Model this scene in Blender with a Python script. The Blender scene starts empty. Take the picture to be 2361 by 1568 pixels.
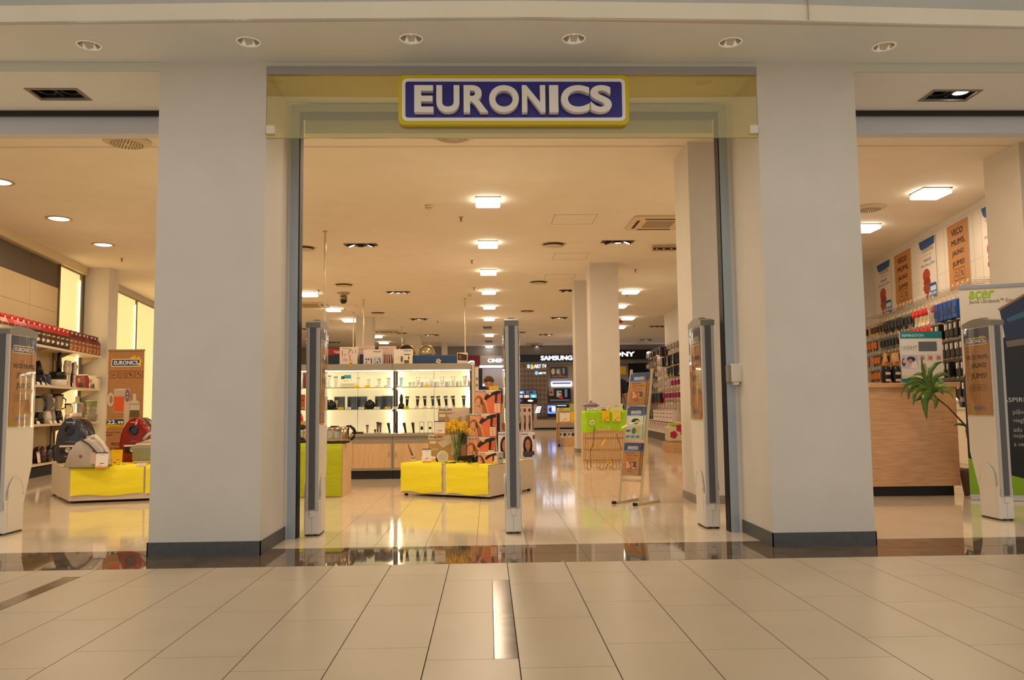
import bpy, bmesh, math, random
from mathutils import Matrix, Vector
random.seed(7)
PI = math.pi
SC = bpy.context.scene
COL = SC.collection

# ------------------------------------------------------------------ camera
CAM_H, FPX, PITCH, YAW, ROLL = 1.08, 1879.0, 0.08184, 0.03011, -0.01103
_F = Vector((math.sin(YAW)*math.cos(PITCH), math.cos(YAW)*math.cos(PITCH), math.sin(PITCH)))
_R = Vector((math.cos(YAW), -math.sin(YAW), 0))
_U = _R.cross(_F)
_R2 = _R*math.cos(ROLL) + _U*math.sin(ROLL)
_U2 = -_R*math.sin(ROLL) + _U*math.cos(ROLL)
cam_d = bpy.data.cameras.new('camera')
cam_d.sensor_width = 36.0
cam_d.lens = FPX/2361*36
cam_d.clip_end = 200
cam = bpy.data.objects.new('camera', cam_d)
COL.objects.link(cam)
_m = Matrix((_R2, _U2, -_F)).transposed().to_4x4()
_m.translation = Vector((0, 0, CAM_H))
cam.matrix_world = _m
SC.camera = cam
SC.view_settings.view_transform = 'Standard'
SC.view_settings.look = 'None'
SC.view_settings.gamma = 1
SC.view_settings.exposure = 0.0
SC.view_settings.use_curve_mapping = False
try:
    SC.cycles.use_denoising = True
    SC.cycles.max_bounces = 8
    SC.cycles.diffuse_bounces = 5
    SC.cycles.glossy_bounces = 3
    SC.cycles.sample_clamp_indirect = 4
    SC.cycles.caustics_reflective = True; SC.cycles.blur_glossy = 1.0
    SC.cycles.caustics_refractive = False
except Exception:
    pass

def at(px, py, X=None, Y=None, Z=None):
    """real-world point seen at a pixel, on a plane of the room"""
    d = _R2*(px-1180.5)/FPX - _U2*(py-784)/FPX + _F
    o = Vector((0, 0, CAM_H))
    if Z is not None: t = (Z-CAM_H)/d.z
    elif Y is not None: t = Y/d.y
    else: t = X/d.x
    return o + d*t

def srgb(h):
    h = h.lstrip('#')
    c = [int(h[i:i+2], 16)/255 for i in (0, 2, 4)]
    return [(x/12.92 if x <= .04045 else ((x+.055)/1.055)**2.4) for x in c] + [1.0]

# ------------------------------------------------------------------ light
W = bpy.data.worlds.new('world'); SC.world = W; W.use_nodes = True
bg = W.node_tree.nodes['Background']
bg.inputs[0].default_value = (1.0, 0.89, 0.745, 1)
bg.inputs[1].default_value = 0.76

def area(name, loc, size, power, color, rot=(0, 0, 0), size_y=None, spread=None):
    l = bpy.data.lights.new(name, 'AREA'); l.energy = power; l.color = color; l.size = size
    if size_y: l.shape = 'RECTANGLE'; l.size_y = size_y
    if spread: l.spread = spread
    o = bpy.data.objects.new(name, l); COL.objects.link(o); o.location = loc; o.rotation_euler = rot
    return o
def point(name, loc, r, power, color):
    l = bpy.data.lights.new(name, 'POINT'); l.energy = power; l.color = color; l.shadow_soft_size = r
    o = bpy.data.objects.new(name, l); COL.objects.link(o); o.location = loc
    return o
WARM = (1.0, 0.77, 0.53); LP = .345
# mall atrium light falling from high in front of the shop, and the mall lights behind the camera
area('mall_ceiling_light', (0.5, 2.2, 7.5), 8, 50, (1.0, 0.88, 0.74), rot=(math.radians(8), 0, 0), size_y=2)
# light of the shop ceiling lamps, hung at the fixtures, plus added front fill lights
for (lx, ly, lp) in [(0.02, 11.5, 95), (0.02, 14.6, 100), (0.03, 17.7, 100), (0.04, 20.8, 100), (0.06, 25.5, 130), (0.07, 33.4, 150),
                     (-4.57, 20.9, 120), (-4.57, 27, 150), (3.8, 22.0, 100), (4.6, 28.0, 120), (-4.4, 34, 130),
                     (6.23, 11.06, 80), (6.37, 13.33, 70), (-6.38, 12.55, 60), (-6.6, 14.57, 50), (-4.6, 9.4, 60),
                     (-2.28, 14.2, 70), (2.4, 14.2, 70), (-.6, 9.0, 80), (-5.2, 7.95, 90), (-2.6, 8.2, 60), (-.4, 7.85, 80), (4.6, 8.1, 110)]:
    area('lamp_and_fill_light', (lx, ly, 3.93), 0.4, lp*LP, WARM)
for (lx, ly, lp) in [(0.02, 10.2, 20), (-3.4, 10.5, 20), (3.4, 11, 20), (0.02, 16.5, 32), (-4.57, 17, 32), (3.9, 19, 26), (0, 27, 45), (-5, 30, 45), (5.6, 12.4, 14), (-6.2, 13, 14), (4, 34, 40)]:
    point('ceiling_fill', (lx, ly, 3.0), 0.9, lp*LP*1.3, WARM)  # added point fills without fixtures, lifting the ceiling brightness
area('far_wall_light', (2.5, 36.0, 3.9), 8, 35, (0.95, 0.92, 0.95), size_y=3)

# ------------------------------------------------------------------ materials
_MC = {}
def M(hexc, rough=.55, metal=0.0, spec=.5, emit=0.0, alpha=1.0, trans=0.0, ior=1.45, name=None):
    key = (hexc, rough, metal, spec, emit, alpha, trans, ior)
    if key in _MC: return _MC[key]
    m = bpy.data.materials.new(name or ('mat_'+hexc.lstrip('#')))
    m.use_nodes = True
    b = m.node_tree.nodes['Principled BSDF']
    c = srgb(hexc)
    b.inputs['Base Color'].default_value = c
    b.inputs['Roughness'].default_value = rough
    b.inputs['Metallic'].default_value = metal
    b.inputs['Specular IOR Level'].default_value = spec
    b.inputs['IOR'].default_value = ior
    if emit:
        b.inputs['Emission Color'].default_value = c
        b.inputs['Emission Strength'].default_value = emit
    if alpha < 1:
        b.inputs['Alpha'].default_value = alpha
    if trans:
        b.inputs['Transmission Weight'].default_value = trans
    _MC[key] = m
    return m

def noisy(name, c1, c2, scale=8, rough=(.4, .5), stretch=(1, 1, 1), detail=4, bump=0.0, metal=0, spec=.5, coord='Object', thr=(0.3, 0.7)):
    m = bpy.data.materials.new(name); m.use_nodes = True
    nt = m.node_tree; b = nt.nodes['Principled BSDF']
    tc = nt.nodes.new('ShaderNodeTexCoord'); mp = nt.nodes.new('ShaderNodeMapping')
    mp.inputs['Scale'].default_value = stretch
    nz = nt.nodes.new('ShaderNodeTexNoise'); nz.inputs['Scale'].default_value = scale; nz.inputs['Detail'].default_value = detail
    cr = nt.nodes.new('ShaderNodeValToRGB')
    cr.color_ramp.elements[0].color = srgb(c1); cr.color_ramp.elements[1].color = srgb(c2)
    cr.color_ramp.elements[0].position = thr[0]; cr.color_ramp.elements[1].position = thr[1]
    mr = nt.nodes.new('ShaderNodeMapRange'); mr.inputs['To Min'].default_value = rough[0]; mr.inputs['To Max'].default_value = rough[1]
    L = nt.links.new
    L(tc.outputs[coord], mp.inputs['Vector']); L(mp.outputs[0], nz.inputs['Vector'])
    L(nz.outputs['Fac'], cr.inputs['Fac']); L(cr.outputs[0], b.inputs['Base Color'])
    L(nz.outputs['Fac'], mr.inputs['Value']); L(mr.outputs[0], b.inputs['Roughness'])
    b.inputs['Metallic'].default_value = metal; b.inputs['Specular IOR Level'].default_value = spec
    if bump:
        bp = nt.nodes.new('ShaderNodeBump'); bp.inputs['Strength'].default_value = bump; bp.inputs['Distance'].default_value = .01
        L(nz.outputs['Fac'], bp.inputs['Height']); L(bp.outputs[0], b.inputs['Normal'])
    return m

def glassy(name, tint, mixf=.12, rough=.02, vis=0.0):
    """thin clear sheet: transparent tint + mirror-like gloss"""
    m = bpy.data.materials.new(name); m.use_nodes = True
    nt = m.node_tree; nt.nodes.clear(); L = nt.links.new
    out = nt.nodes.new('ShaderNodeOutputMaterial')
    tr = nt.nodes.new('ShaderNodeBsdfTransparent'); tr.inputs[0].default_value = srgb(tint)
    gl = nt.nodes.new('ShaderNodeBsdfGlossy'); gl.inputs['Roughness'].default_value = rough
    fr = nt.nodes.new('ShaderNodeFresnel'); fr.inputs['IOR'].default_value = 1.45
    mx = nt.nodes.new('ShaderNodeMixShader')
    ad = nt.nodes.new('ShaderNodeMath'); ad.operation = 'MULTIPLY_ADD'; ad.inputs[1].default_value = 1.0; ad.inputs[2].default_value = mixf*.3
    ge = nt.nodes.new('ShaderNodeNewGeometry'); io = nt.nodes.new('ShaderNodeMath'); io.operation = 'MULTIPLY_ADD'; io.inputs[1].default_value = 1/1.45-1.45; io.inputs[2].default_value = 1.45
    L(ge.outputs['Backfacing'], io.inputs[0]); L(io.outputs[0], fr.inputs['IOR'])
    L(fr.outputs[0], ad.inputs[0]); L(ad.outputs[0], mx.inputs[0]); L(tr.outputs[0], mx.inputs[1]); L(gl.outputs[0], mx.inputs[2])
    if vis:
        df = nt.nodes.new('ShaderNodeBsdfDiffuse'); df.inputs[0].default_value = srgb(tint)
        m2 = nt.nodes.new('ShaderNodeMixShader'); m2.inputs[0].default_value = vis
        L(mx.outputs[0], m2.inputs[1]); L(df.outputs[0], m2.inputs[2]); L(m2.outputs[0], out.inputs[0])
    else: L(mx.outputs[0], out.inputs[0])
    return m

WHITE = M('#E6E0D4', .5); CREAM = M('#D8CBB2', .55)
PAINT = noisy('wall_paint', '#CFCAC2', '#D4CFC8', 3, (.6, .7)); PAINT2 = noisy('ceiling_paint', '#E2D9C8', '#E7DFCF', 2, (.7, .8))
SOFFIT = noisy('soffit_paint', '#DEE3E6', '#E2E7EA', 2, (.65, .75))
ALU = M('#9FA3A8', .42, .6); ALU2 = M('#B9BABC', .3, .85); CHROME = M('#D8D8D8', .12, 1.0)
DGREY = M('#4A4E54', .5); MGREY = M('#6E6F70', .5); BLACK = M('#0B0B0D', .35); MBLACK = M('#15161A', .6)
LGREY = M('#A9A9A6', .5)
GLASS = glassy('clear_glass', '#F2FAF4'); GLASSEDGE = M('#5C8A6C', .2); ACRYL = glassy('clear_acrylic', '#F6F6F2', .3, .05)
def wood(name, a, b, vertical=False):
    return noisy(name, a, b, 3.0, (.35, .5), (1.5, 1.5, 14) if not vertical else (14, 14, 1.2), 5, 0, 0, .4)
BEECH = wood('beech_wood', '#C79A69', '#DDB585'); BEECHV = wood('beech_vertical', '#D5AE80', '#E3C297', True)
KRAFT = noisy('kraft_paper', '#B07A45', '#BE8850', 30, (.6, .7))
YCLOTH = noisy('yellow_crepe', '#FAE822', '#FEEF38', 5, (.75, .85), (1, 1, 6), 3, .35)
GCLOTH = noisy('green_crepe', '#A9B00C', '#BCC018', 5, (.75, .85), (1, 1, 6), 3, .35)
CARDY = M('#F0C010', .55); CARDW = M('#EFE6DA', .5); NAVY = M('#25356E', .45); BLUE = M('#2A5FA8', .45)
SKIN = M('#B97E5C', .5); LETW = M('#F4F2F0', .45); ORANGE = M('#E58A20', .5); RED = M('#B5241C', .4)
DARKB = M('#2A1E14', .7)

# ------------------------------------------------------------------ mesh builder
_TC = {}
def glyphs(s, off=0.0, ext=0.0, shear=0.0, sp=1.0):
    key = (s, off, ext, shear, sp)
    if key not in _TC:
        cu = bpy.data.curves.new('t', 'FONT'); cu.body = s; cu.size = 1; cu.offset = off; cu.extrude = ext; cu.shear = shear
        cu.resolution_u = 3 if ext == 0 else 8; cu.space_character = sp
        ob = bpy.data.objects.new('t', cu); COL.objects.link(ob)
        bpy.context.view_layer.update()
        me = ob.to_mesh()
        vs = [v.co.copy() for v in me.vertices]; fs = [tuple(p.vertices) for p in me.polygons]
        ob.to_mesh_clear(); bpy.data.objects.remove(ob); bpy.data.curves.remove(cu)
        if not vs: vs = [Vector((0, 0, 0))]
        xs = [v.x for v in vs]; ys = [v.y for v in vs]
        _TC[key] = (vs, fs, min(xs), max(xs), min(ys), max(ys))
    return _TC[key]

class MB:
    def __init__(s):
        s.v = []; s.f = []; s.m = []; s.sm = []; s.mats = []; s.T = Matrix.Identity(4)
    def mi(s, m):
        if m not in s.mats: s.mats.append(m)
        return s.mats.index(m)
    def add(s, vs, fs, m, smooth=False):
        b = len(s.v); T = s.T; flip = T.determinant() < 0
        s.v += [T @ Vector(v) for v in vs]
        k = s.mi(m)
        for f in fs:
            s.f.append(tuple(b+i for i in (reversed(f) if flip else f))); s.m.append(k); s.sm.append(smooth)
        return s
    def box(s, x0, x1, y0, y1, z0, z1, m):
        if x0 > x1: x0, x1 = x1, x0
        if y0 > y1: y0, y1 = y1, y0
        if z0 > z1: z0, z1 = z1, z0
        vs = [(x, y, z) for z in (z0, z1) for y in (y0, y1) for x in (x0, x1)]
        return s.add(vs, [(0, 2, 3, 1), (4, 5, 7, 6), (0, 1, 5, 4), (2, 6, 7, 3), (0, 4, 6, 2), (1, 3, 7, 5)], m)
    def bbox(s, x0, x1, y0, y1, z0, z1, m, r=.01, seg=2):
        bm = bmesh.new(); bmesh.ops.create_cube(bm, size=1)
        for v in bm.verts: v.co = Vector(((x0+x1)/2+v.co.x*(x1-x0), (y0+y1)/2+v.co.y*(y1-y0), (z0+z1)/2+v.co.z*(z1-z0)))
        bmesh.ops.bevel(bm, geom=bm.edges[:], offset=min(r, .49*min(abs(x1-x0), abs(y1-y0), abs(z1-z0))), segments=seg, profile=.5, affect='EDGES')
        bm.verts.index_update()
        s.add([v.co.copy() for v in bm.verts], [tuple(v.index for v in f.verts) for f in bm.faces], m, False); bm.free(); return s
    def quad(s, a, b, c, d, m): return s.add([a, b, c, d], [(0, 1, 2, 3)], m)
    def poly(s, pts, m): return s.add(pts, [tuple(range(len(pts)))], m)
    def prism(s, pts, a, b, m, axis='y', smooth=False):
        """2-D outline extruded a..b; axis y: pts are (x,z); x: (y,z); z: (x,y)"""
        f = {'y': lambda p, t: (p[0], t, p[1]), 'x': lambda p, t: (t, p[0], p[1]), 'z': lambda p, t: (p[0], p[1], t)}[axis]
        n = len(pts); vs = [f(p, a) for p in pts]+[f(p, b) for p in pts]
        s.add(vs, [tuple(range(n)), tuple(range(2*n-1, n-1, -1))], m)
        return s.add(vs, [(i, i+n, (i+1) % n+n, (i+1) % n) for i in range(n)], m, smooth)
    def lathe(s, prof, m, n=20, c=(0, 0, 0), smooth=True, sx=1, sy=1, cap=True):
        vs = []; fs = []
        for (r, z) in prof:
            for i in range(n):
                a = 2*PI*i/n; vs.append((c[0]+r*sx*math.cos(a), c[1]+r*sy*math.sin(a), c[2]+z))
        for k in range(len(prof)-1):
            for i in range(n):
                j = (i+1) % n; fs.append((k*n+i, k*n+j, (k+1)*n+j, (k+1)*n+i))
        if cap and prof[0][0] > 1e-5: fs.append(tuple(reversed(range(n))))
        if cap and prof[-1][0] > 1e-5: fs.append(tuple((len(prof)-1)*n+i for i in range(n)))
        return s.add(vs, fs, m, smooth)
    def cyl(s, c, r, z0, z1, m, n=16): return s.lathe([(r, z0), (r, z1)], m, n, c, False)
    def loft(s, rings, m, smooth=True, cap=True):
        n = len(rings[0]); vs = [p for r in rings for p in r]; fs = []
        for k in range(len(rings)-1):
            for i in range(n):
                j = (i+1) % n; fs.append((k*n+i, k*n+j, (k+1)*n+j, (k+1)*n+i))
        if cap: fs += [tuple(reversed(range(n))), tuple((len(rings)-1)*n+i for i in range(n))]
        return s.add(vs, fs, m, smooth)
    def tube(s, pts, r, m, n=8, smooth=True):
        pts = [Vector(p) for p in pts]; rs = r if isinstance(r, (list, tuple)) else [r]*len(pts); rings = []
        up = Vector((0, 0, 1))
        for i, p in enumerate(pts):
            t = (pts[min(i+1, len(pts)-1)]-pts[max(i-1, 0)]).normalized()
            u = up if abs(t.dot(up)) < .95 else Vector((1, 0, 0))
            a = t.cross(u).normalized(); b = a.cross(t).normalized()
            rings.append([p+(a*math.cos(2*PI*k/n)+b*math.sin(2*PI*k/n))*rs[i] for k in range(n)])
        return s.loft(rings, m, smooth)
    def ball(s, c, r, m, n=12, sc=(1, 1, 1)):
        k = max(4, n//2)
        prof = [(math.sin(PI*i/k), -math.cos(PI*i/k)) for i in range(k+1)]; prof[0] = (1e-6, -1); prof[-1] = (1e-6, 1)
        T = s.T; s.T = T @ Matrix.Translation(c) @ Matrix.Diagonal((r*sc[0], r*sc[1], r*sc[2], 1))
        s.lathe(prof, m, n); s.T = T; return s
    # flat printing on a plane: local frame u right, v up, at depth y=d (towards -y is outside)
    def fpoly(s, pts, d, m): return s.add([(p[0], -d, p[1]) for p in pts], [tuple(range(len(pts)))], m)
    def frect(s, x0, x1, z0, z1, d, m): return s.fpoly([(x0, z0), (x1, z0), (x1, z1), (x0, z1)], d, m)
    def frr(s, x0, x1, z0, z1, r, d, m): return s.fpoly(rrect(x0, x1, z0, z1, r), d, m)
    def fell(s, cx, cz, rx, rz, d, m, n=20, a=0): 
        return s.fpoly([(cx+rx*math.cos(2*PI*i/n)*math.cos(a)-rz*math.sin(2*PI*i/n)*math.sin(a), cz+rx*math.cos(2*PI*i/n)*math.sin(a)+rz*math.sin(2*PI*i/n)*math.cos(a)) for i in range(n)], d, m)
    def frame(s, x0, x1, z0, z1, w, d, m):
        s.frect(x0, x1, z0, z0+w, d, m); s.frect(x0, x1, z1-w, z1, d, m); s.frect(x0, x0+w, z0+w, z1-w, d, m); s.frect(x1-w, x1, z0+w, z1-w, d, m); return s
    def star(s, cx, cz, r, d, m, rot=0):
        return s.fpoly([(cx+(r if i % 2 == 0 else r*.42)*math.sin(PI*i/5+rot), cz+(r if i % 2 == 0 else r*.42)*math.cos(PI*i/5+rot)) for i in range(10)], d, m)
    def text(s, t, x0, x1, z0, z1, d, m, bold=.012, ext=0, shear=0, fit=True, sp=1.0, align='c'):
        """lettering filling the box x0..x1, z0..z1 (fit=False keeps the letters' own width)"""
        sw = bold if 'M' in t.upper() or 'W' in t.upper() else 0   # wide letters are emboldened by overprinting
        vs, fs, a, b, c, e = glyphs(t, 0 if sw else bold, 0, shear, sp)
        kz = (z1-z0)/max(e-c, 1e-4); kx = (x1-x0)/max(b-a, 1e-4)
        if not fit: kx = min(kz, kx)
        ox = x0 if align == 'l' else (x0+x1)/2-kx*(b-a)/2
        f = lambda v, dd: (ox+(v.x-a)*kx, -dd, z0+(v.y-c)*kz)
        if sw:
            for i, (du, dv) in enumerate(((-sw, 0), (sw, 0), (0, sw*.7), (0, -sw*.7))): s.add([f(Vector((v.x+du, v.y+dv, 0)), d+i*.00005) for v in vs], fs, m)
        else: s.add([f(v, d) for v in vs], fs, m)
        return s
    def build(s, name, parent=None, loc=None, auto=True):
        me = bpy.data.meshes.new(name)
        me.from_pydata([tuple(v) for v in s.v], [], s.f)
        for m in s.mats: me.materials.append(m)
        me.polygons.foreach_set('material_index', s.m)
        me.polygons.foreach_set('use_smooth', s.sm)
        me.update()
        o = bpy.data.objects.new(name, me); COL.objects.link(o)
        if parent: o.parent = parent
        if loc is not None: o.location = loc
        return o

def rrect(x0, x1, z0, z1, r, n=4):
    p = []
    for (cx, cz, a0) in ((x1-r, z0+r, -PI/2), (x1-r, z1-r, 0), (x0+r, z1-r, PI/2), (x0+r, z0+r, PI)):
        for i in range(n+1):
            a = a0+PI/2*i/n; p.append((cx+r*math.cos(a), cz+r*math.sin(a)))
    return p
def ring(cx, cy, z, rx, ry, n=16, pw=1.0):
    out = []
    for i in range(n):
        a = 2*PI*i/n; c, q = math.cos(a), math.sin(a)
        out.append((cx+rx*math.copysign(abs(c)**pw, c), cy+ry*math.copysign(abs(q)**pw, q), z))
    return out

def thing(name, label, cat, loc=(0, 0, 0), rz=0.0, group=None, kind=None):
    o = bpy.data.objects.new(name, None); COL.objects.link(o); o.empty_display_size = .1
    o.location = loc; o.rotation_euler = (0, 0, rz)
    return tag(o, label, cat, group, kind)
def tag(o, label=None, cat=None, group=None, kind=None):
    if label: o['label'] = label
    if cat: o['category'] = cat
    if group: o['group'] = group
    if kind: o['kind'] = kind
    return o
def struct(o, label=None):
    o['kind'] = 'structure'
    if label: o['label'] = label
    return o
def dup(o, loc=None, rz=None, label=None, group=None, parent=None):
    c = o.copy(); COL.objects.link(c)
    if parent: c.parent = parent
    for ch in [x for x in KIDS.get(o.name, o.children)]:
        dup(ch, parent=c)
    if loc is not None: c.location = loc
    if rz is not None: c.rotation_euler = (0, 0, rz)
    if label: c['label'] = label
    if group: c['group'] = group
    return c
KIDS = {}

# ------------------------------------------------------------------ the setting
SOF, CEIL = 3.785, 4.04
TW = .40045; TX0 = -3.080
def tiles_mat(name, c1, c2, rough, bumpy=0.02, spec=.5):
    return noisy(name, c1, c2, 2.2, rough, (1, 1, 1), 4, 0, 0, spec)
TILE_MALL = tiles_mat('mall_tile', '#B3A288', '#BAA990', (.34, .38), spec=.4)
TILE_SHOP = tiles_mat('shop_tile', '#DCCAB0', '#E2D1B9', (.06, .09), spec=.6)
GROUT = M('#4A3B28', .8); GROUT2 = M('#8C7756', .7)
MARBLE = noisy('dark_marble', '#5C4B3C', '#76634F', 6, (.02, .04), (1, 1, 1), 8, 0, 0, .8); INLAY = noisy('brown_inlay', '#6A563F', '#7C674E', 8, (.12, .2), (1, 1, 1), 8, 0, 0, .4)
fl = MB()
fl.quad((-9, -9, -.012), (9, -9, -.012), (9, 5.769, -.012), (-9, 5.769, -.012), GROUT)
offs = {0: 5.54, 1: 5.39, 2: 5.21, 3: 5.44, 4: 5.32, 5: 5.11, 6: 5.40, 7: 5.21, 8: 5.08, 9: 5.40, 10: 5.28, 11: 5.13}
pat = [5.42, 5.27, 5.12]
for n in range(-14, 30):
    xa, xb = TX0+n*TW, TX0+(n+1)*TW
    y = offs.get(n, pat[n % 3]); top = 5.769; cuts = [top]
    while y > -9: cuts.append(y); y -= .802
    for a, b in zip(cuts[1:], cuts[:-1]):
        xr = xb-.003
        if n == 7 and b < 5.3 and a > 3.4:
            fl.box(xb-.105, xb-.003, a+.0012, b-.0012, -.02, 0, INLAY); xr = xb-.108
        if n == 0 and b < 5.6 and a > 3.0:
            fl.box(xb-.105, xb-.003, a+.0012, b-.0012, -.02, 0, INLAY); xr = xb-.108
        fl.box(xa+.002, xr, a+.0018, b-.0018, -.02, 0, TILE_MALL)
fl.quad((-10, 5.769, -.012), (10, 5.769, -.012), (10, 6.5, -.012), (-10, 6.5, -.012), M('#6B5B46', .6))
for k in range(-24, 24):
    fl.box(-.10+.4*k+.001, -.10+.4*k+.399, 5.772, 6.117, -.02, 0, MARBLE)
    fl.box(-.10+.4*k+.001, -.10+.4*k+.399, 6.123, 6.498, -.02, 0, MARBLE)
fl.quad((-14, 6.5, -.012), (14, 6.5, -.012), (14, 43, -.012), (-14, 43, -.012), M('#A08458', .6))
fl.quad((-14, 6.5, -.0118), (10, 6.5, -.0118), (10, 16, -.0118), (-14, 16, -.0118), GROUT2)
for k in range(-35, 35):
    xa = -.10+.4*k; y = 6.68-.6
    while y < 42.5:
        a = max(y+.0008, 6.5)
        fl.box(xa+.0016, xa+.3984, a, y+.5992, -.02, 0, TILE_SHOP); y += .6
struct(fl.build('floor'))

# facade soffit, fascia, pillars
edge = [(-9, 5.85), (-7, 5.78), (-5, 5.68), (-3.38, 5.59), (-1.6, 5.53), (.19, 5.49), (2.01, 5.52), (3.92, 5.61), (5.5, 5.70), (7.5, 5.8), (9, 5.88)]
def edge_y(x):
    for (a, ya), (b, yb) in zip(edge[:-1], edge[1:]):
        if a <= x <= b: return ya+(yb-ya)*(x-a)/(b-a)
    return 5.85
DOWN = [at(px, py, Z=3.785) for px, py in ((205, 104), (573, 96), (948, 89), (1323, 89), (1684, 97), (2038, 107))]
def holed(mb, x0, x1, fy0, y1, z, th, m, cells):
    """ceiling slab with square openings for the recessed lamps; cells = (cx, cy, half x, half y)"""
    xs = sorted({x0, x1} | {e[0] for e in edge if x0 < e[0] < x1} | {q for cc in cells for q in (cc[0]-cc[2], cc[0]+cc[2])})
    for a, b in zip(xs[:-1], xs[1:]):
        mid = (a+b)/2; hit = [cc for cc in cells if cc[0]-cc[2] <= mid <= cc[0]+cc[2]]
        spans = [(None, hit[0][1]-hit[0][3]), (hit[0][1]+hit[0][3], y1)] if hit else [(None, y1)]
        for (p, q) in spans:
            ya, yb = (fy0(a), fy0(b)) if p is None else (p, p)
            mb.prism([(a, ya), (b, yb), (b, q), (a, q)], z, z+th, m, 'z')
c = MB()
holed(c, -9, 9, edge_y, 7.6, SOF, .012, SOFFIT, [(d.x, d.y, .08, .08) for d in DOWN])
c.prism(edge+[(9, 7.6), (-9, 7.6)], SOF+.13, SOF+.5, SOFFIT, 'z')
struct(c.build('ceiling'))
c = MB()
c.prism(edge+[(9, 5.9), (4, 5.63), (.19, 5.51), (-4, 5.63), (-9, 5.9)], SOF-.0005, 6.8, noisy('fascia_paint', '#CBC2AE', '#D0C8B5', 2, (.6, .7)), 'z')
for xx in (2.3,): c.box(xx, xx+.004, 5.519, 5.53, SOF+.02, 6.8, M('#A99C84', .6))
struct(c.build('trim_1'))
PLX = [(-2.529, -1.707), (2.155, 2.94)]
for i, (a, b) in enumerate(PLX):
    c = MB(); c.box(a, b, 6.226, 6.96, 0, SOF, PAINT)
    nm = ('left', 'right')[i]
    struct(c.build('wall_'+nm+'_pillar'))
    t = MB()
    BB = noisy('skirting_'+nm, '#45474B', '#4F5256', 20, (.4, .5))
    t.box(a-.008, b+.008, 6.218, 6.225, 0, .105, BB); t.box(b, b+.008, 6.218, 6.96, 0, .105, BB); t.box(a-.008, a, 6.218, 6.96, 0, .105, BB)
    struct(t.build('baseboard_'+nm))
# bays beside: white drop strip and lower soffit
SO2 = 3.717
GIM = [at(135, 217, Z=SO2), at(2190, 220, Z=SO2)]
for i, (a, b) in enumerate(((-9, -2.529), (2.94, 9), (-1.707, 2.155))):
    c = MB(); z0 = SO2 if i < 2 else 3.752
    c.box(a, b, 6.226, 6.25, z0, SOF-.001, M('#CDCFC4', .6))
    if i < 2: holed(c, a, b, lambda x: 6.25, 7.1, SO2, .012, SOFFIT, [(GIM[i].x, GIM[i].y, .20, .115)])
    else: c.box(a, b, 6.25, 6.97, 3.74, 3.77, SOFFIT)
    struct(c.build('ceiling_panel' if i == 2 else 'ceiling_bay'))
# shutter slots and grey lintel bands
SLOT = M('#1B1A1B', .5); BAND = M('#CCD0DC', .6)
for i, (a, b) in enumerate(((-9, -2.529), (2.94, 9), (-1.61, 2.05))):
    c = MB(); c.box(a, b, 7.08, 7.1, 3.67, 3.73, SLOT); c.box(a, b, 7.1, 7.13, 3.69, 3.72, SLOT); struct(c.build('trim_2'))
    c = MB(); c.box(a, b, 7.13, 7.26, 3.525, 3.70, BAND); c.box(a, b, 7.13, 7.6, 3.70, 4.2, PAINT2); struct(c.build('trim_3'))
# aluminium door frame
c = MB()
FR = noisy('anodised_frame', '#A2B0C0', '#AEBCCB', 10, (.4, .55), (1, 1, .3), metal=.3)
c.box(-1.690, -1.620, 6.96, 7.05, 0, 3.73, FR); c.box(-1.620, -1.611, 6.975, 7.09, 0, 3.73, MBLACK)
c.box(2.055, 2.125, 6.96, 7.05, 0, 3.73, FR); c.box(2.046, 2.055, 6.975, 7.09, 0, 3.73, MBLACK)
c.box(-1.62, 2.055, 6.96, 7.05, 3.665, 3.73, FR); c.box(-1.61, 2.046, 6.975, 7.09, 3.635, 3.665, MBLACK)
c.box(-1.707, -1.69, 6.96, 7.06, 0, 3.73, PAINT); c.box(2.125, 2.155, 6.96, 7.06, 0, 3.73, PAINT)
struct(c.build('door_1'), 'grey aluminium frame around the wide shop entrance')
# shop ceiling
c = MB()
c.box(-14, 14, 7.6, 43, CEIL, CEIL+.2, PAINT2); c.box(-14, 14, 7.26, 7.6, CEIL, CEIL+.2, PAINT2)
c.box(-9, 9, 9.06, 9.10, CEIL-.006, CEIL, CREAM)
struct(c.build('ceiling_shop'))
# left wall: slanted line, back-lit and plain panels
LW0, LW1 = Vector((-7.82, 13.14, 0)), Vector((-8.36, 16.93, 0))
def along(p, q, t): return p+(q-p)*t
def wallquad(mb, p, q, z0, z1, m, th=.12, side=1):
    d = (q-p).normalized(); n = Vector((-d.y, d.x, 0))*side*th
    a, b = Vector((p.x, p.y, 0)), Vector((q.x, q.y, 0))
    vs = [a, b, b+n, a+n]; vs = [(v.x, v.y, z0) for v in vs]+[(v.x, v.y, z1) for v in vs]
    mb.add(vs, [(0, 3, 2, 1), (4, 5, 6, 7), (0, 1, 5, 4), (1, 2, 6, 5), (2, 3, 7, 6), (3, 0, 4, 7)], m)
c = MB()
wallquad(c, along(LW0, LW1, -1.75), along(LW0, LW1, 7.4), 0, CEIL, PAINT, .15, 1)
struct(c.build('wall_left'))
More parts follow.
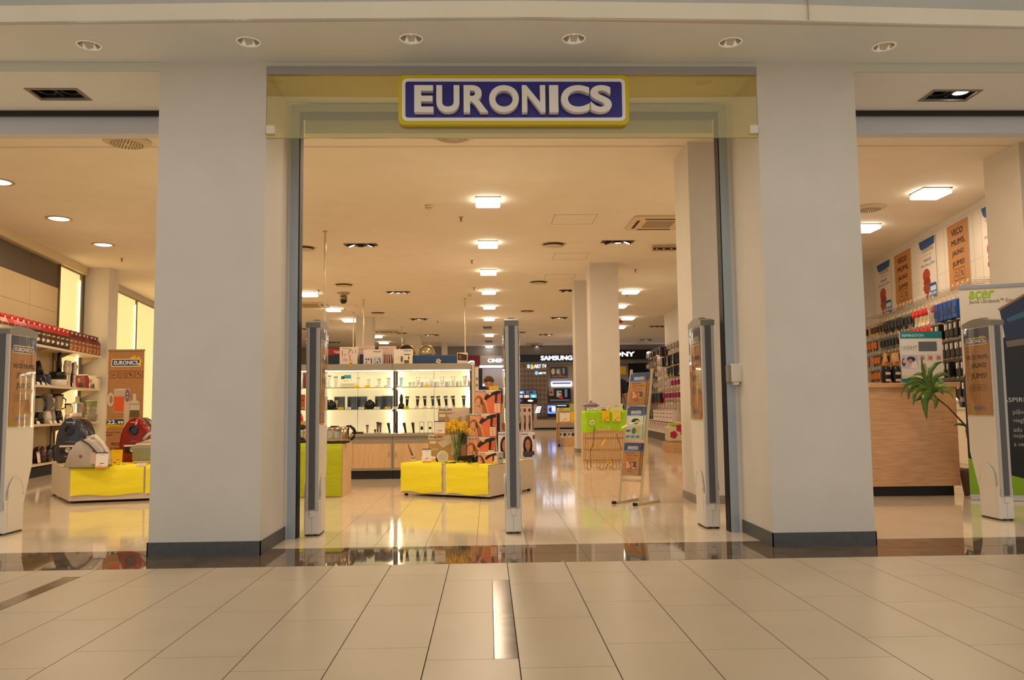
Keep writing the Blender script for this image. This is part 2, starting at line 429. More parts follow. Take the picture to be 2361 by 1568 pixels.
# right wall of the bay and the shop, and the return between them
RW0, RW1 = Vector((7.21, 11.12, 0)), Vector((8.09, 16.5, 0))
c = MB(); wallquad(c, along(RW0, RW1, -.75), along(RW0, RW1, 1.0), 0, CEIL, PAINT, .15, -1); struct(c.build('wall_right'))
c = MB(); c.box(5.3, 8.3, 16.8, 16.95, 0, CEIL, PAINT); wallquad(c, Vector((8.09, 16.5, 0)), Vector((8.15, 16.9, 0)), 0, CEIL, PAINT, .15, -1)
struct(c.build('wall_return'))
CR0, CR1 = Vector((5.30, 16.8, 0)), Vector((5.84, 26.6, 0))
c = MB(); wallquad(c, CR0, CR1, 0, CEIL, PAINT, .15, -1); c.box(5.84, 5.99, 26.5, 26.6, 0, CEIL, PAINT); struct(c.build('wall_side'))
c = MB(); c.box(9.5, 9.7, 26.5, 42.6, 0, CEIL, PAINT); c.box(5.9, 9.6, 26.5, 26.62, 0, CEIL, PAINT); struct(c.build('wall_far_right'))
c = MB(); c.box(-14, 9.6, 42, 42.2, 0, CEIL, M('#B9B0A8', .6)); struct(c.build('wall_back'))
# blocking walls outside view so the hall is closed
c = MB(); c.box(-14, -8.6, 7.3, 7.45, 0, CEIL, PAINT); struct(c.build('wall_front_left'))
c = MB(); c.box(6.9, 12, 7.3, 7.45, 0, CEIL, PAINT); struct(c.build('wall_front_right'))
# columns inside the shop
def column(x0, x1, y0, y1, skirt=True):
    c = MB(); c.box(x0, x1, y0, y1, 0, CEIL, PAINT)
    if skirt:
        s_ = M('#8E857A', .5)
        c.box(x0-.006, x1+.006, y0-.006, y0, 0, .09, s_); c.box(x0-.006, x0, y0, y1, 0, .09, s_); c.box(x1, x1+.006, y0, y1, 0, .09, s_)
    o = struct(c.build('column')); return o
column(2.275, 2.95, 8.93, 9.60); column(6.10, 6.80, 8.95, 9.62)
column(2.13, 2.72, 16.68, 17.25); column(2.06, 2.60, 19.05, 19.6)
column(-4.24, -3.70, 26.3, 26.85); column(-3.32, -2.72, 32.9, 33.5); column(-2.10, -1.85, 37.2, 37.7)
column(-8.30, -7.81, 16.93, 17.35, False)
# ------------------------------------------------------------------ recessed lamps of the facade
GLOW = M('#FFF6E4', .5, emit=7.0); GLOWD = M('#FFEBC0', .5, emit=2.2); OFFLAMP = M('#C9A06A', .25, .3)
nth = ['far left', 'second from left', 'left of the sign', 'right of the sign', 'second from right', 'far right']
dl_lab = ['leftmost small round downlight in the soffit over the shop fronts', 'round downlight in the soffit above the left pillar',
          'round downlight in the soffit above the left end of the shop sign', 'round downlight in the soffit above the right part of the shop sign',
          'round downlight in the soffit just left of the right pillar top', 'rightmost small round downlight in the soffit over the shop fronts']
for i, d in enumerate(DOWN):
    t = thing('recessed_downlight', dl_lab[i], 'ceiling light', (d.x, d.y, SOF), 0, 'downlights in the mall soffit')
    b = MB(); n = 32
    outer = []
    for k in range(n):
        a = 2*PI*k/n+PI/4; q = max(abs(math.cos(a)), abs(math.sin(a))); outer.append((.084*math.cos(a)/q, .084*math.sin(a)/q, -.001))
    inner = [(.076*math.cos(2*PI*k/n+PI/4), .076*math.sin(2*PI*k/n+PI/4), -.001) for k in range(n)]
    b.add(outer+inner, [(k, (k+1) % n, n+(k+1) % n, n+k) for k in range(n)][::1], SOFFIT)
    b.lathe([(.088, -.0012), (.087, -.006), (.077, -.006), (.0755, 0), (.0755, .004)], M('#EDEAE4', .3, emit=.12), 32, cap=False)  # ring given a faint glow of its own, though no lamp
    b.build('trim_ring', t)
    b = MB(); b.lathe([(.0755, .0), (.066, .03), (.050, .06), (.028, .085), (.012, .09), (.001, .09)], M('#CFC6B4', .08, 1.0), 32, cap=False); b.build('reflector', t)
    b = MB(); b.lathe([(.001, .03), (.009, .033), (.013, .045), (.013, .07), (.008, .085), (.001, .088)], M('#EEF4FF', .1, emit=3.0), 12); b.build('bulb', t)
def lampdisc(mb, cx, cy, r, z, lit, tilt=0.0, n=20):
    T = mb.T; mb.T = T @ Matrix.Translation((cx, cy, z)) @ Matrix.Rotation(tilt, 4, 'Y')
    mb.lathe([(r*1.12, .012), (r*1.12, -.01), (r, -.012), (r*.97, 0)], M('#1D1B19', .4), n)
    mb.lathe([(r*.97, .0), (r*.6, .006), (.001, .008)] if not lit else [(r*.97, -.004), (.001, -.010)], GLOW if lit else OFFLAMP, n)
    mb.T = T
for i, g in enumerate(GIM):
    t = thing('twin_recessed_spotlight', ('black twin spotlight set in the soffit left of the left pillar, both lamps dim', 'black twin spotlight set in the soffit right of the right pillar, one lamp lit')[i],
              'ceiling light', (g.x, g.y, SO2), 0, 'twin spotlights in the side bays')
    b = MB()
    for (x0, x1, y0, y1) in ((-.215, .215, -.13, -.10), (-.215, .215, .10, .13), (-.215, -.185, -.10, .10), (.185, .215, -.10, .10)): b.box(x0, x1, y0, y1, -.006, -.001, M('#8A8078', .4, .4))
    b.build('frame', t)
    b = MB(); b.box(-.198, .198, -.113, .113, .09, .1, MBLACK)
    b.box(-.198, -.193, -.113, .113, .013, .09, MBLACK); b.box(.193, .198, -.113, .113, .013, .09, MBLACK); b.box(-.198, .198, -.113, -.108, .013, .09, MBLACK); b.box(-.198, .198, .108, .113, .013, .09, MBLACK)
    b.box(-.01, .01, -.1, .1, .012, .05, MBLACK); b.build('housing', t)
    for k, sx in enumerate((-.094, .094)):
        b = MB(); lampdisc(b, sx, 0, .066, .03, (i == 1 and k == 1), 0, 28); b.build('lamp', t)

# ------------------------------------------------------------------ glass fascia and the sign
def logo(mb, x0, x1, z0, z1, d, border=True, stars=True, step=.0006):
    h = z1-z0; r = h*.14
    mb.frr(x0, x1, z0, z1, r, d, M('#D8B81C', .5)); mb.frr(x0+h*.06, x1-h*.06, z0+h*.06, z1-h*.06, r, d+step, LETW)
    mb.frr(x0+h*.13, x1-h*.13, z0+h*.13, z1-h*.13, r*.6, d+2*step, NAVY)
    mb.text('EURONICS', x0+h*.32, x1-h*.38, z0+h*.26, z0+h*.76, d+3*step, LETW, .03)
    if stars:
        S = M('#F2D324', .5)
        for (sx, sz, sr) in ((x1-h*1.15, z1+h*.02, .26), (x1-h*.5, z1-h*.02, .22), (x1-h*.22, z1-h*.62, .22)): mb.star(sx, sz, h*sr, d+4*step, S, .2)
gx0, gx1 = -1.702, 2.148
t = thing('glass_sign_panel', 'yellowish glass fascia panel across the top of the entrance, carrying the shop sign', 'glass panel', (0, 6.232, 3.18))
b = MB(); b.box(gx0, gx1, -.005, .005, 0, .525, glassy('tinted_glass', '#F4EDBE', .25, .03, .07)); b.build('glass_pane', t)
b = MB(); b.box(gx0, gx1, -.0052, .0052, -.002, .0, M('#8C8A46', .2)); b.build('glass_edge', t)
b = MB(); b.box(gx0, gx1, -.02, .02, .505, .57, M('#A7A4A6', .4, .4)); b.build('top_rail', t)
for sx in (gx0+.035, gx1-.033):
    b = MB(); b.bbox(sx-.033, sx+.033, -.03, .03, .027, .096, M('#E4DACC', .4), .006); b.build('glass_clamp', t)
sg0, sg1, sz0, sz1 = -.676, 1.122, 3.268, 3.664
t = thing('shop_sign', 'blue EURONICS sign with raised white letters and yellow edge over the entrance', 'sign', (0, 6.19, sz0))
H = sz1-sz0
b = MB(); b.prism(rrect(sg0, sg1, 0, H, .05, 6), -.015, .03, M('#CDBB08', .4), 'y'); b.build('yellow_border', t)
b = MB(); b.prism(rrect(sg0+.028, sg1-.028, .028, H-.028, .04, 6), -.018, 0, M('#F0ECE8', .4), 'y'); b.build('white_border', t)
b = MB(); b.prism(rrect(sg0+.055, sg1-.055, .055, H-.055, .02, 6), -.021, 0, M('#29258C', .35), 'y'); b.build('blue_panel', t)
ltrs = [('E', 955, 999), ('U', 1006, 1059), ('R', 1069, 1125), ('O', 1128, 1196), ('N', 1204, 1257), ('I', 1267, 1287), ('C', 1294, 1359), ('S', 1362, 1410)]
for ch, pa, pb in ltrs:
    vs, fs, a, bb, cc, e = glyphs(ch, .032 if ch != 'I' else .045, .5)
    p0 = at(pa, 258, Y=6.11); p1 = at(pb, 196, Y=6.11)
    b = MB(); kx = (p1.x-p0.x)/(bb-a); kz = (p1.z-p0.z)/(e-cc)
    b.add([(p0.x+(v.x-a)*kx, -.0455-v.z*.065, p0.z-sz0+(v.y-cc)*kz) for v in vs], fs, M('#E9E6E1', .45))
    b.build('letter', t)

# white sensor box on the right jamb
t = thing('door_control_box', 'small white control box fixed to the right side of the aluminium door frame', 'control box', (2.08, 6.93, 1.27))
b = MB(); b.bbox(-.01, .085, -.06, .03, 0, .155, WHITE, .01); b.build('cover', t)
b = MB(); b.bbox(-.035, -.01, -.05, .03, .0, .15, M('#8E8A80', .5), .006); b.build('bracket', t)
b = MB(); b.bbox(.015, .06, -.05, .02, -.025, 0, WHITE, .006); b.build('cable_cap', t)

# ------------------------------------------------------------------ security pedestals with posters
def icons(mb, x0, z0, s, gap, d, m, n=4, step=.0006):
    for k in range(n):
        a = x0+k*(s+gap); mb.frame(a, a+s, z0, z0+s, s*.05, d, m)
        cx, cz = a+s/2, z0+s/2
        if k == 0:
            for q in range(3):
                an = PI/2+q*2*PI/3; mb.fpoly([(cx+s*.26*math.cos(an+.5), cz+s*.26*math.sin(an+.5)), (cx+s*.30*math.cos(an-.55), cz+s*.30*math.sin(an-.55)), (cx+s*.12*math.cos(an-.3), cz+s*.12*math.sin(an-.3)), (cx+s*.14*math.cos(an+.5), cz+s*.14*math.sin(an+.5))], d, m)
        elif k == 1:
            mb.text('04-30', a+s*.12, a+s*.88, z0+s*.55, z0+s*.75, d, m, 0); mb.text('aprilim', a+s*.12, a+s*.88, z0+s*.2, z0+s*.42, d, m, 0)
        elif k == 2: mb.text('%', a+s*.25, a+s*.75, z0+s*.25, z0+s*.75, d, m)
        else:
            mb.fell(cx-s*.1, cz+s*.15, s*.09, s*.2, d, m, 10, -.4); mb.fpoly([(cx+s*.05, cz-s*.3), (cx+s*.15, cz+s*.15), (cx+s*.3, cz-s*.3), (cx+s*.22, cz-s*.3), (cx+s*.14, cz-s*.05), (cx+s*.1, cz-s*.3)], d, m)
def kraft_poster(mb, w, h, d, curve=0):
    mb.frect(0, w, 0, h, d, KRAFT)
    mb.frect(0, w, h*.86, h, d+.0006, M('#2C3A66', .5)); mb.frect(0, w, h*.835, h*.86, d+.0006, M('#3D6FA0', .5))
    logo(mb, w*.07, w*.90, h*.805, h*.895, d+.0012)
    mb.text('VECO MUMS,', w*.08, w*.95, h*.635, h*.69, d+.001, DARKB, .03)
    mb.text('JAUNO', w*.24, w*.86, h*.525, h*.60, d+.001, DARKB, .03)
    mb.text('JUMS!', w*.24, w*.84, h*.405, h*.48, d+.001, DARKB, .03)
    icons(mb, w*.16, h*.275, w*.155, w*.02, d+.001, DARKB)
    mb.text('PHILIPS', w*.26, w*.72, h*.055, h*.10, d+.001, BLUE, .02)
PEDW = M('#D9D3CB', .4); PEDG = M('#B9B7B6', .4, .2); STRIP = noisy('pedestal_strip', '#545556', '#5B5C5D', 60, (.5, .6)); CAP = noisy('pedestal_cap', '#77746C', '#7F7C73', 40, (.4, .5))
def pedestal(lab, x, y, rz=0, wide=.44):
    t = thing('security_pedestal', lab, 'security gate', (x, y, 0), rz, 'anti-theft gates along the shop entrance')
    b = MB(); b.bbox(-.068, .068, 0, .30, .012, .30, PEDW, .012); b.box(-.06, .06, .01, .29, 0, .012, M('#3A3A3A', .6)); b.box(-.0015, .0015, -.001, .01, .03, .26, LGREY)
    for sx in (-.025, .035): b.box(sx-.004, sx+.004, -.003, .01, 0, .016, BLACK)
    b.build('base', t)
    b = MB()
    for s in (-1, 1):
        pts = [(.04, .0)]+[(.155-.115*math.cos(PI*k/14), .33+.16*math.sin(PI*k/14)) for k in range(15)]+[(.27, .0)]
        b.prism([(p, max(q, .02)) for p, q in pts], s*.058, s*.072, PEDW, 'x')
        arch = [(s*.071, .155-.118*math.cos(PI*k/14), .33+.165*math.sin(PI*k/14)) for k in range(15)]
        b.tube(arch, .006, PEDW, 6)
    b.build('side_cover', t)
    b = MB(); D = wide
    pf = [(-.0, .22), (0, 1.79), (D*.97, 1.79), (D, 1.2), (D*.98, .6), (.33, .30), (.30, .22)]
    b.prism([(p, q) for p, q in pf], -.056, .056, PEDW, 'x'); b.build('panel', t)
    b = MB(); b.bbox(-.055, .055, -.012, .004, .215, 1.80, PEDG, .008); b.build('front_edge', t)
    b = MB(); b.bbox(-.027, .027, -.017, -.008, .225, 1.79, STRIP, .004); b.build('grey_strip', t)
    b = MB(); top = [(-.018, 1.785)]+[(-.018+(D+.02)*k/10, 1.83+.035*math.sin(PI*k/10)) for k in range(11)]+[(D+.004, 1.785)]
    b.prism(top, -.062, .062, CAP, 'x'); b.bbox(-.03, .03, D*.35, D*.6, 1.855, 1.872, CAP, .006); b.build('top_cap', t)
    b = MB(); b.bbox(-.018, .022, -.012, .01, .16, .215, PEDW, .004); b.build('cable_plug', t)
    for s in (-1, 1):
        R = Matrix.Rotation(PI/2 if s > 0 else -PI/2, 4, 'Z')
        b = MB(); b.T = Matrix.Translation((s*.060, .02 if s > 0 else D-.01, .955)) @ R
        kraft_poster(b, D-.04, .82, 0); b.build('poster', t)
        b = MB(); w = D-.03; n = 8
        pr = [(.015+w*k/n, s*(.062+.016*math.sin(PI*k/n))) for k in range(n+1)]
        vs = [(q, p, .94) for p, q in pr]+[(q, p, 1.785) for p, q in pr]
        b.add(vs, [(k, k+1, n+2+k, n+1+k) for k in range(n)], ACRYL, True); b.build('acrylic_cover', t)
    return t
pedestal('grey-capped security gate at the left edge of the left bay, cut by the frame', -4.335, 7.41, .0, .44)
pedestal('security gate just inside the left jamb of the entrance', -1.512, 7.10, .04)
pedestal('security gate standing in the middle of the entrance', .209, 7.065, 0)
pedestal('security gate just inside the right jamb of the entrance', 1.955, 7.17, 0)
pedestal('security gate in the right bay in front of the tall roll-up banner', 4.705, 7.37, 0)

# ------------------------------------------------------------------ fittings on the shop ceiling
def ceil_pt(px, py): return at(px, py, Z=CEIL)
# square glass lamps
def sq_lamp(px, py, lab, group, lit=True, s=.175):
    p = ceil_pt(px, py)
    t = thing('square_ceiling_lamp', lab, 'ceiling light', (p.x, p.y, CEIL), 0, group)
    b = MB(); b.box(-s*1.02, s*1.02, -s*1.02, s*1.02, -.012, 0, M('#6A5B45', .4, .5)); b.build('ceiling_plate', t)
    b = MB(); b.bbox(-s, s, -s, s, -.085, -.022, GLOW if lit else M('#8E8F90', .4), .02); b.build('glass_shade', t)
ORD = ['nearest', 'second nearest', 'third nearest', 'fourth', 'fifth', 'sixth', 'seventh', 'farthest']
for i, (px, py) in enumerate(((1125, 460), (1125, 559), (1126, 624), (1127, 670), (1128, 705), (1128, 733), (1128, 771), (1128, 797))):
    sq_lamp(px, py, '%s of the eight lit square lamps in the middle row of the shop ceiling' % ORD[i], 'square lamps in the middle row')
for i, (px, py) in enumerate(((712, 675), (768, 711), (805, 736), (869, 774), (885, 788))):
    sq_lamp(px, py, '%s lit square lamp of the left row on the shop ceiling' % (['nearest', 'second', 'third', 'fourth', 'farthest'][i]), 'square lamps in the left row', s=.2)
for i, (px, py) in enumerate(((1454, 669), (1427, 703), (1448, 731), (1428, 752))):
    sq_lamp(px, py, '%s lit square lamp on the ceiling right of the inner columns' % (['nearest', 'second', 'third', 'farthest'][i]), 'square lamps in the right row', s=.2)
sq_lamp(2145, 440, 'large lit square lamp on the ceiling of the right bay', 'square lamps in the right bay', s=.2)
sq_lamp(1992, 521, 'lit square lamp in the right bay half hidden by the right pillar', 'square lamps in the right bay', s=.2)
sq_lamp(1124, 754, 'unlit grey square lamp between the sixth and seventh lamps of the middle row', 'unlit square lamps', False, .16)
sq_lamp(1127, 786, 'unlit grey square lamp just before the last lamp of the middle row', 'unlit square lamps', False, .16)
# round downlights of the left bay
for i, (px, py, lab) in enumerate(((136, 504, 'bright round ceiling lamp above the dark wall panel in the left bay'), (238, 564, 'bright round ceiling lamp nearer the inner column in the left bay'), (-4, 419, 'round ceiling lamp cut by the left edge of the photo'))):
    p = ceil_pt(px, py); t = thing('round_ceiling_lamp', lab, 'ceiling light', (p.x, p.y, CEIL), 0, 'round lamps in the left bay')
    b = MB(); b.lathe([(.19, 0), (.19, -.008), (.15, -.01), (.145, -.004)], M('#B9A27C', .4), 28); b.build('trim_ring', t)
    b = MB(); b.lathe([(.145, -.004), (.12, -.012), (.001, -.016)], GLOW, 28); b.build('diffuser', t)
# triple spotlights
for (px, py, lit, lab) in ((832, 564, (1, 0, 1), 'triple spotlight left of the middle lamp row, nearest one, outer lamps lit'), (918, 673, (1, 1, 1), 'triple spotlight left of the middle lamp row, second one, three lamps lit'),
                           (1424, 557, (0, 1, 1), 'triple spotlight in the ceiling right of the middle lamp row, nearest one'), (966, 735, (0, 1, 0), 'triple spotlight left of the middle lamp row, third one'),
                           (996, 772, (1, 1, 0), 'triple spotlight left of the middle lamp row, farthest one'), (1289, 732, (0, 1, 0), 'dim triple spotlight in front of the twin inner columns'),
                           (1258, 771, (1, 0, 1), 'triple spotlight with two lit lamps above the far dark blue sign'), (1489, 783, (1, 1, 0), 'triple spotlight above the far black sign'),
                           (1515, 752, (0, 0, 0), 'unlit triple spotlight close to the right inner wall'), (770, 789, (0, 0, 1), 'triple spotlight over the wall shelves right of the left gate'),
                           (1238, 797, (0, 1, 0), 'small far triple spotlight just before the back wall ceiling'), (690, 758, (0, 1, 0), 'triple spotlight seen between the door frame and the left gate'),
                           (1316, 669, (0, 0, 0), 'dark spotlight housing partly behind the farther inner column')):
    p = ceil_pt(px, py); t = thing('triple_recessed_spotlight', lab, 'ceiling light', (p.x, p.y, CEIL), 0, 'triple spotlights on the shop ceiling')
    b = MB(); hw, hd = .30, .115
    for (x0, x1, y0, y1) in ((-hw, hw, -hd, -hd+.02), (-hw, hw, hd-.02, hd), (-hw, -hw+.02, -hd+.02, hd-.02), (hw-.02, hw, -hd+.02, hd-.02)): b.box(x0, x1, y0, y1, -.008, 0, M('#7D6A50', .4, .3))
    b.build('frame', t); b = MB(); b.box(-hw+.02, hw-.02, -hd+.02, hd-.02, -.004, 0, MBLACK); b.build('housing', t)
    for k in range(3):
        b = MB(); lampdisc(b, (k-1)*.17, 0, .066, -.022, bool(lit[k]), (-.35, 0, .35)[k], 16); b.build('lamp', t)
# round air outlets
VENT = M('#C9BB9D', .5)
for i, (px, py, lab) in enumerate(((1276, 563, 'round ceiling air outlet right of the second middle lamp'), (1242, 650, 'round ceiling air outlet right of the fourth middle lamp'), (1215, 717, 'small far round air outlet left of the inner columns'),
                                   (793, 656, 'round ceiling air outlet above the dome camera'), (871, 721, 'round ceiling air outlet left of the third triple spotlight'), (927, 768, 'far round air outlet above the round mirrors'),
                                   (700, 571, 'round air outlet beside the left door frame'), (1200, 766, 'far round air outlet right of the middle gate top'))):
    p = ceil_pt(px, py); t = thing('round_air_outlet', lab, 'air vent', (p.x, p.y, CEIL), 0, 'round air outlets')
    b = MB(); b.lathe([(.24, 0), (.23, -.006), (.20, -.008), (.19, 0)], VENT, 28); b.build('rim', t)
    b = MB(); b.lathe([(.185, -.002), (.16, -.03), (.12, -.002)], M('#3A2A1A', .7), 28); b.build('gap', t)
    b = MB(); b.lathe([(.001, -.045), (.12, -.05), (.19, -.035), (.17, -.028), (.001, -.03)], VENT, 28); b.build('cone', t)
for i, (px, py, lab) in enumerate(((1045, 309, 'perforated round ceiling plate behind the glass fascia below the sign'), (293, 324, 'perforated round ceiling plate in the left bay by the lintel'), (2003, 478, 'perforated round ceiling plate in the right bay beside the pillar'))):
    p = ceil_pt(px, py); t = thing('perforated_air_outlet', lab, 'air vent', (p.x, p.y, CEIL), 0, 'perforated round outlets')
    b = MB(); b.lathe([(.25, 0), (.245, -.02), (.16, -.045), (.001, -.047)], VENT, 32); b.build('plate', t)
    b = MB(); D_ = M('#4A2C18', .8)
    for rr, cnt in ((.04, 6), (.07, 12), (.10, 18), (.13, 24), (.16, 30)):
        for k in range(cnt):
            a = 2*PI*k/cnt; b.lathe([(.001, -.0025), (.007, -.0025), (.007, 0)], D_, 6, (rr*math.cos(a), rr*math.sin(a), -.0465 if rr < .16 else -.0455))
    b.build('perforation', t)
# ceiling cassettes
for i, (px, py, sz, lab) in enumerate(((1517, 512, .46, 'square ceiling air-conditioner by the right inner column'), (716, 702, .46, 'ceiling air-conditioner on the left side of the shop ceiling'), (891, 763, .46, 'far ceiling air-conditioner right of the left inner column'), (1232, 792, .4, 'farthest ceiling air-conditioner above the blue sign'))):
    p = ceil_pt(px, py); t = thing('ceiling_air_conditioner', lab, 'air conditioner', (p.x, p.y, CEIL), 0, 'ceiling air-conditioners')
    b = MB(); b.bbox(-sz, sz, -sz, sz, -.04, 0, M('#D6C19B', .5), .015); b.build('cover', t)
    b = MB(); b.box(-sz*.5, sz*.5, -sz*.5, sz*.5, -.046, -.04, M('#9A8A76', .6)); 
    for k in range(9): b.box(-sz*.5, sz*.5, -sz*.5+sz*k/9, -sz*.5+sz*k/9+.012, -.05, -.045, M('#B8A68A', .6))
    b.build('grille', t)
    for k in range(4):
        b = MB(); b.T = Matrix.Rotation(k*PI/2, 4, 'Z'); b.box(-sz*.6, sz*.6, sz*.74, sz*.84, -.045, -.04, M('#3B2616', .7)); b.build('slot', t)
# flush access panels
for (px, py, lab) in ((1323, 506, 'flush square access panel in the ceiling right of the smoke detector'), (1315, 591, 'second flush access panel behind the round air outlet'), (1290, 638, 'third flush access panel before the inner columns'), (795, 705, 'flush access panel behind the dome camera')):
    p = ceil_pt(px, py); t = thing('ceiling_access_panel', lab, 'access panel', (p.x, p.y, CEIL), 0, 'flush access panels')
    b = MB(); b.box(-.33, .33, -.33, .33, -.002, 0, PAINT2); b.build('panel', t)
    b = MB(); L_ = M('#8F7A58', .7)
    for (x0, x1, y0, y1) in ((-.335, .335, .325, .335), (-.335, -.328, -.33, .33), (.328, .335, -.33, .33), (-.335, .335, -.335, -.33)): b.box(x0, x1, y0, y1, -.003, 0, L_)
    b.build('seam', t)
# sprinklers
spr = [(1063, 500, 'just right of the smoke detector'), (1088, 600, 'above the third middle lamp'), (1465, 621, 'right of the nearer inner column'), (735, 669, 'left of the dome camera'), (1093, 663, 'beside the fourth middle lamp'),
       (795, 711, 'under the left access panel'), (1445, 678, 'below the nearest right-row lamp'), (281, 596, 'in the left bay above the column'), (1009, 740, 'above the pole of the middle shelves'), (1461, 750, 'in front of the far black sign')]
for px, py, w in spr:
    p = ceil_pt(px, py); t = thing('sprinkler', 'small ceiling sprinkler head '+w, 'sprinkler', (p.x, p.y, CEIL), 0, 'sprinkler heads')
    b = MB(); b.lathe([(.04, 0), (.036, -.01), (.012, -.012), (.01, -.012)], M('#BFA77E', .4), 14); b.build('escutcheon', t)
    b = MB(); b.lathe([(.012, -.012), (.012, -.045), (.005, -.05), (.005, -.062), (.022, -.065), (.022, -.07), (.001, -.07)], M('#8A4A20', .3, .8), 10); b.build('head', t)
for px, py, lab in ((989, 474, 'white smoke detector left of the nearest square lamp'), (1082, 679, 'small smoke detector beside the fourth middle lamp'), (766, 739, 'smoke detector between the left-row lamps')):
    p = ceil_pt(px, py); t = thing('smoke_detector', lab, 'smoke detector', (p.x, p.y, CEIL), 0, 'smoke detectors')
    b = MB(); b.lathe([(.062, 0), (.06, -.03), (.05, -.04)], M('#D9C8A4', .4), 20); b.build('base', t)
    b = MB(); b.lathe([(.045, -.036), (.045, -.047)], MBLACK, 20); b.build('sensor_slot', t)
    b = MB(); b.lathe([(.05, -.046), (.045, -.055), (.001, -.062)], M('#D9C8A4', .4), 20); b.build('cap', t)
p = ceil_pt(792, 675); t = thing('dome_camera', 'dark dome security camera hanging from the ceiling left of the middle lamps', 'security camera', (p.x, p.y, CEIL))
b = MB(); b.lathe([(.17, 0), (.16, -.02), (.07, -.07), (.07, -.09)], M('#A8977A', .4), 24); b.build('mount', t)
b = MB(); b.lathe([(.085, -.09), (.095, -.12), (.095, -.19)], M('#8C7C64', .3, .5), 24); b.build('collar', t)
b = MB(); b.lathe([(.09, -.19), (.085, -.23), (.06, -.27), (.001, -.29)], M('#18120C', .08), 24); b.build('dome', t)
p = ceil_pt(1531, 566); t = thing('exit_sign', 'flat box sign with dark underside hanging from the ceiling by the right inner column', 'sign', (p.x, p.y, CEIL))
b = MB(); b.bbox(-.22, .22, -.07, .07, -.10, -.0, M('#B9A58A', .5), .006); b.build('housing', t)
b = MB(); b.frect(-.215, .215, -.098, -.052, .071, M('#2E2A1E', .4)); 
for k, sx in enumerate((-.15, -.02, .12)): b.frect(sx-.02, sx+.02, -.088, -.066, .072, M('#CDB892', .5))
b.build('panel', t)
p = at(1428, 737, Y=28); t = thing('ceiling_fire_sign', 'small red fire sign hanging right of the nearer inner column', 'sign', (p.x, p.y, p.z-.12))
b = MB(); b.box(-.11, .11, -.01, .01, 0, .24, M('#9A1A10', .5)); b.build('plate', t); b = MB(); b.cyl((0, 0, 0), .006, .24, CEIL-p.z+.12, LGREY, 6); b.build('hanger', t)
for px, py, zb, lab in ((750, 533, 1.80, 'tall thin metal pole rising from the near shelves to the ceiling'), (838, 690, 1.9, 'thin ceiling pole behind the white boxes, right one of the far pair'), (815, 720, 1.9, 'thin ceiling pole behind the white boxes, left one of the far pair'), (1072, 688, 1.9, 'thin ceiling pole above the right end of the shelves'), (926, 753, 1.9, 'short-looking far ceiling pole above the gold mirror')):
    p = ceil_pt(px, py); t = thing('ceiling_pole', lab, 'pole', (p.x, p.y, 0), 0, 'thin ceiling poles')
    b = MB(); b.cyl((0, 0, 0), .018, 0.0, CEIL-.015, M('#D2C6AC', .2, .8), 10); b.build('tube', t)
    b = MB(); b.cyl((0, 0, 0), .04, CEIL-.015, CEIL, M('#B9A98A', .3, .5), 14); b.build('flange', t)
# ------------------------------------------------------------------ small helpers for goods
def px2m(n, Y): return n*Y/FPX
def rect_at(x0, x1, y0, y1, Y):
    a = at(x0, y1, Y=Y); b = at(x1, y0, Y=Y); c = at(x1, y1, Y=Y); d = at(x0, y0, Y=Y)
    return a.x, (c.x+b.x)/2, (a.z+c.z)/2, (b.z+d.z)/2
def carton(name, lab, cat, x, y, z, w, d, h, face='#E9DFD3', rz=0, side=None, group=None, draw=None, rough=.45, top=None):
    """printed cardboard box; (x, y, z) is the middle of the front face's lower edge; draw(mb, w, h) prints the front"""
    t = MB(); F = M(face, rough); S = M(side, rough) if side else F
    t.box(-w/2, w/2, 0, d, 0, h, S); t.frect(-w/2, w/2, 0, h, .0006, F)
    if top: t.quad((-w/2, 0, h+.0006), (w/2, 0, h+.0006), (w/2, d, h+.0006), (-w/2, d, h+.0006), M(top, rough))
    if draw:
        T0 = t.T; t.T = T0 @ Matrix.Translation((-w/2, -.0012, 0)); draw(t, w, h); t.T = T0
    o = t.build(name); o.location = (x, y, z); o.rotation_euler = (0, 0, rz)
    return tag(o, lab, cat, group)
def card(lab, x, y, z, w, h, rz=0, col='w', group=None, lean=.15, name='price_card'):
    """price card in a clear stand: white with navy head and orange foot, or plain yellow"""
    t = thing(name, lab, 'price card', (x, y, z), rz, group)
    b = MB(); b.T = Matrix.Rotation(-lean, 4, 'X')
    b.box(-w/2, w/2, 0, .003, 0, h, CARDY if col == 'y' else CARDW)
    if col == 'w':
        b.frect(-w/2, w/2, h*.93, h, .0006, NAVY); b.frect(-w/2, w/2, 0, h*.11, .0006, ORANGE)
        b.frect(-w*.16, w*.2, h*.29, h*.325, .0006, DARKB); b.frect(-w*.25, -w*.05, h*.16, h*.18, .0006, DARKB); b.frect(-w*.2, w*.2, h*.84, h*.86, .0006, M('#8A8A90'))
    else:
        b.frect(w*.0, w*.3, h*.3, h*.33, .0006, DARKB); b.frect(-w*.2, w*.0, h*.1, h*.15, .0006, DARKB); b.frect(-w*.2, w*.3, h*.86, h*.88, .0006, M('#B99410'))
    b.build('card', t)
    b = MB(); b.box(-w/2, w/2, 0, max(.02, h*.35), 0, .002, ACRYL); b.build('holder', t)
    return t
def tagcard(lab, x, y, z, w, h, col, group):
    b = MB(); b.prism([(0, 0), (.012, 0), (.016, h), (.013, h)], -w/2, w/2, CARDY if col == 'y' else CARDW, 'x')
    b.T = Matrix.Rotation(-.25, 4, 'X'); b.frect(-w*.1, w*.3, h*.5, h*.72, -.001, DARKB); b.frect(-w*.35, -w*.15, h*.3, h*.5, -.001, DARKB)
    o = b.build('price_tag'); o.location = (x, y, z); return tag(o, lab, 'price tag', group)

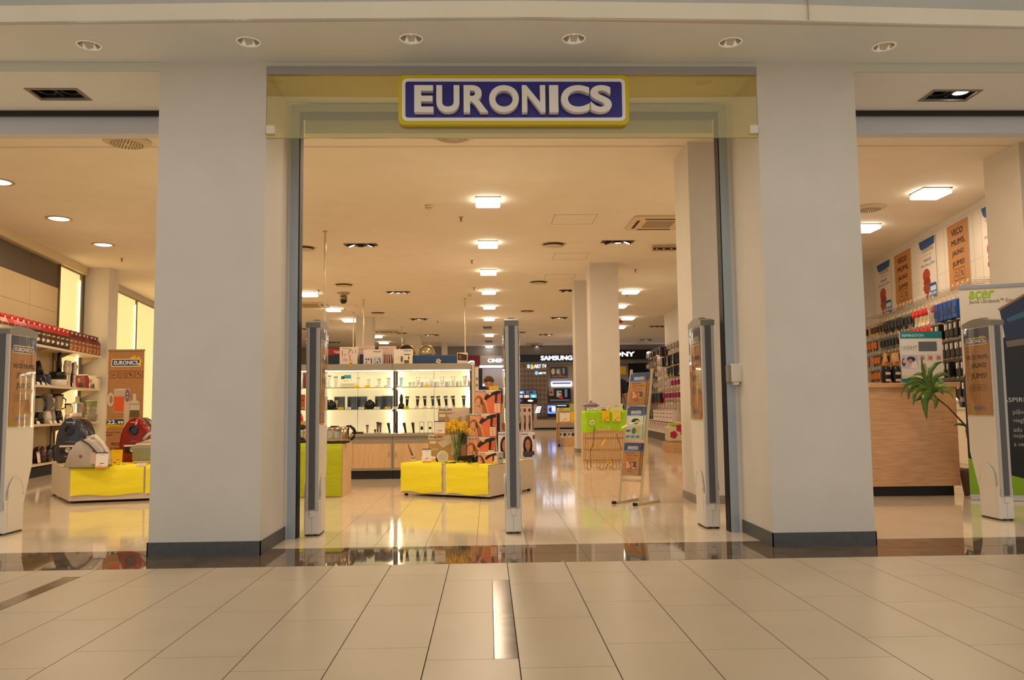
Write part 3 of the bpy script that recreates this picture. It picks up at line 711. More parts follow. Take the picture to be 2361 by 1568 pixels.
# ------------------------------------------------------------------ lit shelf units in the middle
YF, YB = 12.65, 13.12
ALS = M('#A39A88', .4, .35); LITBACK = M('#F8E6BC', .5, emit=.45); TUBE = M('#FFF3D2', .5, emit=15.0)
bays = [(-3.90, -2.69, 'lit shelf unit of shavers, left one behind the left gate'), (-2.685, -1.475, 'lit glass-shelf unit with shaver boxes behind the green covered plinth'), (-1.47, -.255, 'lit glass-shelf unit with epilators above and black shavers below')]
for i, (a, b_, lab) in enumerate(bays):
    t = thing('display_shelf_unit', lab, 'shelf unit', (0, 0, 0), 0, 'lit display shelf units')
    b = MB(); b.box(a, b_, YF-.02, YB+.04, 1.665, 1.765, ALS); b.build('header', t)
    b = MB(); b.box(a, b_, YB, YB+.03, .69, 1.665, LITBACK); b.box((a+b_)/2-.004, (a+b_)/2+.004, YB-.002, YB, .69, 1.665, M('#D9C99A', .5)); b.build('back_panel', t)
    for k, xx in enumerate((a, b_-.035)):
        b = MB(); b.box(xx, xx+.035, YB-.05, YB, .13, 1.665, ALS); b.box(xx+.011, xx+.024, YB-.052, YB-.05, .7, 1.66, MBLACK); b.build('upright', t)
    for k, xx in enumerate((a+.055, b_-.055)):
        b = MB(); b.cyl((xx, YB-.03, 0), .012, .72, 1.64, TUBE, 8); b.build('light_tube', t)
    b = MB(); b.box(a+.05, b_-.05, YF+.03, YF+.06, 1.655, 1.664, TUBE); b.build('header_light', t)
    for zz in (1.405, 1.068):
        b = MB(); b.box(a+.02, b_-.02, YF+.06, YB-.06, zz-.006, zz, glassy('shelf_glass', '#E9F6E6', .2, .02, .06)); b.box(a+.02, b_-.02, YF+.057, YF+.06, zz-.007, zz+.001, M('#4C7A55', .2)); b.build('glass_shelf', t)
        for xx in (a+.03, b_-.04):
            b = MB(); b.prism([(YF+.1, zz-.008), (YB-.05, zz-.05), (YB-.05, zz-.008)], xx-.003, xx+.006, ALS, 'x'); b.build('bracket', t)
    b = MB(); b.box(a, b_, YF-.01, YB, .645, .69, ALS); b.box(a, b_, YF+.02, YB, .60, .64, ALS); b.box(a+.03, b_-.03, YF+.05, YF+.055, .615, .632, M('#E8D8A8', .3)); b.build('worktop', t)
    b = MB(); b.box(a, b_, YF+.03, YB, .13, .60, M('#A99A86', .5)); b.box(a, b_, YF, YF+.03, .545, .60, ALS); b.box(a, b_, YF, YF+.03, .13, .165, ALS); b.box(a, a+.02, YF, YF+.03, .165, .545, ALS); b.box(b_-.02, b_, YF, YF+.03, .165, .545, ALS); b.build('cupboard_body', t)
    m_ = (a+b_)/2
    for k, (p, q) in enumerate(((a+.022, m_-.002), (m_+.002, b_-.022))):
        b = MB(); b.box(p, q, YF+.003, YF+.022, .167, .543, BEECHV); d_ = b.build('door', t)
        hx = p+.03 if k == 0 else q-.03
        b = MB(); b.bbox(hx-.006, hx+.006, YF-.022, YF+.003, .33, .42, CHROME, .004); b.build('handle', d_)
    b = MB(); b.box(a, b_, YF+.05, YB, 0, .13, M('#20222B', .45)); b.build('plinth', t)
t = thing('shelf_end_panel', 'narrow pale end panel with hanging goods strip at the right end of the lit shelves', 'panel', (-.245, 12.66, 0))
b = MB(); b.box(0, .03, 0, .5, 0, 1.77, M('#D9C198', .5)); b.build('board', t)
b = MB(); b.box(.05, .10, -.01, .01, .6, 1.70, M('#D9CFC6', .5)); 
for k in range(9): b.box(.065, .085, -.014, -.011, .7+k*.1, .74+k*.1, M('#5A5558', .5))
b.build('hanging_strip', t)

# goods on the glass shelves -------------------------------------------------
YS = 12.86
def onshelf(px, row): return at(px, (892, 946, 997)[row], Y=YS).x, (1.405, 1.068, .69)[row]
SILV = M('#C9C9CC', .25, .6); DSHV = M('#26241F', .25); DBLU = M('#26426B', .3); DBOX = '#3E4450'
def trimmer(name, lab, px, row, h, body, group, w=.022, head=None, lean=0, stand=True, cat='shaver'):
    x, z = onshelf(px, row); t = thing(name, lab, cat, (x, YS, z), 0, group)
    if stand:
        b = MB(); b.bbox(-w*1.4, w*1.4, -.03, .03, 0, .014, M('#E8E4DC', .4), .004); b.build('stand', t)
    z0 = .014 if stand else 0
    b = MB(); T = Matrix.Translation((0, 0, z0)) @ Matrix.Rotation(lean, 4, 'Y'); b.T = T
    b.loft([ring(0, 0, h*q, w*s, w*.8*s) for q, s in ((0, .62), (.12, .7), (.45, .8), (.7, 1.0), (.84, 1.05))], body); b.build('body', t)
    b = MB(); b.T = T; b.loft([ring(0, -.002, h*q, w*s, w*.8*s) for q, s in ((.84, 1.1), (.92, 1.22), (1, 1.05))], head or DSHV); b.build('head', t)
    return t
SH = 'objects on the lit glass shelves'
trimmer('epilator', 'tall pale epilator at the left end of the upper glass shelf', 758, 0, .19, M('#D8D2C4', .3), None, .030, M('#A8A39A', .3), cat='epilator')
trimmer('epilator', 'pale blue-buttoned epilator second on the upper glass shelf', 774, 0, .17, M('#CFCBC0', .3), None, .028, M('#9C978C', .3), cat='epilator')
x, z = onshelf(797, 0); carton('grooming_set_box', 'pale set box with teal top strip on the upper glass shelf', 'box', x, YS-.02, z, .17, .05, .20, '#D9D6BE', draw=lambda b, w, h: (b.frect(w*.35, w, h*.72, h, .0006, M('#1E7C84')), b.frect(w*.1, w*.4, h*.68, h*.92, .0006, M('#33402E')), b.fell(w*.6, h*.5, w*.3, h*.12, .0008, M('#D7A98C'))))
x, z = onshelf(806, 0); 
b = MB(); b.bbox(-.11, .11, -.05, .03, 0, .09, M('#E4DEC8', .3), .012); b.box(-.1, .1, -.052, -.05, .045, .05, M('#C9C2A8', .4)); o = b.build('accessory_case'); o.location = (x, YS-.06, z); tag(o, 'low white accessory case before the teal-topped set box', 'case')
for px, hh, lab in ((824, .15, 'slim white lady shaver above a yellow tag on the upper shelf'), (850, .12, 'short white epilator with a red dot above a yellow tag'), (874, .125, 'grey speckled epilator on the upper shelf'), (896, .14, 'white shaver with dark edge beside the shelf post'), (925, .14, 'pale turquoise lady shaver left in the right shelf unit'), (945, .06, 'tiny white trimmer on the upper shelf of the right unit')):
    trimmer('lady_shaver', lab, px, 0, hh, M('#DAD6CE' if px != 925 else '#AFC9CE', .3), None, .027 if px not in (824, 945) else .022, M('#BDB9B0', .3), .08 if px == 824 else 0)
EP = ['first', 'second', 'third', 'fourth', 'fifth']
for k, px in enumerate((964, 994, 1020, 1045, 1072)):
    t = trimmer('epilator', '%s large white epilator from the left in the right shelf unit' % EP[k], px, 0, .165, M('#DEDACF', .28), 'white epilators of the right unit', .033, M('#EFEDE6', .3), 0, cat='epilator')
    for s, cc in ((-1, '#F1EEE6'), (1, '#B9B4C8')):
        x, z = onshelf(px+s*9.5, 0)
        b = MB(); b.bbox(-.020, .020, -.015, .015, 0, .075, M('#CFC8BE' if s < 0 else '#A9A3BE', .4), .004); b.bbox(-.024, .024, -.018, .018, .075, .115, M('#F3F0E8', .3), .006)
        o = b.build('attachment_bottle'); o.location = (x, YS-.04, z); tag(o, 'white-capped bottle %s the %s large white epilator' % ('left of' if s < 0 else 'right of', EP[k]), 'bottle', 'white-capped bottles')
# middle row left unit
def dome(px, lab):
    x, z = onshelf(px, 1); t = thing('shaver_cleaning_dock', lab, 'shaver dock', (x, YS-.05, z), 0, 'round black shaver docks')
    b = MB(); b.lathe([(.06, 0), (.078, .03), (.082, .07), (.065, .11), (.03, .135), (.001, .14)], M('#12130F', .15), 18); b.build('body', t)
    b = MB(); b.lathe([(.022, .13), (.03, .145), (.015, .15), (.001, .15)], M('#3A3A34', .2), 12); b.build('knob', t)
dome(765, 'round black shaver dock at the left of the middle glass shelf'); dome(854, 'round black shaver dock between two shaver box groups')
def shaverbox(px, w, h, lab, blue=False, sil=False):
    x, z = onshelf(px, 1)
    def dr(b, W_, H_):
        b.frect(W_*.45, W_*.95, H_*.05, H_*.93, .0004, M('#555F70')); b.frect(0, W_, H_*.95, H_, .0006, M('#B7C6D6'))
        b.frect(W_*.55, W_*.85, H_*.6, H_*.64, .0007, M('#2A3140')); b.frect(W_*.55, W_*.8, H_*.3, H_*.33, .0007, M('#98A0AC'))
        c_ = M('#23355E' if blue else ('#C9BFA8' if sil else '#1A1B16'), .2)
        b.fpoly([(W_*.12, H_*.1), (W_*.3, H_*.1), (W_*.36, H_*.7), (W_*.08, H_*.7)], .0008, c_); b.fell(W_*.22, H_*.82, W_*.2, H_*.13, .001, M('#4A4230', .3))
    carton('shaver_box', lab, 'box', x, YS-.03, z, w, .07, h, DBOX, draw=dr, group='dark blue-grey shaver boxes')
shaverbox(759, .09, .155, 'short dark shaver box behind the left round dock'); shaverbox(783, .155, .205, 'dark shaver box with a silver razor picture', sil=True)
shaverbox(811, .125, .205, 'dark shaver box with orange-edged side left of centre'); shaverbox(834, .16, .205, 'wide dark shaver box just left of the right round dock')
shaverbox(873, .105, .205, 'narrow dark shaver box right of the right round dock'); shaverbox(894, .165, .21, 'dark shaver box with a blue razor beside the shelf post', blue=True)
# middle row right unit
x, z = onshelf(926, 1); t = thing('shaver_dock', 'tall black shaver standing in its dock beside the shelf post', 'shaver dock', (x, YS-.04, z))
b = MB(); b.lathe([(.055, 0), (.05, .03), (.045, .07), (.03, .085)], M('#15150F', .2), 16); b.build('base', t)
b = MB(); b.loft([ring(0, 0, q, s, s*.8) for q, s in ((.07, .022), (.12, .026), (.17, .03), (.2, .022))], M('#2A251A', .2)); b.ball((0, 0, .21), .02, M('#1A1A14', .3), 10); b.build('shaver', t)
for k, (px, cc, ln) in enumerate(((939, DSHV, -.05), (963, DSHV, -.04), (981, DSHV, .06), (999, DBLU, .05), (1014, DSHV, .16), (1030, DSHV, .1), (1047, M('#1E2438', .3), .12), (1070, DBLU, .03))):
    labs = ['first black shaver right of the dock on the middle shelf', 'second black shaver with silver foot on the middle shelf', 'third black shaver with silver foot on the middle shelf', 'bright blue shaver among black ones on the middle shelf', 'black shaver leaning right, after the blue one', 'black shaver with silver band, sixth on the middle shelf', 'navy leaning shaver, seventh on the middle shelf', 'slim blue shaver at the right end of the middle shelf']
    x, z = onshelf(px, 1)
    t = thing('electric_shaver', labs[k], 'shaver', (x, YS-.05, z), 0, 'standing shavers on the middle shelf')
    b = MB(); b.bbox(-.034, .034, -.04, .04, 0, .012, M('#E2E2D0', .3), .004); b.bbox(-.026, .026, -.01, .03, .012, .05, M('#E8E6D6', .3), .008); b.build('stand', t)
    T = Matrix.Translation((0, -.01, .045)) @ Matrix.Rotation(-ln, 4, 'Y')
    b = MB(); b.T = T; b.loft([ring(0, 0, q, s, s*.85) for q, s in ((0, .018), (.05, .021), (.09, .025), (.125, .03))], cc); b.build('body', t)
    b = MB(); b.T = T; b.loft([ring(0, 0, q, s, s*.85) for q, s in ((.100, .0265), (.115, .029), (.125, .031))], SILV); b.loft([ring(0, -.002, q, s, s*.8) for q, s in ((.124, .031), (.142, .034), (.15, .03))], M('#5A5A50', .25, .3)); b.build('head', t)
# lower row
for px, hh, lab, ln in ((847, .12, 'small silver trimmer with a wide head on the counter', 0), (865, .05, 'tiny dark trimmer on the counter', 0), (871, .165, 'tall grey trimmer left of a pair on the counter', 0), (877, .155, 'tall grey trimmer right of a pair on the counter', 0)):
    trimmer('hair_trimmer', lab, px, 2, hh, M('#6A6658', .3) if px > 850 else M('#9C9686', .3), 'trimmers on the left counter', .02, M('#4A4840', .3))
for k, (px, ln) in enumerate(((899, -.16), (915, -.12), (936, -.2), (954, -.1))):
    lab = ['black clipper leaning left beside the shelf post on the counter', 'black clipper with orange dot right of the counter post', 'curved black clipper on the counter of the right unit', 'black clipper with green mark, third on the right counter'][k]
    trimmer('hair_clipper', lab, px, 2, .165, DSHV, 'black clippers on the counter', .021, M('#3A4030', .3), ln, False)
for k, px in enumerate((973, 992)):
    x, z = onshelf(px, 2); t = thing('clear_shaver_stand', 'clear acrylic stand holding a black gadget, %s one left of the beige boxes' % ('first' if k == 0 else 'second'), 'stand', (x, YS-.03, z), 0, 'clear stands on the counter')
    b = MB()
    for s in (-1, 1): b.bbox(s*.032-.004, s*.032+.004, -.02, .02, 0, .17, glassy('stand_acrylic', '#CFD8C4', .4, .1, .25), .002)
    b.box(-.036, .036, -.02, .02, .165, .172, M('#7A8270', .3)); b.build('frame', t)
    b = MB(); b.ball((0, -.01, .075), .022, MBLACK, 10, (1, .8, 1.5 if k == 0 else 1)); b.build('gadget', t)
x, z = onshelf(826, 2); b = MB(); b.bbox(-.09, .09, -.04, .04, 0, .03, M('#4A4338', .3), .01); o = b.build('razor_tray'); o.location = (x, YS-.05, z); tag(o, 'flat dark razor tray behind the steel kettle on the counter', 'tray')
for px, row, col, n in ((826, 0, 'y', 'under the slim white lady shaver'), (850, 0, 'y', 'under the short red-dotted epilator'), (873, 0, 'w', 'under the grey speckled epilator'), (893, 0, 'w', 'beside the upper shelf post'), (762, 0, 'w', 'at the upper left of the middle unit'), (924, 0, 'w', 'under the turquoise lady shaver'), (962, 0, 'w', 'under the first large epilator'), (985, 0, 'y', 'under the second large epilator'), (1020, 0, 'w', 'under the third large epilator'), (1071, 0, 'w', 'under the fifth large epilator'),
                        (789, 1, 'y', 'before the silver razor box'), (806, 1, 'w', 'before the orange-edged shaver box'), (836, 1, 'w', 'left of the right round dock'), (872, 1, 'w', 'before the narrow shaver box'), (896, 1, 'y', 'before the blue razor box'), (913, 1, 'w', 'left of the tall docked shaver'), (939, 1, 'y', 'before the first black shaver'), (963, 1, 'w', 'before the second black shaver'), (981, 1, 'w', 'before the third black shaver'), (999, 1, 'w', 'before the bright blue shaver')):
    x, z = onshelf(px, row); tagcard('%s price tag %s' % ('yellow' if col == 'y' else 'white', n), x, YF+.072, z, .085, .035, col, '%s shelf price tags' % ('yellow' if col == 'y' else 'white'))
# goods of the left unit, seen in the gap beside the gate
x, z = onshelf(693, 0); t = thing('boxed_epilator', 'white appliance between dark red packs, left of the left gate', 'epilator', (x, YS, z))
b = MB(); b.loft([ring(0, 0, q, s, s*.7) for q, s in ((0, .03), (.1, .034), (.2, .04), (.24, .03))], M('#E8E2D6', .3)); b.build('body', t); b = MB(); b.cyl((0, -.028, .11), .014, 0, .01, LGREY, 12); b.build('dial', t)
for k, px in enumerate((684, 702)):
    x, z = onshelf(px, 0); carton('red_pack', 'dark red pack with orange top, %s the white appliance by the left gate' % ('left of' if k == 0 else 'right of'), 'box', x, YS, z, .05, .05, .27, '#5E1F1A', draw=lambda b, w, h: b.frect(0, w, h*.86, h, .0006, M('#D8601C')))
for px, cc, lab in ((684, '#1C1A18', 'black upright box on the middle shelf by the door frame'), (698, '#B4552A', 'orange-brown upright box on the middle shelf by the left gate')):
    x, z = onshelf(px, 1); carton('upright_box', lab, 'box', x, YS, z, .07, .07, .24, cc, draw=lambda b, w, h: (b.frect(w*.15, w*.85, h*.06, h*.2, .0006, M('#A8902A')), b.frect(w*.2, w*.8, h*.6, h*.66, .0006, M('#3A2A22'))))
# on top of the shelf units ---------------------------------------------------
ZT = 1.765
def topbox(name, lab, x0, x1, ytop, Y, d, face, draw=None, rz=0, side=None, z0=ZT):
    a = at(x0, 838, Y=Y); b_ = at(x1, 838, Y=Y); h = at((x0+x1)/2, ytop, Y=Y).z-z0
    return carton(name, lab, 'box', (a.x+b_.x)/2, Y, z0, b_.x-a.x, d, h, face, rz, side, None, draw)
def dr_valera(b, w, h): b.text('Valera', w*.42, w*.88, h*.72, h*.90, .0006, LETW); b.frect(w*.05, w*.3, h*.3, h*.6, .0006, M('#D9C8B0'))
topbox('red_box', 'red appliance box lettered Valera on top of the lit shelves', 752, 793, 804, 12.95, .12, '#B3281A', dr_valera)
topbox('navy_box', 'plain dark navy box in front of the red box on the shelf top', 753, 784, 818, 12.80, .10, '#272D3C', lambda b, w, h: b.frect(0, w*.12, 0, h, .0006, M('#4A3A34')))
def dr_white(b, w, h):
    c_ = M('#A86A4C'); b.frect(w*.05, w*.75, h*.12, h*.95, .0003, M('#E9D9CF'))
    b.fpoly([(w*.55, h*.9), (w*.62, h*.9), (w*.50, h*.55), (w*.47, h*.55)], .0006, c_); b.fpoly([(w*.60, h*.9), (w*.66, h*.86), (w*.78, h*.62), (w*.74, h*.62)], .0006, c_)
    for cx, cz in ((.3, .55), (.25, .28), (.38, .26)): b.fell(w*cx, h*cz, w*.05, h*.07, .0006, c_, 10); b.fell(w*cx, h*cz, w*.03, h*.04, .0008, M('#E9D9CF'), 10)
    b.fpoly([(w*.55, h*.5), (w*.62, h*.55), (w*.58, h*.3), (w*.7, h*.22), (w*.56, h*.22)], .0006, c_); b.fell(w*.15, h*.62, w*.025, h*.2, .0006, c_, 10); b.fell(w*.9, h*.75, w*.02, h*.12, .0006, c_, 10)
    b.frect(w*.14, w*.5, h*.905, h*.93, .0006, M('#7A5A50'))
topbox('attachment_set_box', 'white box printed with small brown hair attachments, on the shelf top', 783, 824, 800, 12.74, .12, '#EADCD2', dr_white)
topbox('blue_box', 'narrow dark blue box end between two white boxes on the shelf top', 829, 838, 817, 12.78, .2, '#22304A')
def dr_ph1(b, w, h):
    b.text('PHILIPS', w*.54, w*.94, h*.80, h*.90, .0006, NAVY, .02); b.frect(w*.05, w*.5, h*.02, h*.5, .0004, M('#D6D3DA')); b.frect(w*.52, w*.96, h*.02, h*.5, .0004, M('#B9C8DC'))
    for cx, cz, cc in ((.15, .33, '#5A4A4A'), (.28, .33, '#6A4450'), (.62, .3, '#C98A5A'), (.62, .1, '#C98A5A'), (.15, .12, '#7A6A60'), (.75, .12, '#5A5A70')): b.fell(w*cx, h*cz, w*.045, h*.07, .0006, M(cc), 10)
    b.frect(w*.39, w*.46, h*.05, h*.4, .0006, M('#7A4A34')); b.tube([(w*.78, -.002, h*.36), (w*.86, -.002, h*.38), (w*.92, -.002, h*.1)], .006, M('#4A5A70'), 6)
topbox('hair_set_box', 'white box with PHILIPS at its upper right, middle of the shelf top', 838, 881, 806, 12.72, .14, '#E9DDD4', dr_ph1)
def dr_pinkb(b, w, h):
    for k, cx in enumerate((.2, .35, .5, .65, .8)): b.fpoly([(w*(cx-.04), h*.08), (w*(cx+.04), h*.08), (w*(cx+.1-k*.03), h*.55), (w*(cx+.04-k*.03), h*.55)], .0006, M('#7A4038' if k % 2 else '#8A5A4A'))
    b.frect(w*.1, w*.6, h*.85, h*.88, .0006, M('#B99A90'))
topbox('pink_set_box', 'large pale pink box standing behind the white ones, left part', 820, 862, 797, 12.98, .1, '#D9BDAF', lambda b, w, h: b.frect(w*.1, w*.6, h*.8, h*.84, .0006, M('#B99A90')))
topbox('pink_set_box', 'pale pink box with dark styling tools pictured, behind the shelf top row', 873, 912, 798, 12.92, .12, '#D9BDAF', dr_pinkb)
def dr_ph2(b, w, h):
    b.text('PHILIPS', w*.54, w*.94, h*.84, h*.93, .0006, NAVY, .02); b.frect(w*.55, w*.87, h*.60, h*.66, .0006, M('#4A3420')); b.frect(w*.35, w*.52, h*.05, h*.55, .0006, M('#D5CFC4')); b.frect(w*.38, w*.47, h*.15, h*.5, .0008, M('#4A3024'))
    b.frect(w*.55, w*.82, h*.03, h*.25, .0006, M('#7A5A24')); b.fell(w*.8, h*.4, w*.04, h*.12, .0006, M('#5A4434'), 10); b.frect(w*.1, w*.3, h*.3, h*.32, .0006, M('#B9AFA4')); b.frect(w*.1, w*.3, h*.45, h*.47, .0006, M('#B9AFA4'))
topbox('straightener_box', 'white box with PHILIPS and a small gold picture, left of the blue panel', 908, 951, 805, 12.70, .14, '#EBE2D2', dr_ph2)
t = thing('blue_display_base', 'long plain blue display board on the shelf top carrying two round mirrors behind', 'display stand', (at(1003, 838, Y=12.74).x, 12.74, ZT))
w = px2m(103, 12.74); b = MB(); b.bbox(-w/2, w/2, 0, .05, 0, .135, M('#27456F', .5), .012); b.build('panel', t)
def mirror(px, ytop, rr, col, glass, lab):
    p = at(px, ytop, Y=12.99); R_ = px2m(rr, 12.99); t = thing('round_mirror', lab, 'mirror', (p.x, 12.99, ZT), 0, 'round table mirrors')
    cz = p.z-R_-ZT
    b = MB(); T = Matrix.Translation((0, 0, cz)) @ Matrix.Rotation(PI/2, 4, 'X'); b.T = T
    n = 28; b.loft([[((R_-.008+.012*math.cos(a))*math.cos(2*PI*k/n), (R_-.008+.012*math.cos(a))*math.sin(2*PI*k/n), .012*math.sin(a)) for k in range(n)] for a in [2*PI*j/8 for j in range(9)]], col, True, False); b.build('frame', t)
    b = MB(); b.T = T; b.lathe([(.001, .004), (R_-.01, .004), (R_-.01, -.004)], glass, n); b.build('glass', t)
    b = MB(); b.cyl((0, 0, 0), .01, .01, max(cz-R_, .012), col, 8); b.lathe([(.07, 0), (.06, .012), (.01, .016)], col, 16); b.build('foot', t)
    b = MB(); b.ball((R_+.01, 0, cz), .013, col, 8); b.build('pivot', t)
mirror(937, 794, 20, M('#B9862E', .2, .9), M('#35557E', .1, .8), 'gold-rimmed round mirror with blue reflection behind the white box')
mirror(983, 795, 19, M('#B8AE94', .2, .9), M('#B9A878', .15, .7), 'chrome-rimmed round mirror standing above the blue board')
topbox('photo_box', 'small white box with a dark photo at the right end of the shelf top', 1054, 1078, 813, 12.74, .12, '#E2CDB8', lambda b, w, h: (b.fpoly([(w*.05, h*.95), (w*.95, h*.8), (w*.95, h*.25), (w*.05, h*.3)], .0006, M('#3A2A1E')), b.fell(w*.3, h*.6, w*.12, h*.2, .0008, M('#8A5A3A'), 10)))
def flower_on(px, py, Y, petal, heart, lab, r=.035, n=6):
    p = at(px, py, Y=Y); t = thing('daffodil_decoration', lab, 'flower', (p.x, Y, p.z), 0, 'flowers fixed on the shelf edge')
    b = MB()
    for k in range(n):
        a = 2*PI*k/n+.3; b.add([(0, 0, 0), (r*.6*math.cos(a-.4), -.008, r*.6*math.sin(a-.4)), (r*math.cos(a), -.004, r*math.sin(a)), (r*.6*math.cos(a+.4), -.008, r*.6*math.sin(a+.4))], [(0, 1, 2, 3)], petal)
    b.build('petal_ring', t)
    b = MB(); b.T = Matrix.Rotation(PI/2, 4, 'X'); b.lathe([(.006, .0), (.010, .012), (.015, .02)], heart, 10, cap=False); b.lathe([(.001, .004), (.009, .004)], heart, 10); b.build('trumpet', t)
YEL = M('#F8D210', .5); YEL2 = M('#F0A810', .5); PETW = M('#F2EEE2', .5)
flower_on(809, 838, 12.625, YEL, YEL2, 'yellow flower fixed on the shelf header below the attachment box', .055, 3)
flower_on(1011, 833, 12.72, PETW, YEL, 'white daffodil fixed on the blue display board', .05)

# ------------------------------------------------------------------ green covered plinth with kettle
t = thing('green_covered_plinth', 'beech plinth with lime green crepe cloth over its front, behind the left gate', 'display plinth', (-1.79, 10.16, 0))
b = MB(); b.box(-1.3, 0, 0, .62, 0, .648, BEECHV); b.build('body', t)
b = MB(); n = 24; zt = .652
top_ = [(-1.31+k*1.30/n, -.012-.004*math.sin(k*1.7), zt) for k in range(n+1)]
mid_ = [[(-1.31+k*1.30/n+.004*math.sin(j), -.012-.008*abs(math.sin(k*.9+j*1.3)), zt-(zt-.012)*j/6) for k in range(n+1)] for j in range(1, 7)]
rows = [[(-1.31+k*1.22/n, .50, zt+.002) for k in range(n+1)], top_]+mid_
vs = [p for r_ in rows for p in r_]; fs = [(j*(n+1)+k, (j+1)*(n+1)+k, (j+1)*(n+1)+k+1, j*(n+1)+k+1) for j in range(len(rows)-1) for k in range(n)]
b.add(vs, fs, GCLOTH, True); b.build('cloth', t)
ZG = .655
# steel kettle
def kettle(px0, px1, ytop, ybot, Y, lab):
    a = at(px0, ybot, Y=Y); c_ = at(px1, ytop, Y=Y); r = (c_.x-a.x)/2; H_ = c_.z-ZG; t = thing('steel_kettle', lab, 'kettle', ((a.x+c_.x)/2, Y, ZG))
    ST = M('#BDAE94', .16, 1.0)
    b = MB(); b.lathe([(r*.98, .022), (r*1.0, .05), (r*.99, H_*.9), (r*.9, H_), (.001, H_)], ST, 40); b.build('body', t)
    b = MB(); b.lathe([(r*1.0, 0), (r*1.02, .01), (r*.98, .024), (.001, .024)], MBLACK, 32); b.build('base', t)
    b = MB(); b.tube([(r*.75, 0, H_+.005), (r*1.02, 0, H_+.008), (r*1.24, 0, H_*.86), (r*1.34, 0, H_*.6), (r*1.26, 0, H_*.35), (r*1.06, 0, H_*.16)], [.012, .016, .02, .022, .018, .012], MBLACK, 10); b.build('handle', t)
    b = MB(); b.lathe([(r*.3, H_), (r*.28, H_+.012), (.001, H_+.016)], MBLACK, 20); b.build('lid_knob', t)
    b = MB(); b.loft([[(-r*.95, -.03, H_*.7), (-r*.95, .03, H_*.7), (-r*.95, .02, H_), (-r*.95, -.02, H_)], [(-r*1.12, -.015, H_*.92), (-r*1.12, .015, H_*.92), (-r*1.15, .012, H_*.99), (-r*1.15, -.012, H_*.99)]], ST); b.build('spout', t)
kettle(736, 807, 984, 1022, 10.35, 'wide brushed steel kettle with black handle on the green plinth')
p = at(759, 1024, Y=10.2); card('small white price card in front of the steel kettle', p.x, 10.2, ZG, .09, .045, 0, 'w', None, .1)
p = at(789, 1022, Y=10.45); b = MB()
for k in range(7): a = k*.9; b.add([(0, 0, 0), (.03*math.cos(a-.5), .03*math.sin(a-.5), .02), (.05*math.cos(a), .05*math.sin(a), .035), (.03*math.cos(a+.5), .03*math.sin(a+.5), .02)], [(0, 1, 2, 3)], YEL)
o = b.build('paper_flower'); o.location = (p.x, 10.45, ZG); tag(o, 'small crumpled yellow flower beside the kettle base', 'flower')
# blender parts and pasta jar left of the gate
p = at(694, 1022, Y=10.5); t = thing('stand_mixer', 'shiny chrome and black mixer on the green cloth beside the left gate', 'mixer', (p.x, 10.5, ZG))
b = MB(); b.bbox(-.09, .09, -.07, .07, 0, .035, MBLACK, .012); b.build('base', t)
b = MB(); b.loft([ring(0, .03, q, s, s*.8) for q, s in ((.03, .05), (.09, .035), (.14, .04), (.18, .05))], CHROME); b.build('body', t)
b = MB(); b.bbox(-.10, .06, -.04, .04, .17, .23, M('#2A2420', .3), .02); b.build('motor_head', t)
b = MB(); b.lathe([(.035, .04), (.055, .07), (.06, .13), (.057, .13), (.05, .07)], CHROME, 20, (-.05, -.04, 0)); b.build('bowl', t)
p = at(690, 1000, Y=10.7); carton('yellow_food_box', 'yellow box with a red jar standing on it by the left gate', 'box', p.x, 10.68, ZG, .16, .12, .27, '#D9A040')
t = thing('red_jar', 'small red jar with grey lid on the yellow box by the left gate', 'jar', (p.x-.005, 10.74, ZG+.27)); b = MB(); b.lathe([(.045, 0), (.047, .01), (.045, .07)], M('#C4261A', .3), 18); b.build('body', t); b = MB(); b.lathe([(.03, .07), (.03, .095), (.02, .105), (.001, .105)], M('#9C958A', .4), 16); b.build('lid', t)

# ------------------------------------------------------------------ yellow covered podium in the middle
A_, B_ = Vector((-1.095, 10.289, 0)), Vector((.009, 9.671, 0)); ang = math.atan2(B_.y-A_.y, B_.x-A_.x)
def podium(lab, loc, rz, w, d, h, cloth_cuts, skirt, side_over=0.0, skew=0.0):
    t = thing('covered_podium', lab, 'podium', loc, rz)
    b = MB(); b.prism([(0, 0), (w, 0), (w, d), (-skew, d)], .03, h, M('#D6C6B2', .5), 'z'); b.build('body', t)
    for (fx, fy) in ((.05, .05), (w-.05, .05), (w-.05, d-.05), (.06-skew, d-.05)):
        b = MB(); b.cyl((fx, fy, 0), .022, 0, .03, M('#2A2A2A', .6), 10); b.build('foot', t)
    for (c0, c1) in cloth_cuts:
        n = 14; b = MB(); sk = skew if c0 < .1 else 0; rows = [[(c0+(c1-c0)*k/n-sk*.8*(1-k/n), d*.92, h+.004+.002*math.sin(k)) for k in range(n+1)], [(c0+(c1-c0)*k/n-sk*.3*(1-k/n), d*.4, h+.005+.003*math.sin(k*2.)) for k in range(n+1)], [(c0+(c1-c0)*k/n, -.012, h+.006) for k in range(n+1)]]
        for j in range(1, 8):
            zz = h+.004-(h-skirt)*j/7
            rows.append([(c0+(c1-c0)*k/n, -.010-.006*(1+math.sin(j*2.1+k*.25)), zz+(.012*math.sin(k*.6) if j == 7 else 0)) for k in range(n+1)])
        vs = [p for r_ in rows for p in r_]; fs = [(j*(n+1)+k, (j+1)*(n+1)+k, (j+1)*(n+1)+k+1, j*(n+1)+k+1) for j in range(len(rows)-1) for k in range(n)]
        b.add(vs, fs, YCLOTH, True); b.build('cloth', t)
    return t
wf = (B_-A_).length
podium('low white podium under two yellow crepe cloths in the middle of the entrance view', (A_.x, A_.y, 0), ang, wf, 1.18, .395, [(.012, wf*.485), (wf*.53, wf-.008)], .045)
ZP = .402
def pod(px, py, z=ZP): return at(px, py, Z=z)
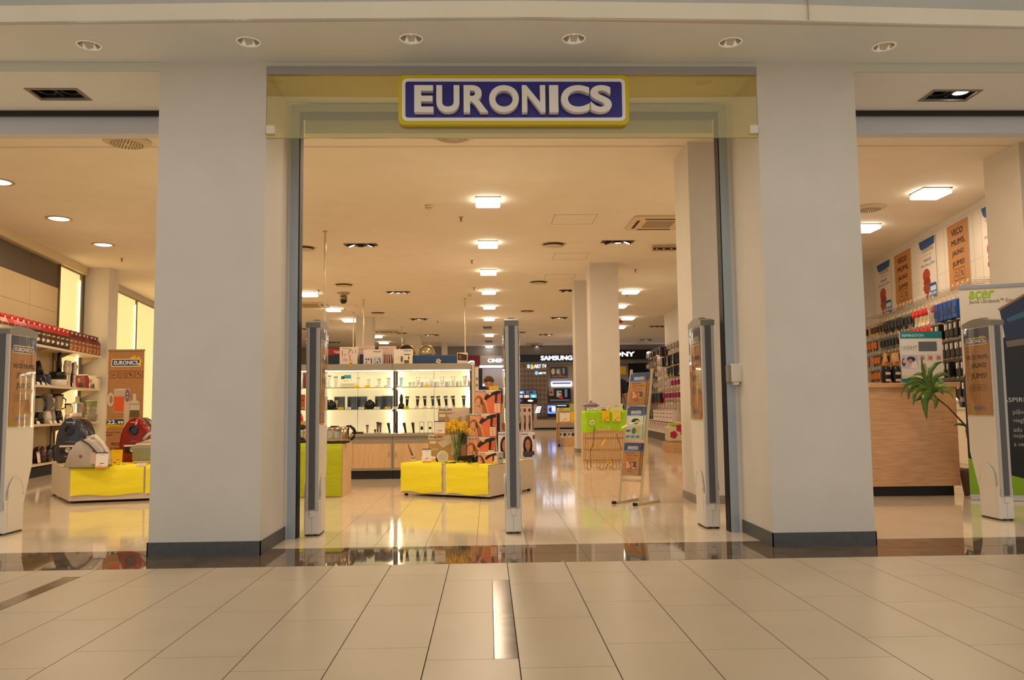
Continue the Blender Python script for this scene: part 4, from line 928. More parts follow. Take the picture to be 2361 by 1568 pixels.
def podframe(px, py, z=ZP):
    p = pod(px, py, z); return p
# hair-dryer boxes: printed fronts
def dryer(b, x, z, s, col, d=.0014):
    """printed hair dryer, barrel pointing left-down"""
    T = b.T; b.T = T @ Matrix.Translation((x, 0, z)) @ Matrix.Rotation(.12*-1, 4, 'Y') @ Matrix.Scale(s, 4)
    b.fpoly([(-.95, -.35), (-.75, -.02), (-.3, .18), (.6, .36), (1.0, .34), (1.05, .12), (.9, -.02), (.1, -.10), (-.55, -.42), (-.7, -.55)], d/s, col)
    b.fpoly([(.38, .1), (.66, .12), (.45, -.9), (.2, -.95)], d/s, col); b.fpoly([(-.98, -.38), (-.7, -.05), (-.5, -.15), (-.68, -.58)], (d+.0004)/s, M('#2E1F3C', .3)); b.T = T
HAIR = M('#A8683A', .5); HAIRL = M('#D8A064', .5); FACE = M('#E2A57C', .5)
def woman(b, x, z, w, h, hair=HAIR, face=FACE, d=.001):
    b.fell(x+w*.32, z+h*.60, w*.34, h*.36, d, hair, 18); b.fpoly([(x+w*.45, z+h*.85), (x+w*.85, z+h*.5), (x+w, z), (x+w*.45, z)], d, hair)
    b.fell(x+w*.22, z+h*.58, w*.20, h*.24, d+.0003, face, 16, -.2); b.fpoly([(x, z), (x+w*.5, z), (x+w*.32, z+h*.4), (x+w*.1, z+h*.4)], d+.0003, face)
    b.fpoly([(x+w*.5, z), (x+w*.62, z), (x+w*.55, z+h*.45), (x+w*.42, z+h*.5)], d+.0005, FACE); b.frect(x+w*.10, x+w*.2, z+h*.58, z+h*.60, d+.0006, M('#6A3A26')); b.fell(x+w*.2, z+h*.46, w*.06, h*.02, d+.0006, M('#C4574A'), 8)
def dr_orange(b, w, h):
    b.frect(0, w, 0, h*.88, .0003, M('#E8744C')); b.fpoly([(0, 0), (w*.55, 0), (w*.35, h*.88), (0, h*.88)], .0005, M('#E9A274')); b.frect(w*.8, w, 0, h*.8, .0005, M('#E05E40'))
    woman(b, w*.0, h*.02, w*.48, h*.78); b.text('PHILIPS', w*.03, w*.44, h*.89, h*.97, .0008, NAVY, .02)
    dryer(b, w*.66, h*.80, w*.34, M('#2A201C', .3)); b.fell(w*.57, h*.86, w*.06, h*.08, .002, M('#D8C48C'), 12)
    b.text('quick', w*.48, w*.66, h*.42, h*.47, .0012, M('#F0A27A')); b.text('caring', w*.48, w*.68, h*.32, h*.37, .0012, M('#F0A27A'))
    b.frect(w*.75, w*.97, h*.04, h*.5, .0009, M('#F2C9A8')); b.frect(w*.76, w*.96, h*.43, h*.48, .0012, M('#5A4238'))
    for q in range(3): b.fell(w*.86, h*(.12+q*.11), w*.05, h*.035, .0012, M('#E8A078'), 8)
def dr_beige(b, w, h):
    b.frect(0, w, 0, h*.83, .0003, M('#B08C5C')); b.text('PHILIPS', w*.04, w*.44, h*.87, h*.96, .0008, NAVY, .02)
    b.fpoly([(w*.28, h*.72), (w*.5, h*.80), (w*.98, h*.96), (w, h*.72), (w*.72, h*.66), (w*.45, h*.5)], .0008, M('#CDB9A4')); b.fpoly([(w*.76, h*.68), (w*.9, h*.7), (w*.82, h*.2), (w*.72, h*.2)], .0007, M('#C4AF98'))
    b.frect(w*.04, w*.24, h*.66, h*.76, .0008, M('#E2D2BE')); b.text('Style', w*.05, w*.3, h*.36, h*.5, .0008, M('#D9C6AA'))
def dr_face(b, w, h):
    b.text('PHILIPS', w*.02, w*.5, h*.90, h*.96, .0008, NAVY, .02); b.frect(w*.1, w*.95, 0, h*.86, .0003, M('#D9D2E2'))
    b.fell(w*.48, h*.5, w*.34, h*.36, .0006, M('#2A1C1A'), 20); b.frect(w*.18, w*.8, h*.06, h*.5, .0006, M('#2A1C1A')); b.fell(w*.48, h*.52, w*.19, h*.22, .0009, M('#B9785C'), 18)
    b.fpoly([(w*.36, h*.14), (w*.6, h*.14), (w*.56, h*.36), (w*.42, h*.36)], .0009, M('#B9785C')); b.frect(w*.36, w*.44, h*.55, h*.565, .0012, M('#2A1A16')); b.frect(w*.52, w*.6, h*.55, h*.565, .0012, M('#2A1A16')); b.fell(w*.48, h*.4, w*.06, h*.015, .0012, M('#8A3A36'), 8)
    b.frect(w*.12, w*.7, h*.1, h*.28, .0013, M('#3E4E50')); b.frect(w*.86, w*.99, h*.74, h*.9, .0008, M('#5A2A4A')); b.frect(w*.7, w*.95, h*.12, h*.28, .0014, M('#5A2A5A'))
def podbox(lab, x0, x1, y0, y1, Y, d, face, draw, z0=None, rz=-.04, name='appliance_box', side=None, group=None):
    a = at(x0, y1, Y=Y); c_ = at(x1, y1, Y=Y); zt = at((x0+x1)/2, y0, Y=Y).z; zb = a.z if z0 is None else z0
    o = carton(name, lab, 'box', (a.x+c_.x)/2, Y, zb, c_.x-a.x, d, zt-zb, face, rz, side, group, draw)
    return zt
OB = 'orange hair dryer boxes stacked on the podium'
z1 = podbox('lowest orange hair dryer box with a blonde woman, behind the price cards', 1077, 1142, 1008, 1062, 10.62, .22, '#EBD6C4', dr_orange, ZP, name='hair_dryer_box', group=OB, side='#9A8E98')
z2 = podbox('middle orange hair dryer box in the stack right of the daffodils', 1083, 1145, 954, 1008, 10.64, .2, '#EBD6C4', dr_orange, z1+.001, name='hair_dryer_box', group=OB, side='#9A8E98')
z3 = podbox('topmost orange hair dryer box of the stack', 1095, 1155, 899, 954, 10.66, .2, '#EBD6C4', dr_orange, z2+.001, name='hair_dryer_box', group=OB, side='#9A8E98')
BBX = 'beige hair dryer boxes on the podium'
z1 = podbox('lower beige hair dryer box behind the pale dryer and cards', 988, 1060, 1003, 1060, 10.66, .2, '#D9C4A6', dr_beige, ZP, name='hair_dryer_box', group=BBX, side='#CDB592')
podbox('upper beige hair dryer box behind the daffodils', 1010, 1082, 940, 1003, 10.72, .2, '#D9C4A6', dr_beige, z1+.001, name='hair_dryer_box', group=BBX, side='#CDB592')
def dr_facepart(b, w, h): b.frect(0, w, 0, h, .0002, M('#8A6A5C')); b.fell(w*.5, h*.45, w*.42, h*.3, .0006, M('#A87860'), 14); b.fell(w*.5, h*.85, w*.5, h*.25, .0008, M('#3A2622'), 12)
podbox('box end with a laughing face between the beige and orange boxes', 1061, 1076, 1003, 1052, 10.64, .2, '#7A5A50', dr_facepart, ZP, name='hair_dryer_box')
podbox('white box with a woman portrait and purple label at the right of the podium', 1202, 1234, 997, 1066, 10.78, .2, '#E4DAE0', dr_face, ZP, .12, 'hair_styler_box', group='white portrait boxes')
podbox('white box with a portrait partly hidden behind the middle gate', 1149, 1182, 997, 1066, 10.50, .2, '#E4DAE0', dr_face, ZP, -.04, 'hair_styler_box', group='white portrait boxes')
def dr_narrow(b, w, h):
    b.text('PHILIPS', w*.1, w*.9, h*.91, h*.95, .0008, NAVY); b.frect(w*.25, w*.75, h*.72, h*.84, .0006, M('#5E2440')); b.fell(w*.5, h*.32, w*.25, h*.3, .0006, M('#3A2622'), 14); b.fell(w*.4, h*.4, w*.12, h*.12, .0008, M('#A8765C'), 10); b.frect(w*.2, w*.85, h*.5, h*.7, .0005, M('#CBB8B4'))
for k, x0 in enumerate((1194, 1205, 1216)):
    podbox('narrow upright box with a dark-haired figure, %s of three right of the middle gate' % ('left', 'middle', 'right')[k], x0, x0+10.6, 932, 996, 10.95, .12, '#DDC3B4', dr_narrow, at(x0, 996, Y=10.78).z, .05, 'curler_box', group='narrow curler boxes')
podbox('wide pale box hidden behind the middle gate under the topmost orange box', 1153, 1190, 932, 996, 10.8, .15, '#DCC2B6', lambda b, w, h: (b.fell(w*.3, h*.2, w*.2, h*.2, .0006, HAIR), b.text('PHILIPS', w*.05, w*.4, h*.9, h*.95, .0006, NAVY)), at(1160, 996, Y=10.6).z, 0, 'curler_box')
def dr_small(b, w, h):
    b.frect(0, w*.78, 0, h*.8, .0003, M('#E89A62')); b.text('PHILIPS', w*.02, w*.28, h*.84, h*.95, .0008, NAVY, .02); woman(b, 0, h*.02, w*.28, h*.75, M('#5A3422')); dryer(b, w*.5, h*.68, w*.24, M('#2A201C')); b.frect(w*.6, w*.77, h*.05, h*.7, .0009, M('#F2C9A8')); b.frect(w*.79, w, 0, h, .0004, M('#9AA0A8')); b.frect(w*.83, w*.96, h*.4, h*.5, .0009, M('#3A3A40'))
zq = pod(1103, 1069).y
podbox('small orange box with a styler lying at the front right of the podium', 1102, 1160, 1043, 1069, zq, .08, '#E9D8CC', dr_small, ZP, -.04, 'hair_styler_box')
# daffodils in a vase
p = pod(1053, 1062); t = thing('daffodil_vase', 'clear glass vase with green stems of yellow daffodils on the podium', 'vase with flowers', (p.x, p.y, ZP))
b = MB(); b.lathe([(.042, 0), (.043, .01), (.04, .1), (.044, .2), (.042, .2), (.037, .1), (.038, .012), (.001, .012)], GLASS, 24); b.build('vase', t)
b = MB(); b.lathe([(.001, .013), (.037, .013), (.037, .085), (.001, .085)], glassy('vase_water', '#4E7A4C', .3, .05, .5), 20); b.build('water', t)
STEM = M('#3F6A1C', .5)
heads = [(1032, 981, 1), (1042, 975, 0), (1051, 974, 1), (1046, 988, 1), (1058, 983, 0), (1063, 980, 1), (1071, 978, 0), (1080, 993, 1), (1038, 990, 0), (1066, 987, 1)]
for k, (hx, hy, br) in enumerate(heads):
    q = at(hx, hy, Y=p.y-.02+.02*(k % 3)); dx, dz = q.x-p.x, q.z-ZP; dy = q.y-p.y
    b = MB(); b.tube([(.012*math.cos(k), .012*math.sin(k), .03), (dx*.3, dy*.3, .2), (dx*.8, dy*.8, dz*.85), (dx, dy, dz)], .0035, STEM, 6); st = b.build('stem', t)
    b = MB(); r = .05; fx = random.uniform(-.5, .5); T = Matrix.Translation((dx, dy, dz)) @ Matrix.Rotation(fx, 4, 'Z') @ Matrix.Rotation(PI/2+random.uniform(-.4, .3), 4, 'X'); b.T = T
    for j in range(6):
        a = 2*PI*j/6; pw = .42; b.add([(0, 0, 0), (r*.6*math.cos(a-pw), r*.6*math.sin(a-pw), -.006), (r*math.cos(a), r*math.sin(a), .002), (r*.6*math.cos(a+pw), r*.6*math.sin(a+pw), -.006)], [(0, 1, 2, 3)], YEL, True)
    b.lathe([(.008, 0), (.013, .016), (.020, .028), (.016, .026), (.008, .006)], M('#F4B010', .5), 12); b.build('blossom', st)
for k, (lx, ly) in enumerate(((1048, 1000), (1060, 985), (1074, 1010), (1057, 1005))):
    q = at(lx, ly, Y=p.y+.01); dx, dz = q.x-p.x, q.z-ZP
    b = MB(); b.tube([(0, .01*k-.02, .04), (dx*.5, .01*k-.02, dz*.6), (dx, .01*k-.02, dz)], [.006, .009, .001], STEM, 6); b.build('leaf', t)
# hair dryers lying on the cloth
def lying_dryer(lab, px, py, L_, col, rz, name='hair_dryer', handle=True):
    p = pod(px, py); t = thing(name, lab, 'hair dryer', (p.x, p.y, ZP), rz)
    r = L_*.18; b = MB(); b.T = Matrix.Translation((0, 0, r)) @ Matrix.Rotation(PI/2, 4, 'Y')
    b.lathe([(r*.6, -L_*.5), (r*.62, -L_*.45), (r*.8, -L_*.1), (r, L_*.2), (r*.95, L_*.38), (r*.7, L_*.48), (.001, L_*.5)], col, 18); b.build('barrel', t)
    b = MB(); b.tube([(L_*.2, -r*.4, r), (L_*.12, -L_*.35, r*.7), (L_*.05, -L_*.62, r*.5)], [r*.5, r*.42, r*.38], col, 10); b.build('handle', t)
    b = MB(); b.T = Matrix.Translation((0, 0, r)) @ Matrix.Rotation(PI/2, 4, 'Y'); b.lathe([(r*.6, -L_*.5), (r*.95, -L_*.56), (r*.9, -L_*.58), (.001, -L_*.56)], MBLACK if col == M('#E9DCD2', .3) else M('#3A3230', .3), 16); b.build('nozzle', t)
    return t
lying_dryer('glossy black hair dryer lying in front of the vase', 1083, 1066, .26, M('#140F0C', .12), -.15)
lying_dryer('pale pink hair dryer lying behind the white price card', 990, 1065, .22, M('#E9DCD2', .3), 2.6)
p = pod(1020, 1067); t = thing('diffuser_attachment', 'round white finger diffuser standing on edge before the vase', 'diffuser', (p.x, p.y, ZP))
b = MB(); b.T = Matrix.Translation((0, 0, .075)) @ Matrix.Rotation(PI/2, 4, 'X') @ Matrix.Rotation(.3, 4, 'Y'); b.lathe([(.03, -.06), (.05, -.03), (.072, 0), (.074, .01), (.066, .008), (.001, .004)], M('#E2D9C6', .3), 28)
b.build('dish', t)
b = MB(); b.T = Matrix.Translation((0, 0, .075)) @ Matrix.Rotation(PI/2, 4, 'X') @ Matrix.Rotation(.3, 4, 'Y')
for rr, cnt in ((.02, 5), (.045, 10)):
    for j in range(cnt): b.cyl((rr*math.cos(2*PI*j/cnt), rr*math.sin(2*PI*j/cnt), 0), .0045, .003, .026, M('#C9BFA8', .3), 6)
b.build('fingers', t)
p = pod(952, 1064); t = thing('coiled_power_cord', 'coiled pale dryer cord lying at the left front of the podium', 'cord', (p.x, p.y, ZP+.004))
b = MB(); b.tube([((.035+.012*math.sin(a*.7))*math.cos(a)+.01*math.sin(a*.3), (.03+.01*math.cos(a*.6))*math.sin(a), .004+.012*abs(math.sin(a*.4))) for a in [k*.35 for k in range(60)]], .0035, M('#E2DCC6', .4), 6); b.build('cable', t)
p = pod(948, 1060); t = thing('styling_brush', 'dark slim brush standing upright at the left end of the podium', 'brush', (p.x, p.y+.03, ZP+.01))
b = MB(); b.tube([(.02, 0, .03), (-.01, 0, .10), (-.045, 0, .19)], [.012, .008, .005], M('#4A3A2C', .4), 8); b.build('handle', t); b = MB(); b.lathe([(.02, .0), (.026, .03), (.018, .05), (.001, .05)], M('#B9AE9A', .4), 14, (.025, 0, -.008)); b.build('head', t)
b = MB(); pts = []
for k in range(70): a = k*.42; pts.append((.14*math.sin(a*.21)+.05*math.cos(a), .04*math.sin(a*.9)+.01*math.cos(a*2), .006+.012*abs(math.sin(a*1.3))))
b.tube(pts, .0035, MBLACK, 6); o = b.build('power_cord'); p = pod(1062, 1069); o.location = (p.x, p.y, ZP+.003); tag(o, 'tangled black power cord in front of the vase on the podium', 'cord')
def podcard(lab, x0, x1, y0, y1, col, z=ZP, Y=None, rz=0, lean=.2):
    p = at((x0+x1)/2, y1, Z=z) if Y is None else at((x0+x1)/2, y1, Y=Y); Y_ = p.y
    w = px2m(x1-x0, Y_); h = px2m(y1-y0, Y_); return card(lab, p.x, Y_, p.z if Y is not None else z, w, h, rz, col, None, lean)
podcard('white price card leaning right, front left of the podium', 974, 994, 1035, 1067, 'w', rz=.1)
podcard('white price card standing on the lower beige box', 1002, 1026, 971, 1003, 'w', Y=10.63, lean=.03)
podcard('white price card behind the glossy black dryer', 1083, 1106, 1035, 1058, 'w')
podcard('small yellow price card beside the white one before the orange boxes', 1106, 1124, 1034, 1058, 'y')
podcard('small yellow price card on top of the highest orange box', 1128, 1150, 890, 899, 'y', Y=10.72, lean=.02)
b = MB(); 
for k in range(16): b.box(.018*(k % 8)-.07+random.uniform(-.006, .006), .018*(k % 8)-.062, (k//8)*.025+random.uniform(-.004, .004), (k//8)*.025+.006, 0, .006, M('#3A3A1C', .6))
o = b.build('crumpled_leaf'); p = pod(1090, 1072); o.location = (p.x, p.y, ZP+.006); tag(o, 'scatter of tiny dark dried leaf bits on the yellow cloth', 'leaf', kind='stuff')
# ------------------------------------------------------------------ brochure stand
p0 = at(1453, 1149, Z=0); STM = M('#CDBD97', .35, .2)
t = thing('brochure_stand', 'tall leaning metal stand holding three racks of brochures, right of the middle gate', 'brochure stand', (1.545, 9.035, 0), -PI/4)
Lr, Rr = -.14, .14; lean = .17
def sp(u, s, off=0.0):   # u across, s along the leaning frame, off in front
    a = math.atan2(.30, 1.50); return (u, s*math.sin(a)-off*math.cos(a), s*math.cos(a)+off*math.sin(a))
for k, u in enumerate((Lr, Rr)):
    b = MB(); b.tube([sp(u, .03), sp(u, 1.52)], .019, STM, 4, False); b.build('side_rail', t)
    b = MB(); b.bbox(u-.018, u+.018, -.08, .36, 0, .03, STM, .004); fo = b.build('foot', t)
    b = MB(); b.bbox(u-.02, u+.02, -.115, -.075, 0, .032, MBLACK, .004); b.build('foot_cap', fo)
for s_ in (.26, .64, 1.03, 1.47):
    b = MB(); b.tube([sp(Lr, s_, -.01), sp(Rr, s_, -.01)], .014, STM, 6); b.build('crossbar', t)
ang_s = math.atan2(.30, 1.50)
for k, s_ in enumerate((.30, .70, 1.09)):
    b = MB(); w = .25
    for (o_, h_) in ((.012, .36), (.055, .17)):
        b.add([sp(-w/2, s_, o_), sp(w/2, s_, o_), sp(w/2, s_+h_, o_), sp(-w/2, s_+h_, o_)], [(0, 1, 2, 3)], ACRYL)
    b.add([sp(-w/2, s_, .012), sp(w/2, s_, .012), sp(w/2, s_, .055), sp(-w/2, s_, .055)], [(0, 1, 2, 3)], ACRYL)
    b.build('rack_pocket', t)
def brochure(lab, s_, kind, u0=-.01, dx=0, hh=.36, off=.03):
    w = .22; o = MB(); R = Matrix.Translation(sp(u0, s_, off)) @ Matrix.Rotation(-ang_s, 4, 'X'); T0 = R @ Matrix.Translation((-w/2, 0, 0)); o.T = T0
    o.box(0, w, 0, .012, 0, hh, M('#A88458', .6) if kind == 'k' else M('#D5DAD2', .5))
    o.frect(0, w, 0, hh, .0005, KRAFT if kind == 'k' else M('#C9D6C4', .4)); o.frect(0, w, hh*.78, hh, .001, M('#33497A', .4)); o.frect(0, w, hh*.74, hh*.78, .001, M('#3F7FB4', .4))
    logo(o, w*.22, w*.86, hh*.80, hh*.90, .0014, step=.0004)
    if kind == 'k':
        o.text('VECO MUMS,', w*.08, w*.68, hh*.66, hh*.71, .001, DARKB); o.text('JAUNO JUMS!', w*.18, w*.88, hh*.58, hh*.63, .001, DARKB); icons(o, w*.2, hh*.485, w*.11, w*.02, .001, M('#6A4020'))
        o.frect(w*.15, w*.82, hh*.18, hh*.43, .001, M('#3A1C14', .4)); o.fpoly([(w*.15, hh*.18), (w*.62, hh*.18), (w*.5, hh*.43), (w*.15, hh*.43)], .0013, M('#C43A22')); o.fell(w*.58, hh*.33, w*.09, hh*.08, .0016, M('#C98A5C')); o.fpoly([(w*.2, hh*.2), (w*.5, hh*.24), (w*.36, hh*.4), (w*.24, hh*.38)], .0016, M('#E8B48A'))
        o.frect(w*.19, w*.31, hh*.37, hh*.42, .0019, M('#E8C21A')); o.frect(w*.6, w*.8, hh*.2, hh*.25, .0019, M('#E8C21A')); o.frect(w*.3, w*.6, hh*.125, hh*.14, .001, DARKB); o.text('Philips', w*.5, w*.75, hh*.06, hh*.09, .001, M('#5A5AA0'))
    else:
        o.frect(w*.25, w*.75, hh*.755, hh*.767, .0014, M('#BFE0F0')); o.fell(w*.55, hh*.57, w*.25, hh*.09, .001, M('#2A2A2C')); o.frect(w*.55, w*.85, hh*.52, hh*.6, .0013, M('#C9B420')); o.fell(w*.15, hh*.27, w*.14, hh*.045, .001, M('#5A5068'))
        o.fell(w*.5, hh*.27, w*.14, hh*.10, .001, M('#4E6472')); o.frect(w*.65, w*.85, hh*.2, hh*.4, .001, M('#D8C83C'))
        for q in range(3): o.frect(w*(.04+q*.3), w*(.27+q*.3), hh*.04, hh*.13, .0013, M('#5A86B4'))
    ob = o.build('brochure'); ob.parent = None; ob.matrix_world = t.matrix_world
    ob.location = t.location; ob.rotation_euler = t.rotation_euler; tag(ob, lab, 'brochure', 'brochures in the stand'); return ob
brochure('kraft brown brochure in the top pocket of the stand', 1.10, 'k'); brochure('blue and green brochure in the middle pocket of the stand', .71, 'b'); brochure('kraft brown brochure in the lowest pocket of the stand', .31, 'k')
brochure('kraft brochure behind the front one in the top pocket, shifted right', 1.12, 'k', .012, off=.016); brochure('green-edged brochure behind the front one in the middle pocket', .72, 'b', .012, off=.016); brochure('curled kraft brochure behind the front one in the lowest pocket', .315, 'k', .014, off=.016)
o = MB(); q = at(1462, 972, Y=9.1)
n = 8; rows = [[(-.10+.24*k/n, -.02-.10*v, .03*math.sin(PI*k/n)+.045*k/n-.01*v) for k in range(n+1)] for v in (0, 1)]
o.add([p for r_ in rows for p in r_], [(k, k+1, n+2+k, n+1+k) for k in range(n)], M('#D8D49A', .5), True)
o.add([(p[0], p[1], p[2]+.002) for r_ in rows for p in r_], [(k, k+1, n+2+k, n+1+k) for k in (2, 5)], M('#C7A57E', .5), True)
ob = o.build('open_leaflet'); ob.location = (at(1452, 985, Y=9.02).x, 9.02, at(1452, 985, Y=9.02).z); tag(ob, 'pale green leaflet sticking out of the middle rack to the left', 'leaflet')

# ------------------------------------------------------------------ green cloth basket, plinth and cart by the columns
WIRE = M('#B08558', .35, .5)
bx0, bx1, by0, by1 = 1.66, 2.36, 13.9, 14.35
t = thing('wire_basket', 'tall wire sales basket with lime green crepe around its rim, before the inner columns', 'basket', (bx0, by0, 0))
W_ = bx1-bx0; D_ = by1-by0
b = MB(); nn = 17
for k in range(nn+1):
    for y in (0, D_): b.tube([(W_*k/nn, y, .13), (W_*k/nn, y, .97)], .0024, WIRE, 4)
for k in range(5):
    for x in (0, W_): b.tube([(x, D_*k/4, .13), (x, D_*k/4, .97)], .0024, WIRE, 4)
for z in (.13, .32, .52, .74, .97): b.tube([(0, 0, z), (W_, 0, z), (W_, D_, z), (0, D_, z), (0, 0, z)], .0045, WIRE, 4)
b.build('mesh_body', t)
for k, x in enumerate((.04, .26, .48, .66)):
    b = MB(); b.tube([(x-.03, 0, .15)]+[(x-.03*math.cos(PI*j/8), 0, .035-.03*math.sin(PI*j/8)) for j in range(9)]+[(x+.03, 0, .15)], .0045, WIRE, 5); b.build('leg', t)
    b = MB(); b.tube([(x-.03, D_, .15)]+[(x-.03*math.cos(PI*j/8), D_, .035-.03*math.sin(PI*j/8)) for j in range(9)]+[(x+.03, D_, .15)], .0045, WIRE, 5); b.build('leg', t)
GC2 = noisy('green_crepe_bright', '#98C814', '#A9D824', 7, (.7, .85), (1, 1, 1), 3, .5)
b = MB(); n = 40; rows = []
per = [(-.02-.02*0, -.015)]
def rim(s):   # s 0..1 along left side, front, right side
    if s < .2: return (-.015, D_*(1-s/.2))
    if s < .8: return ((s-.2)/.6*W_, -.015)
    return (W_+.015, D_*(s-.8)/.2)
for j in range(7):
    r_ = []
    for k in range(n+1):
        s = k/n; x, y = rim(s); dep = .33+.02*math.sin(s*11)+(.03 if s < .35 else 0); zz = 1.0-dep*j/6; wv = .014*math.sin(k*1.9+j*.7)+.02*(j/6)
        r_.append((x+(-wv if s < .25 else wv*.3), y-abs(wv) if .2 <= s <= .8 else y, zz))
    rows.append(r_)
rows.insert(0, [((x-W_/2)*.9+W_/2, (y-D_/2)*.8+D_/2, .97) for (x, y) in [rim(k/n) for k in range(n+1)]])
vs = [p for r_ in rows for p in r_]; b.add(vs, [(j*(n+1)+k, (j+1)*(n+1)+k, (j+1)*(n+1)+k+1, j*(n+1)+k+1) for j in range(len(rows)-1) for k in range(n)], GC2, True); b.build('cloth', t)
b = MB(); b.box(.01, W_-.01, .01, D_-.01, .955, .965, M('#C9B99A', .6)); b.build('shelf_board', t)
ZB = .966
p = at(1366, 946, Y=14.15); t = thing('casserole_pot', 'mauve enamel casserole with lid on the green basket', 'pot', (bx0+.13, 14.2, ZB))
MAU = M('#8A7684', .3)
b = MB(); b.lathe([(.085, 0), (.10, .02), (.112, .10), (.115, .13), (.105, .13), (.1, .03), (.001, .03)], MAU, 28); b.build('body', t)
b = MB(); b.lathe([(.125, .13), (.122, .14), (.09, .165), (.04, .178), (.001, .18)], MAU, 28); ld = b.build('lid', t)
b = MB(); b.lathe([(.012, .175), (.014, .19), (.022, .198), (.02, .205), (.001, .206)], MAU, 14); b.build('knob', ld)
for s in (-1, 1):
    b = MB(); b.tube([(s*.10, -.03, .115), (s*.145, -.02, .12), (s*.145, .02, .12), (s*.10, .03, .115)], .008, MAU, 8); b.build('handle', t)
def dr_row(b, w, h):
    for q in range(3): b.fell(w*(.2+q*.3), h*.3, w*.1, h*.22, .0006, M('#3A3038'), 10)
    b.text('PHILIPS', w*.08, w*.5, h*.72, h*.9, .0006, NAVY)
def basketbox(lab, x0, x1, y0, y1, Y, d, face, draw=None, z0=ZB):
    a = at(x0, 943, Y=Y); c_ = at(x1, 943, Y=Y); k = px2m(1, Y); h = (y1-y0)*k
    return carton('small_box', lab, 'box', (a.x+c_.x)/2, Y, z0, c_.x-a.x, d, h, face, 0, None, 'small boxes in the green basket', draw), z0+h
basketbox('left white box printed with three dark rounds in the green basket', 1355, 1379, 936, 948, 13.95, .12, '#E6DDD0', dr_row); basketbox('middle white box with a dark arch picture in the green basket', 1380, 1404, 935, 948, 13.95, .12, '#E6DDD0', lambda b, w, h: (b.fell(w*.5, h*.2, w*.35, h*.4, .0006, M('#2A2228'), 14), b.text('PHILIPS', w*.1, w*.7, h*.74, h*.9, .0006, NAVY)))
_, z_ = basketbox('lower long cream box at the right of the green basket', 1406, 1437, 941, 950, 13.95, .16, '#E2D8BE'); basketbox('upper cream box stacked at the right of the green basket', 1406, 1436, 929, 940, 13.96, .14, '#DDD0B4', lambda b, w, h: b.frect(w*.4, w*.6, h*.45, h*.58, .0006, M('#8A5A4A')), z_+.001)
for k, (x0, x1, cc, lab) in enumerate(((1388, 1405, '#E8BE10', 'deep yellow price sheet hung on the green basket cloth'), (1412, 1431, '#E2D050', 'pale yellow price sheet hung on the green basket cloth'))):
    a = at(x0, 972, Y=13.84); c_ = at(x1, 946, Y=13.84); b = MB(); b.box(a.x, c_.x, 13.838, 13.842, a.z, c_.z, M(cc, .5)); w = c_.x-a.x; h = c_.z-a.z
    b.T = Matrix.Translation((a.x, 13.837, a.z)); b.frect(w*.5, w*.82, h*.3, h*.335, .0004, DARKB); b.frect(w*.25, w*.48, h*.10, h*.16, .0004, DARKB); b.frect(w*.3, w*.75, h*.86, h*.88, .0004, M('#A08A20')); o = b.build('price_sheet'); tag(o, lab, 'price sheet', 'price sheets on the green cloth')
flower_on(1365, 974, 13.83, PETW, YEL2, 'white daffodil pinned on the green basket cloth', .055); flower_on(1369, 1028, 13.86, YEL, YEL, 'yellow flower wired low on the left of the basket', .04, 4); flower_on(1405, 1067, 13.86, YEL, YEL2, 'yellow flower at the foot of the basket', .05, 6); flower_on(1417, 991, 13.84, YEL, YEL, 'small yellow flower under the green cloth hem', .03, 4)
for k, (pts, lab) in enumerate((([(1370, 985), (1369, 1010), (1367, 1027), (1361, 1040), (1361, 1060), (1363, 1078)], 'thin dark flower stem twisted down the left of the basket'), ([(1421, 1000), (1427, 1018), (1433, 1037)], 'straight dark flower stem slanting right on the basket'), ([(1402, 1070), (1398, 1078), (1396, 1087)], 'short curved stem below the basket foot flower'))):
    b = MB(); b.tube([at(x, y, Y=13.85) for x, y in pts], .006, M('#5A3A1C', .5), 6); o = b.build('flower_stem'); tag(o, lab, 'stem', 'stems wired to the basket')
b = MB(); b.add([at(x, y, Y=13.86) for x, y in ((1386, 1025), (1388, 1029), (1397, 1014), (1398, 1011), (1395, 1012))], [(0, 1, 2, 3, 4)], YEL); tag(b.build('ribbon'), 'yellow ribbon scrap on the front wires of the basket', 'ribbon')
t = thing('wooden_plinth', 'beech plinth behind the green cloth basket', 'display plinth', (1.79, 15.2, 0))
b = MB(); b.box(0, 1.18, 0, .62, .0, .60, BEECHV); b.build('body', t); b = MB(); b.box(-.01, 1.19, -.01, .63, .60, .63, BEECH); b.build('top', t)
# cart with goods left of the farther column
t = thing('display_cart', 'wheeled wire display cart with boxes left of the inner columns', 'display cart', (1.90, 22.0, 0))
b = MB(); b.tube([(0, 0, .06), (0, 0, .95), (.05, 0, 1.02), (.12, 0, 1.02)], .022, M('#B99A78', .3, .6), 8); b.tube([(0, .6, .06), (0, .6, .95)], .022, M('#B99A78', .3, .6), 8); b.build('side_post', t)
for z in (.62, .42):
    b = MB(); b.box(0, 1.0, 0, .6, z, z+.02, M('#BDB3A8', .3, .5)); b.build('shelf', t)
b = MB(); b.box(.17, 1.1, .04, .6, .0, .24, BEECH); b.build('drawer_box', t)
for x in (.0, .0):
    b = MB(); b.tube([(x, 0, .0), (x, 0, .06)], .03, MBLACK, 8); b.build('caster', t)
YC = 21.98
def cartcard(lab, x0, x1, y0, y1, col):
    a = at(x0, y1, Y=YC); c_ = at(x1, y0, Y=YC); return card(lab, (a.x+c_.x)/2, YC, .642, c_.x-a.x, c_.z-.642, 0, col, None, .05)
cartcard('large white price card on the wire cart by the columns', 1291, 1314, 949, 979, 'w'); cartcard('yellow dotted price card on the wire cart beside the column', 1316, 1332, 949, 979, 'y')
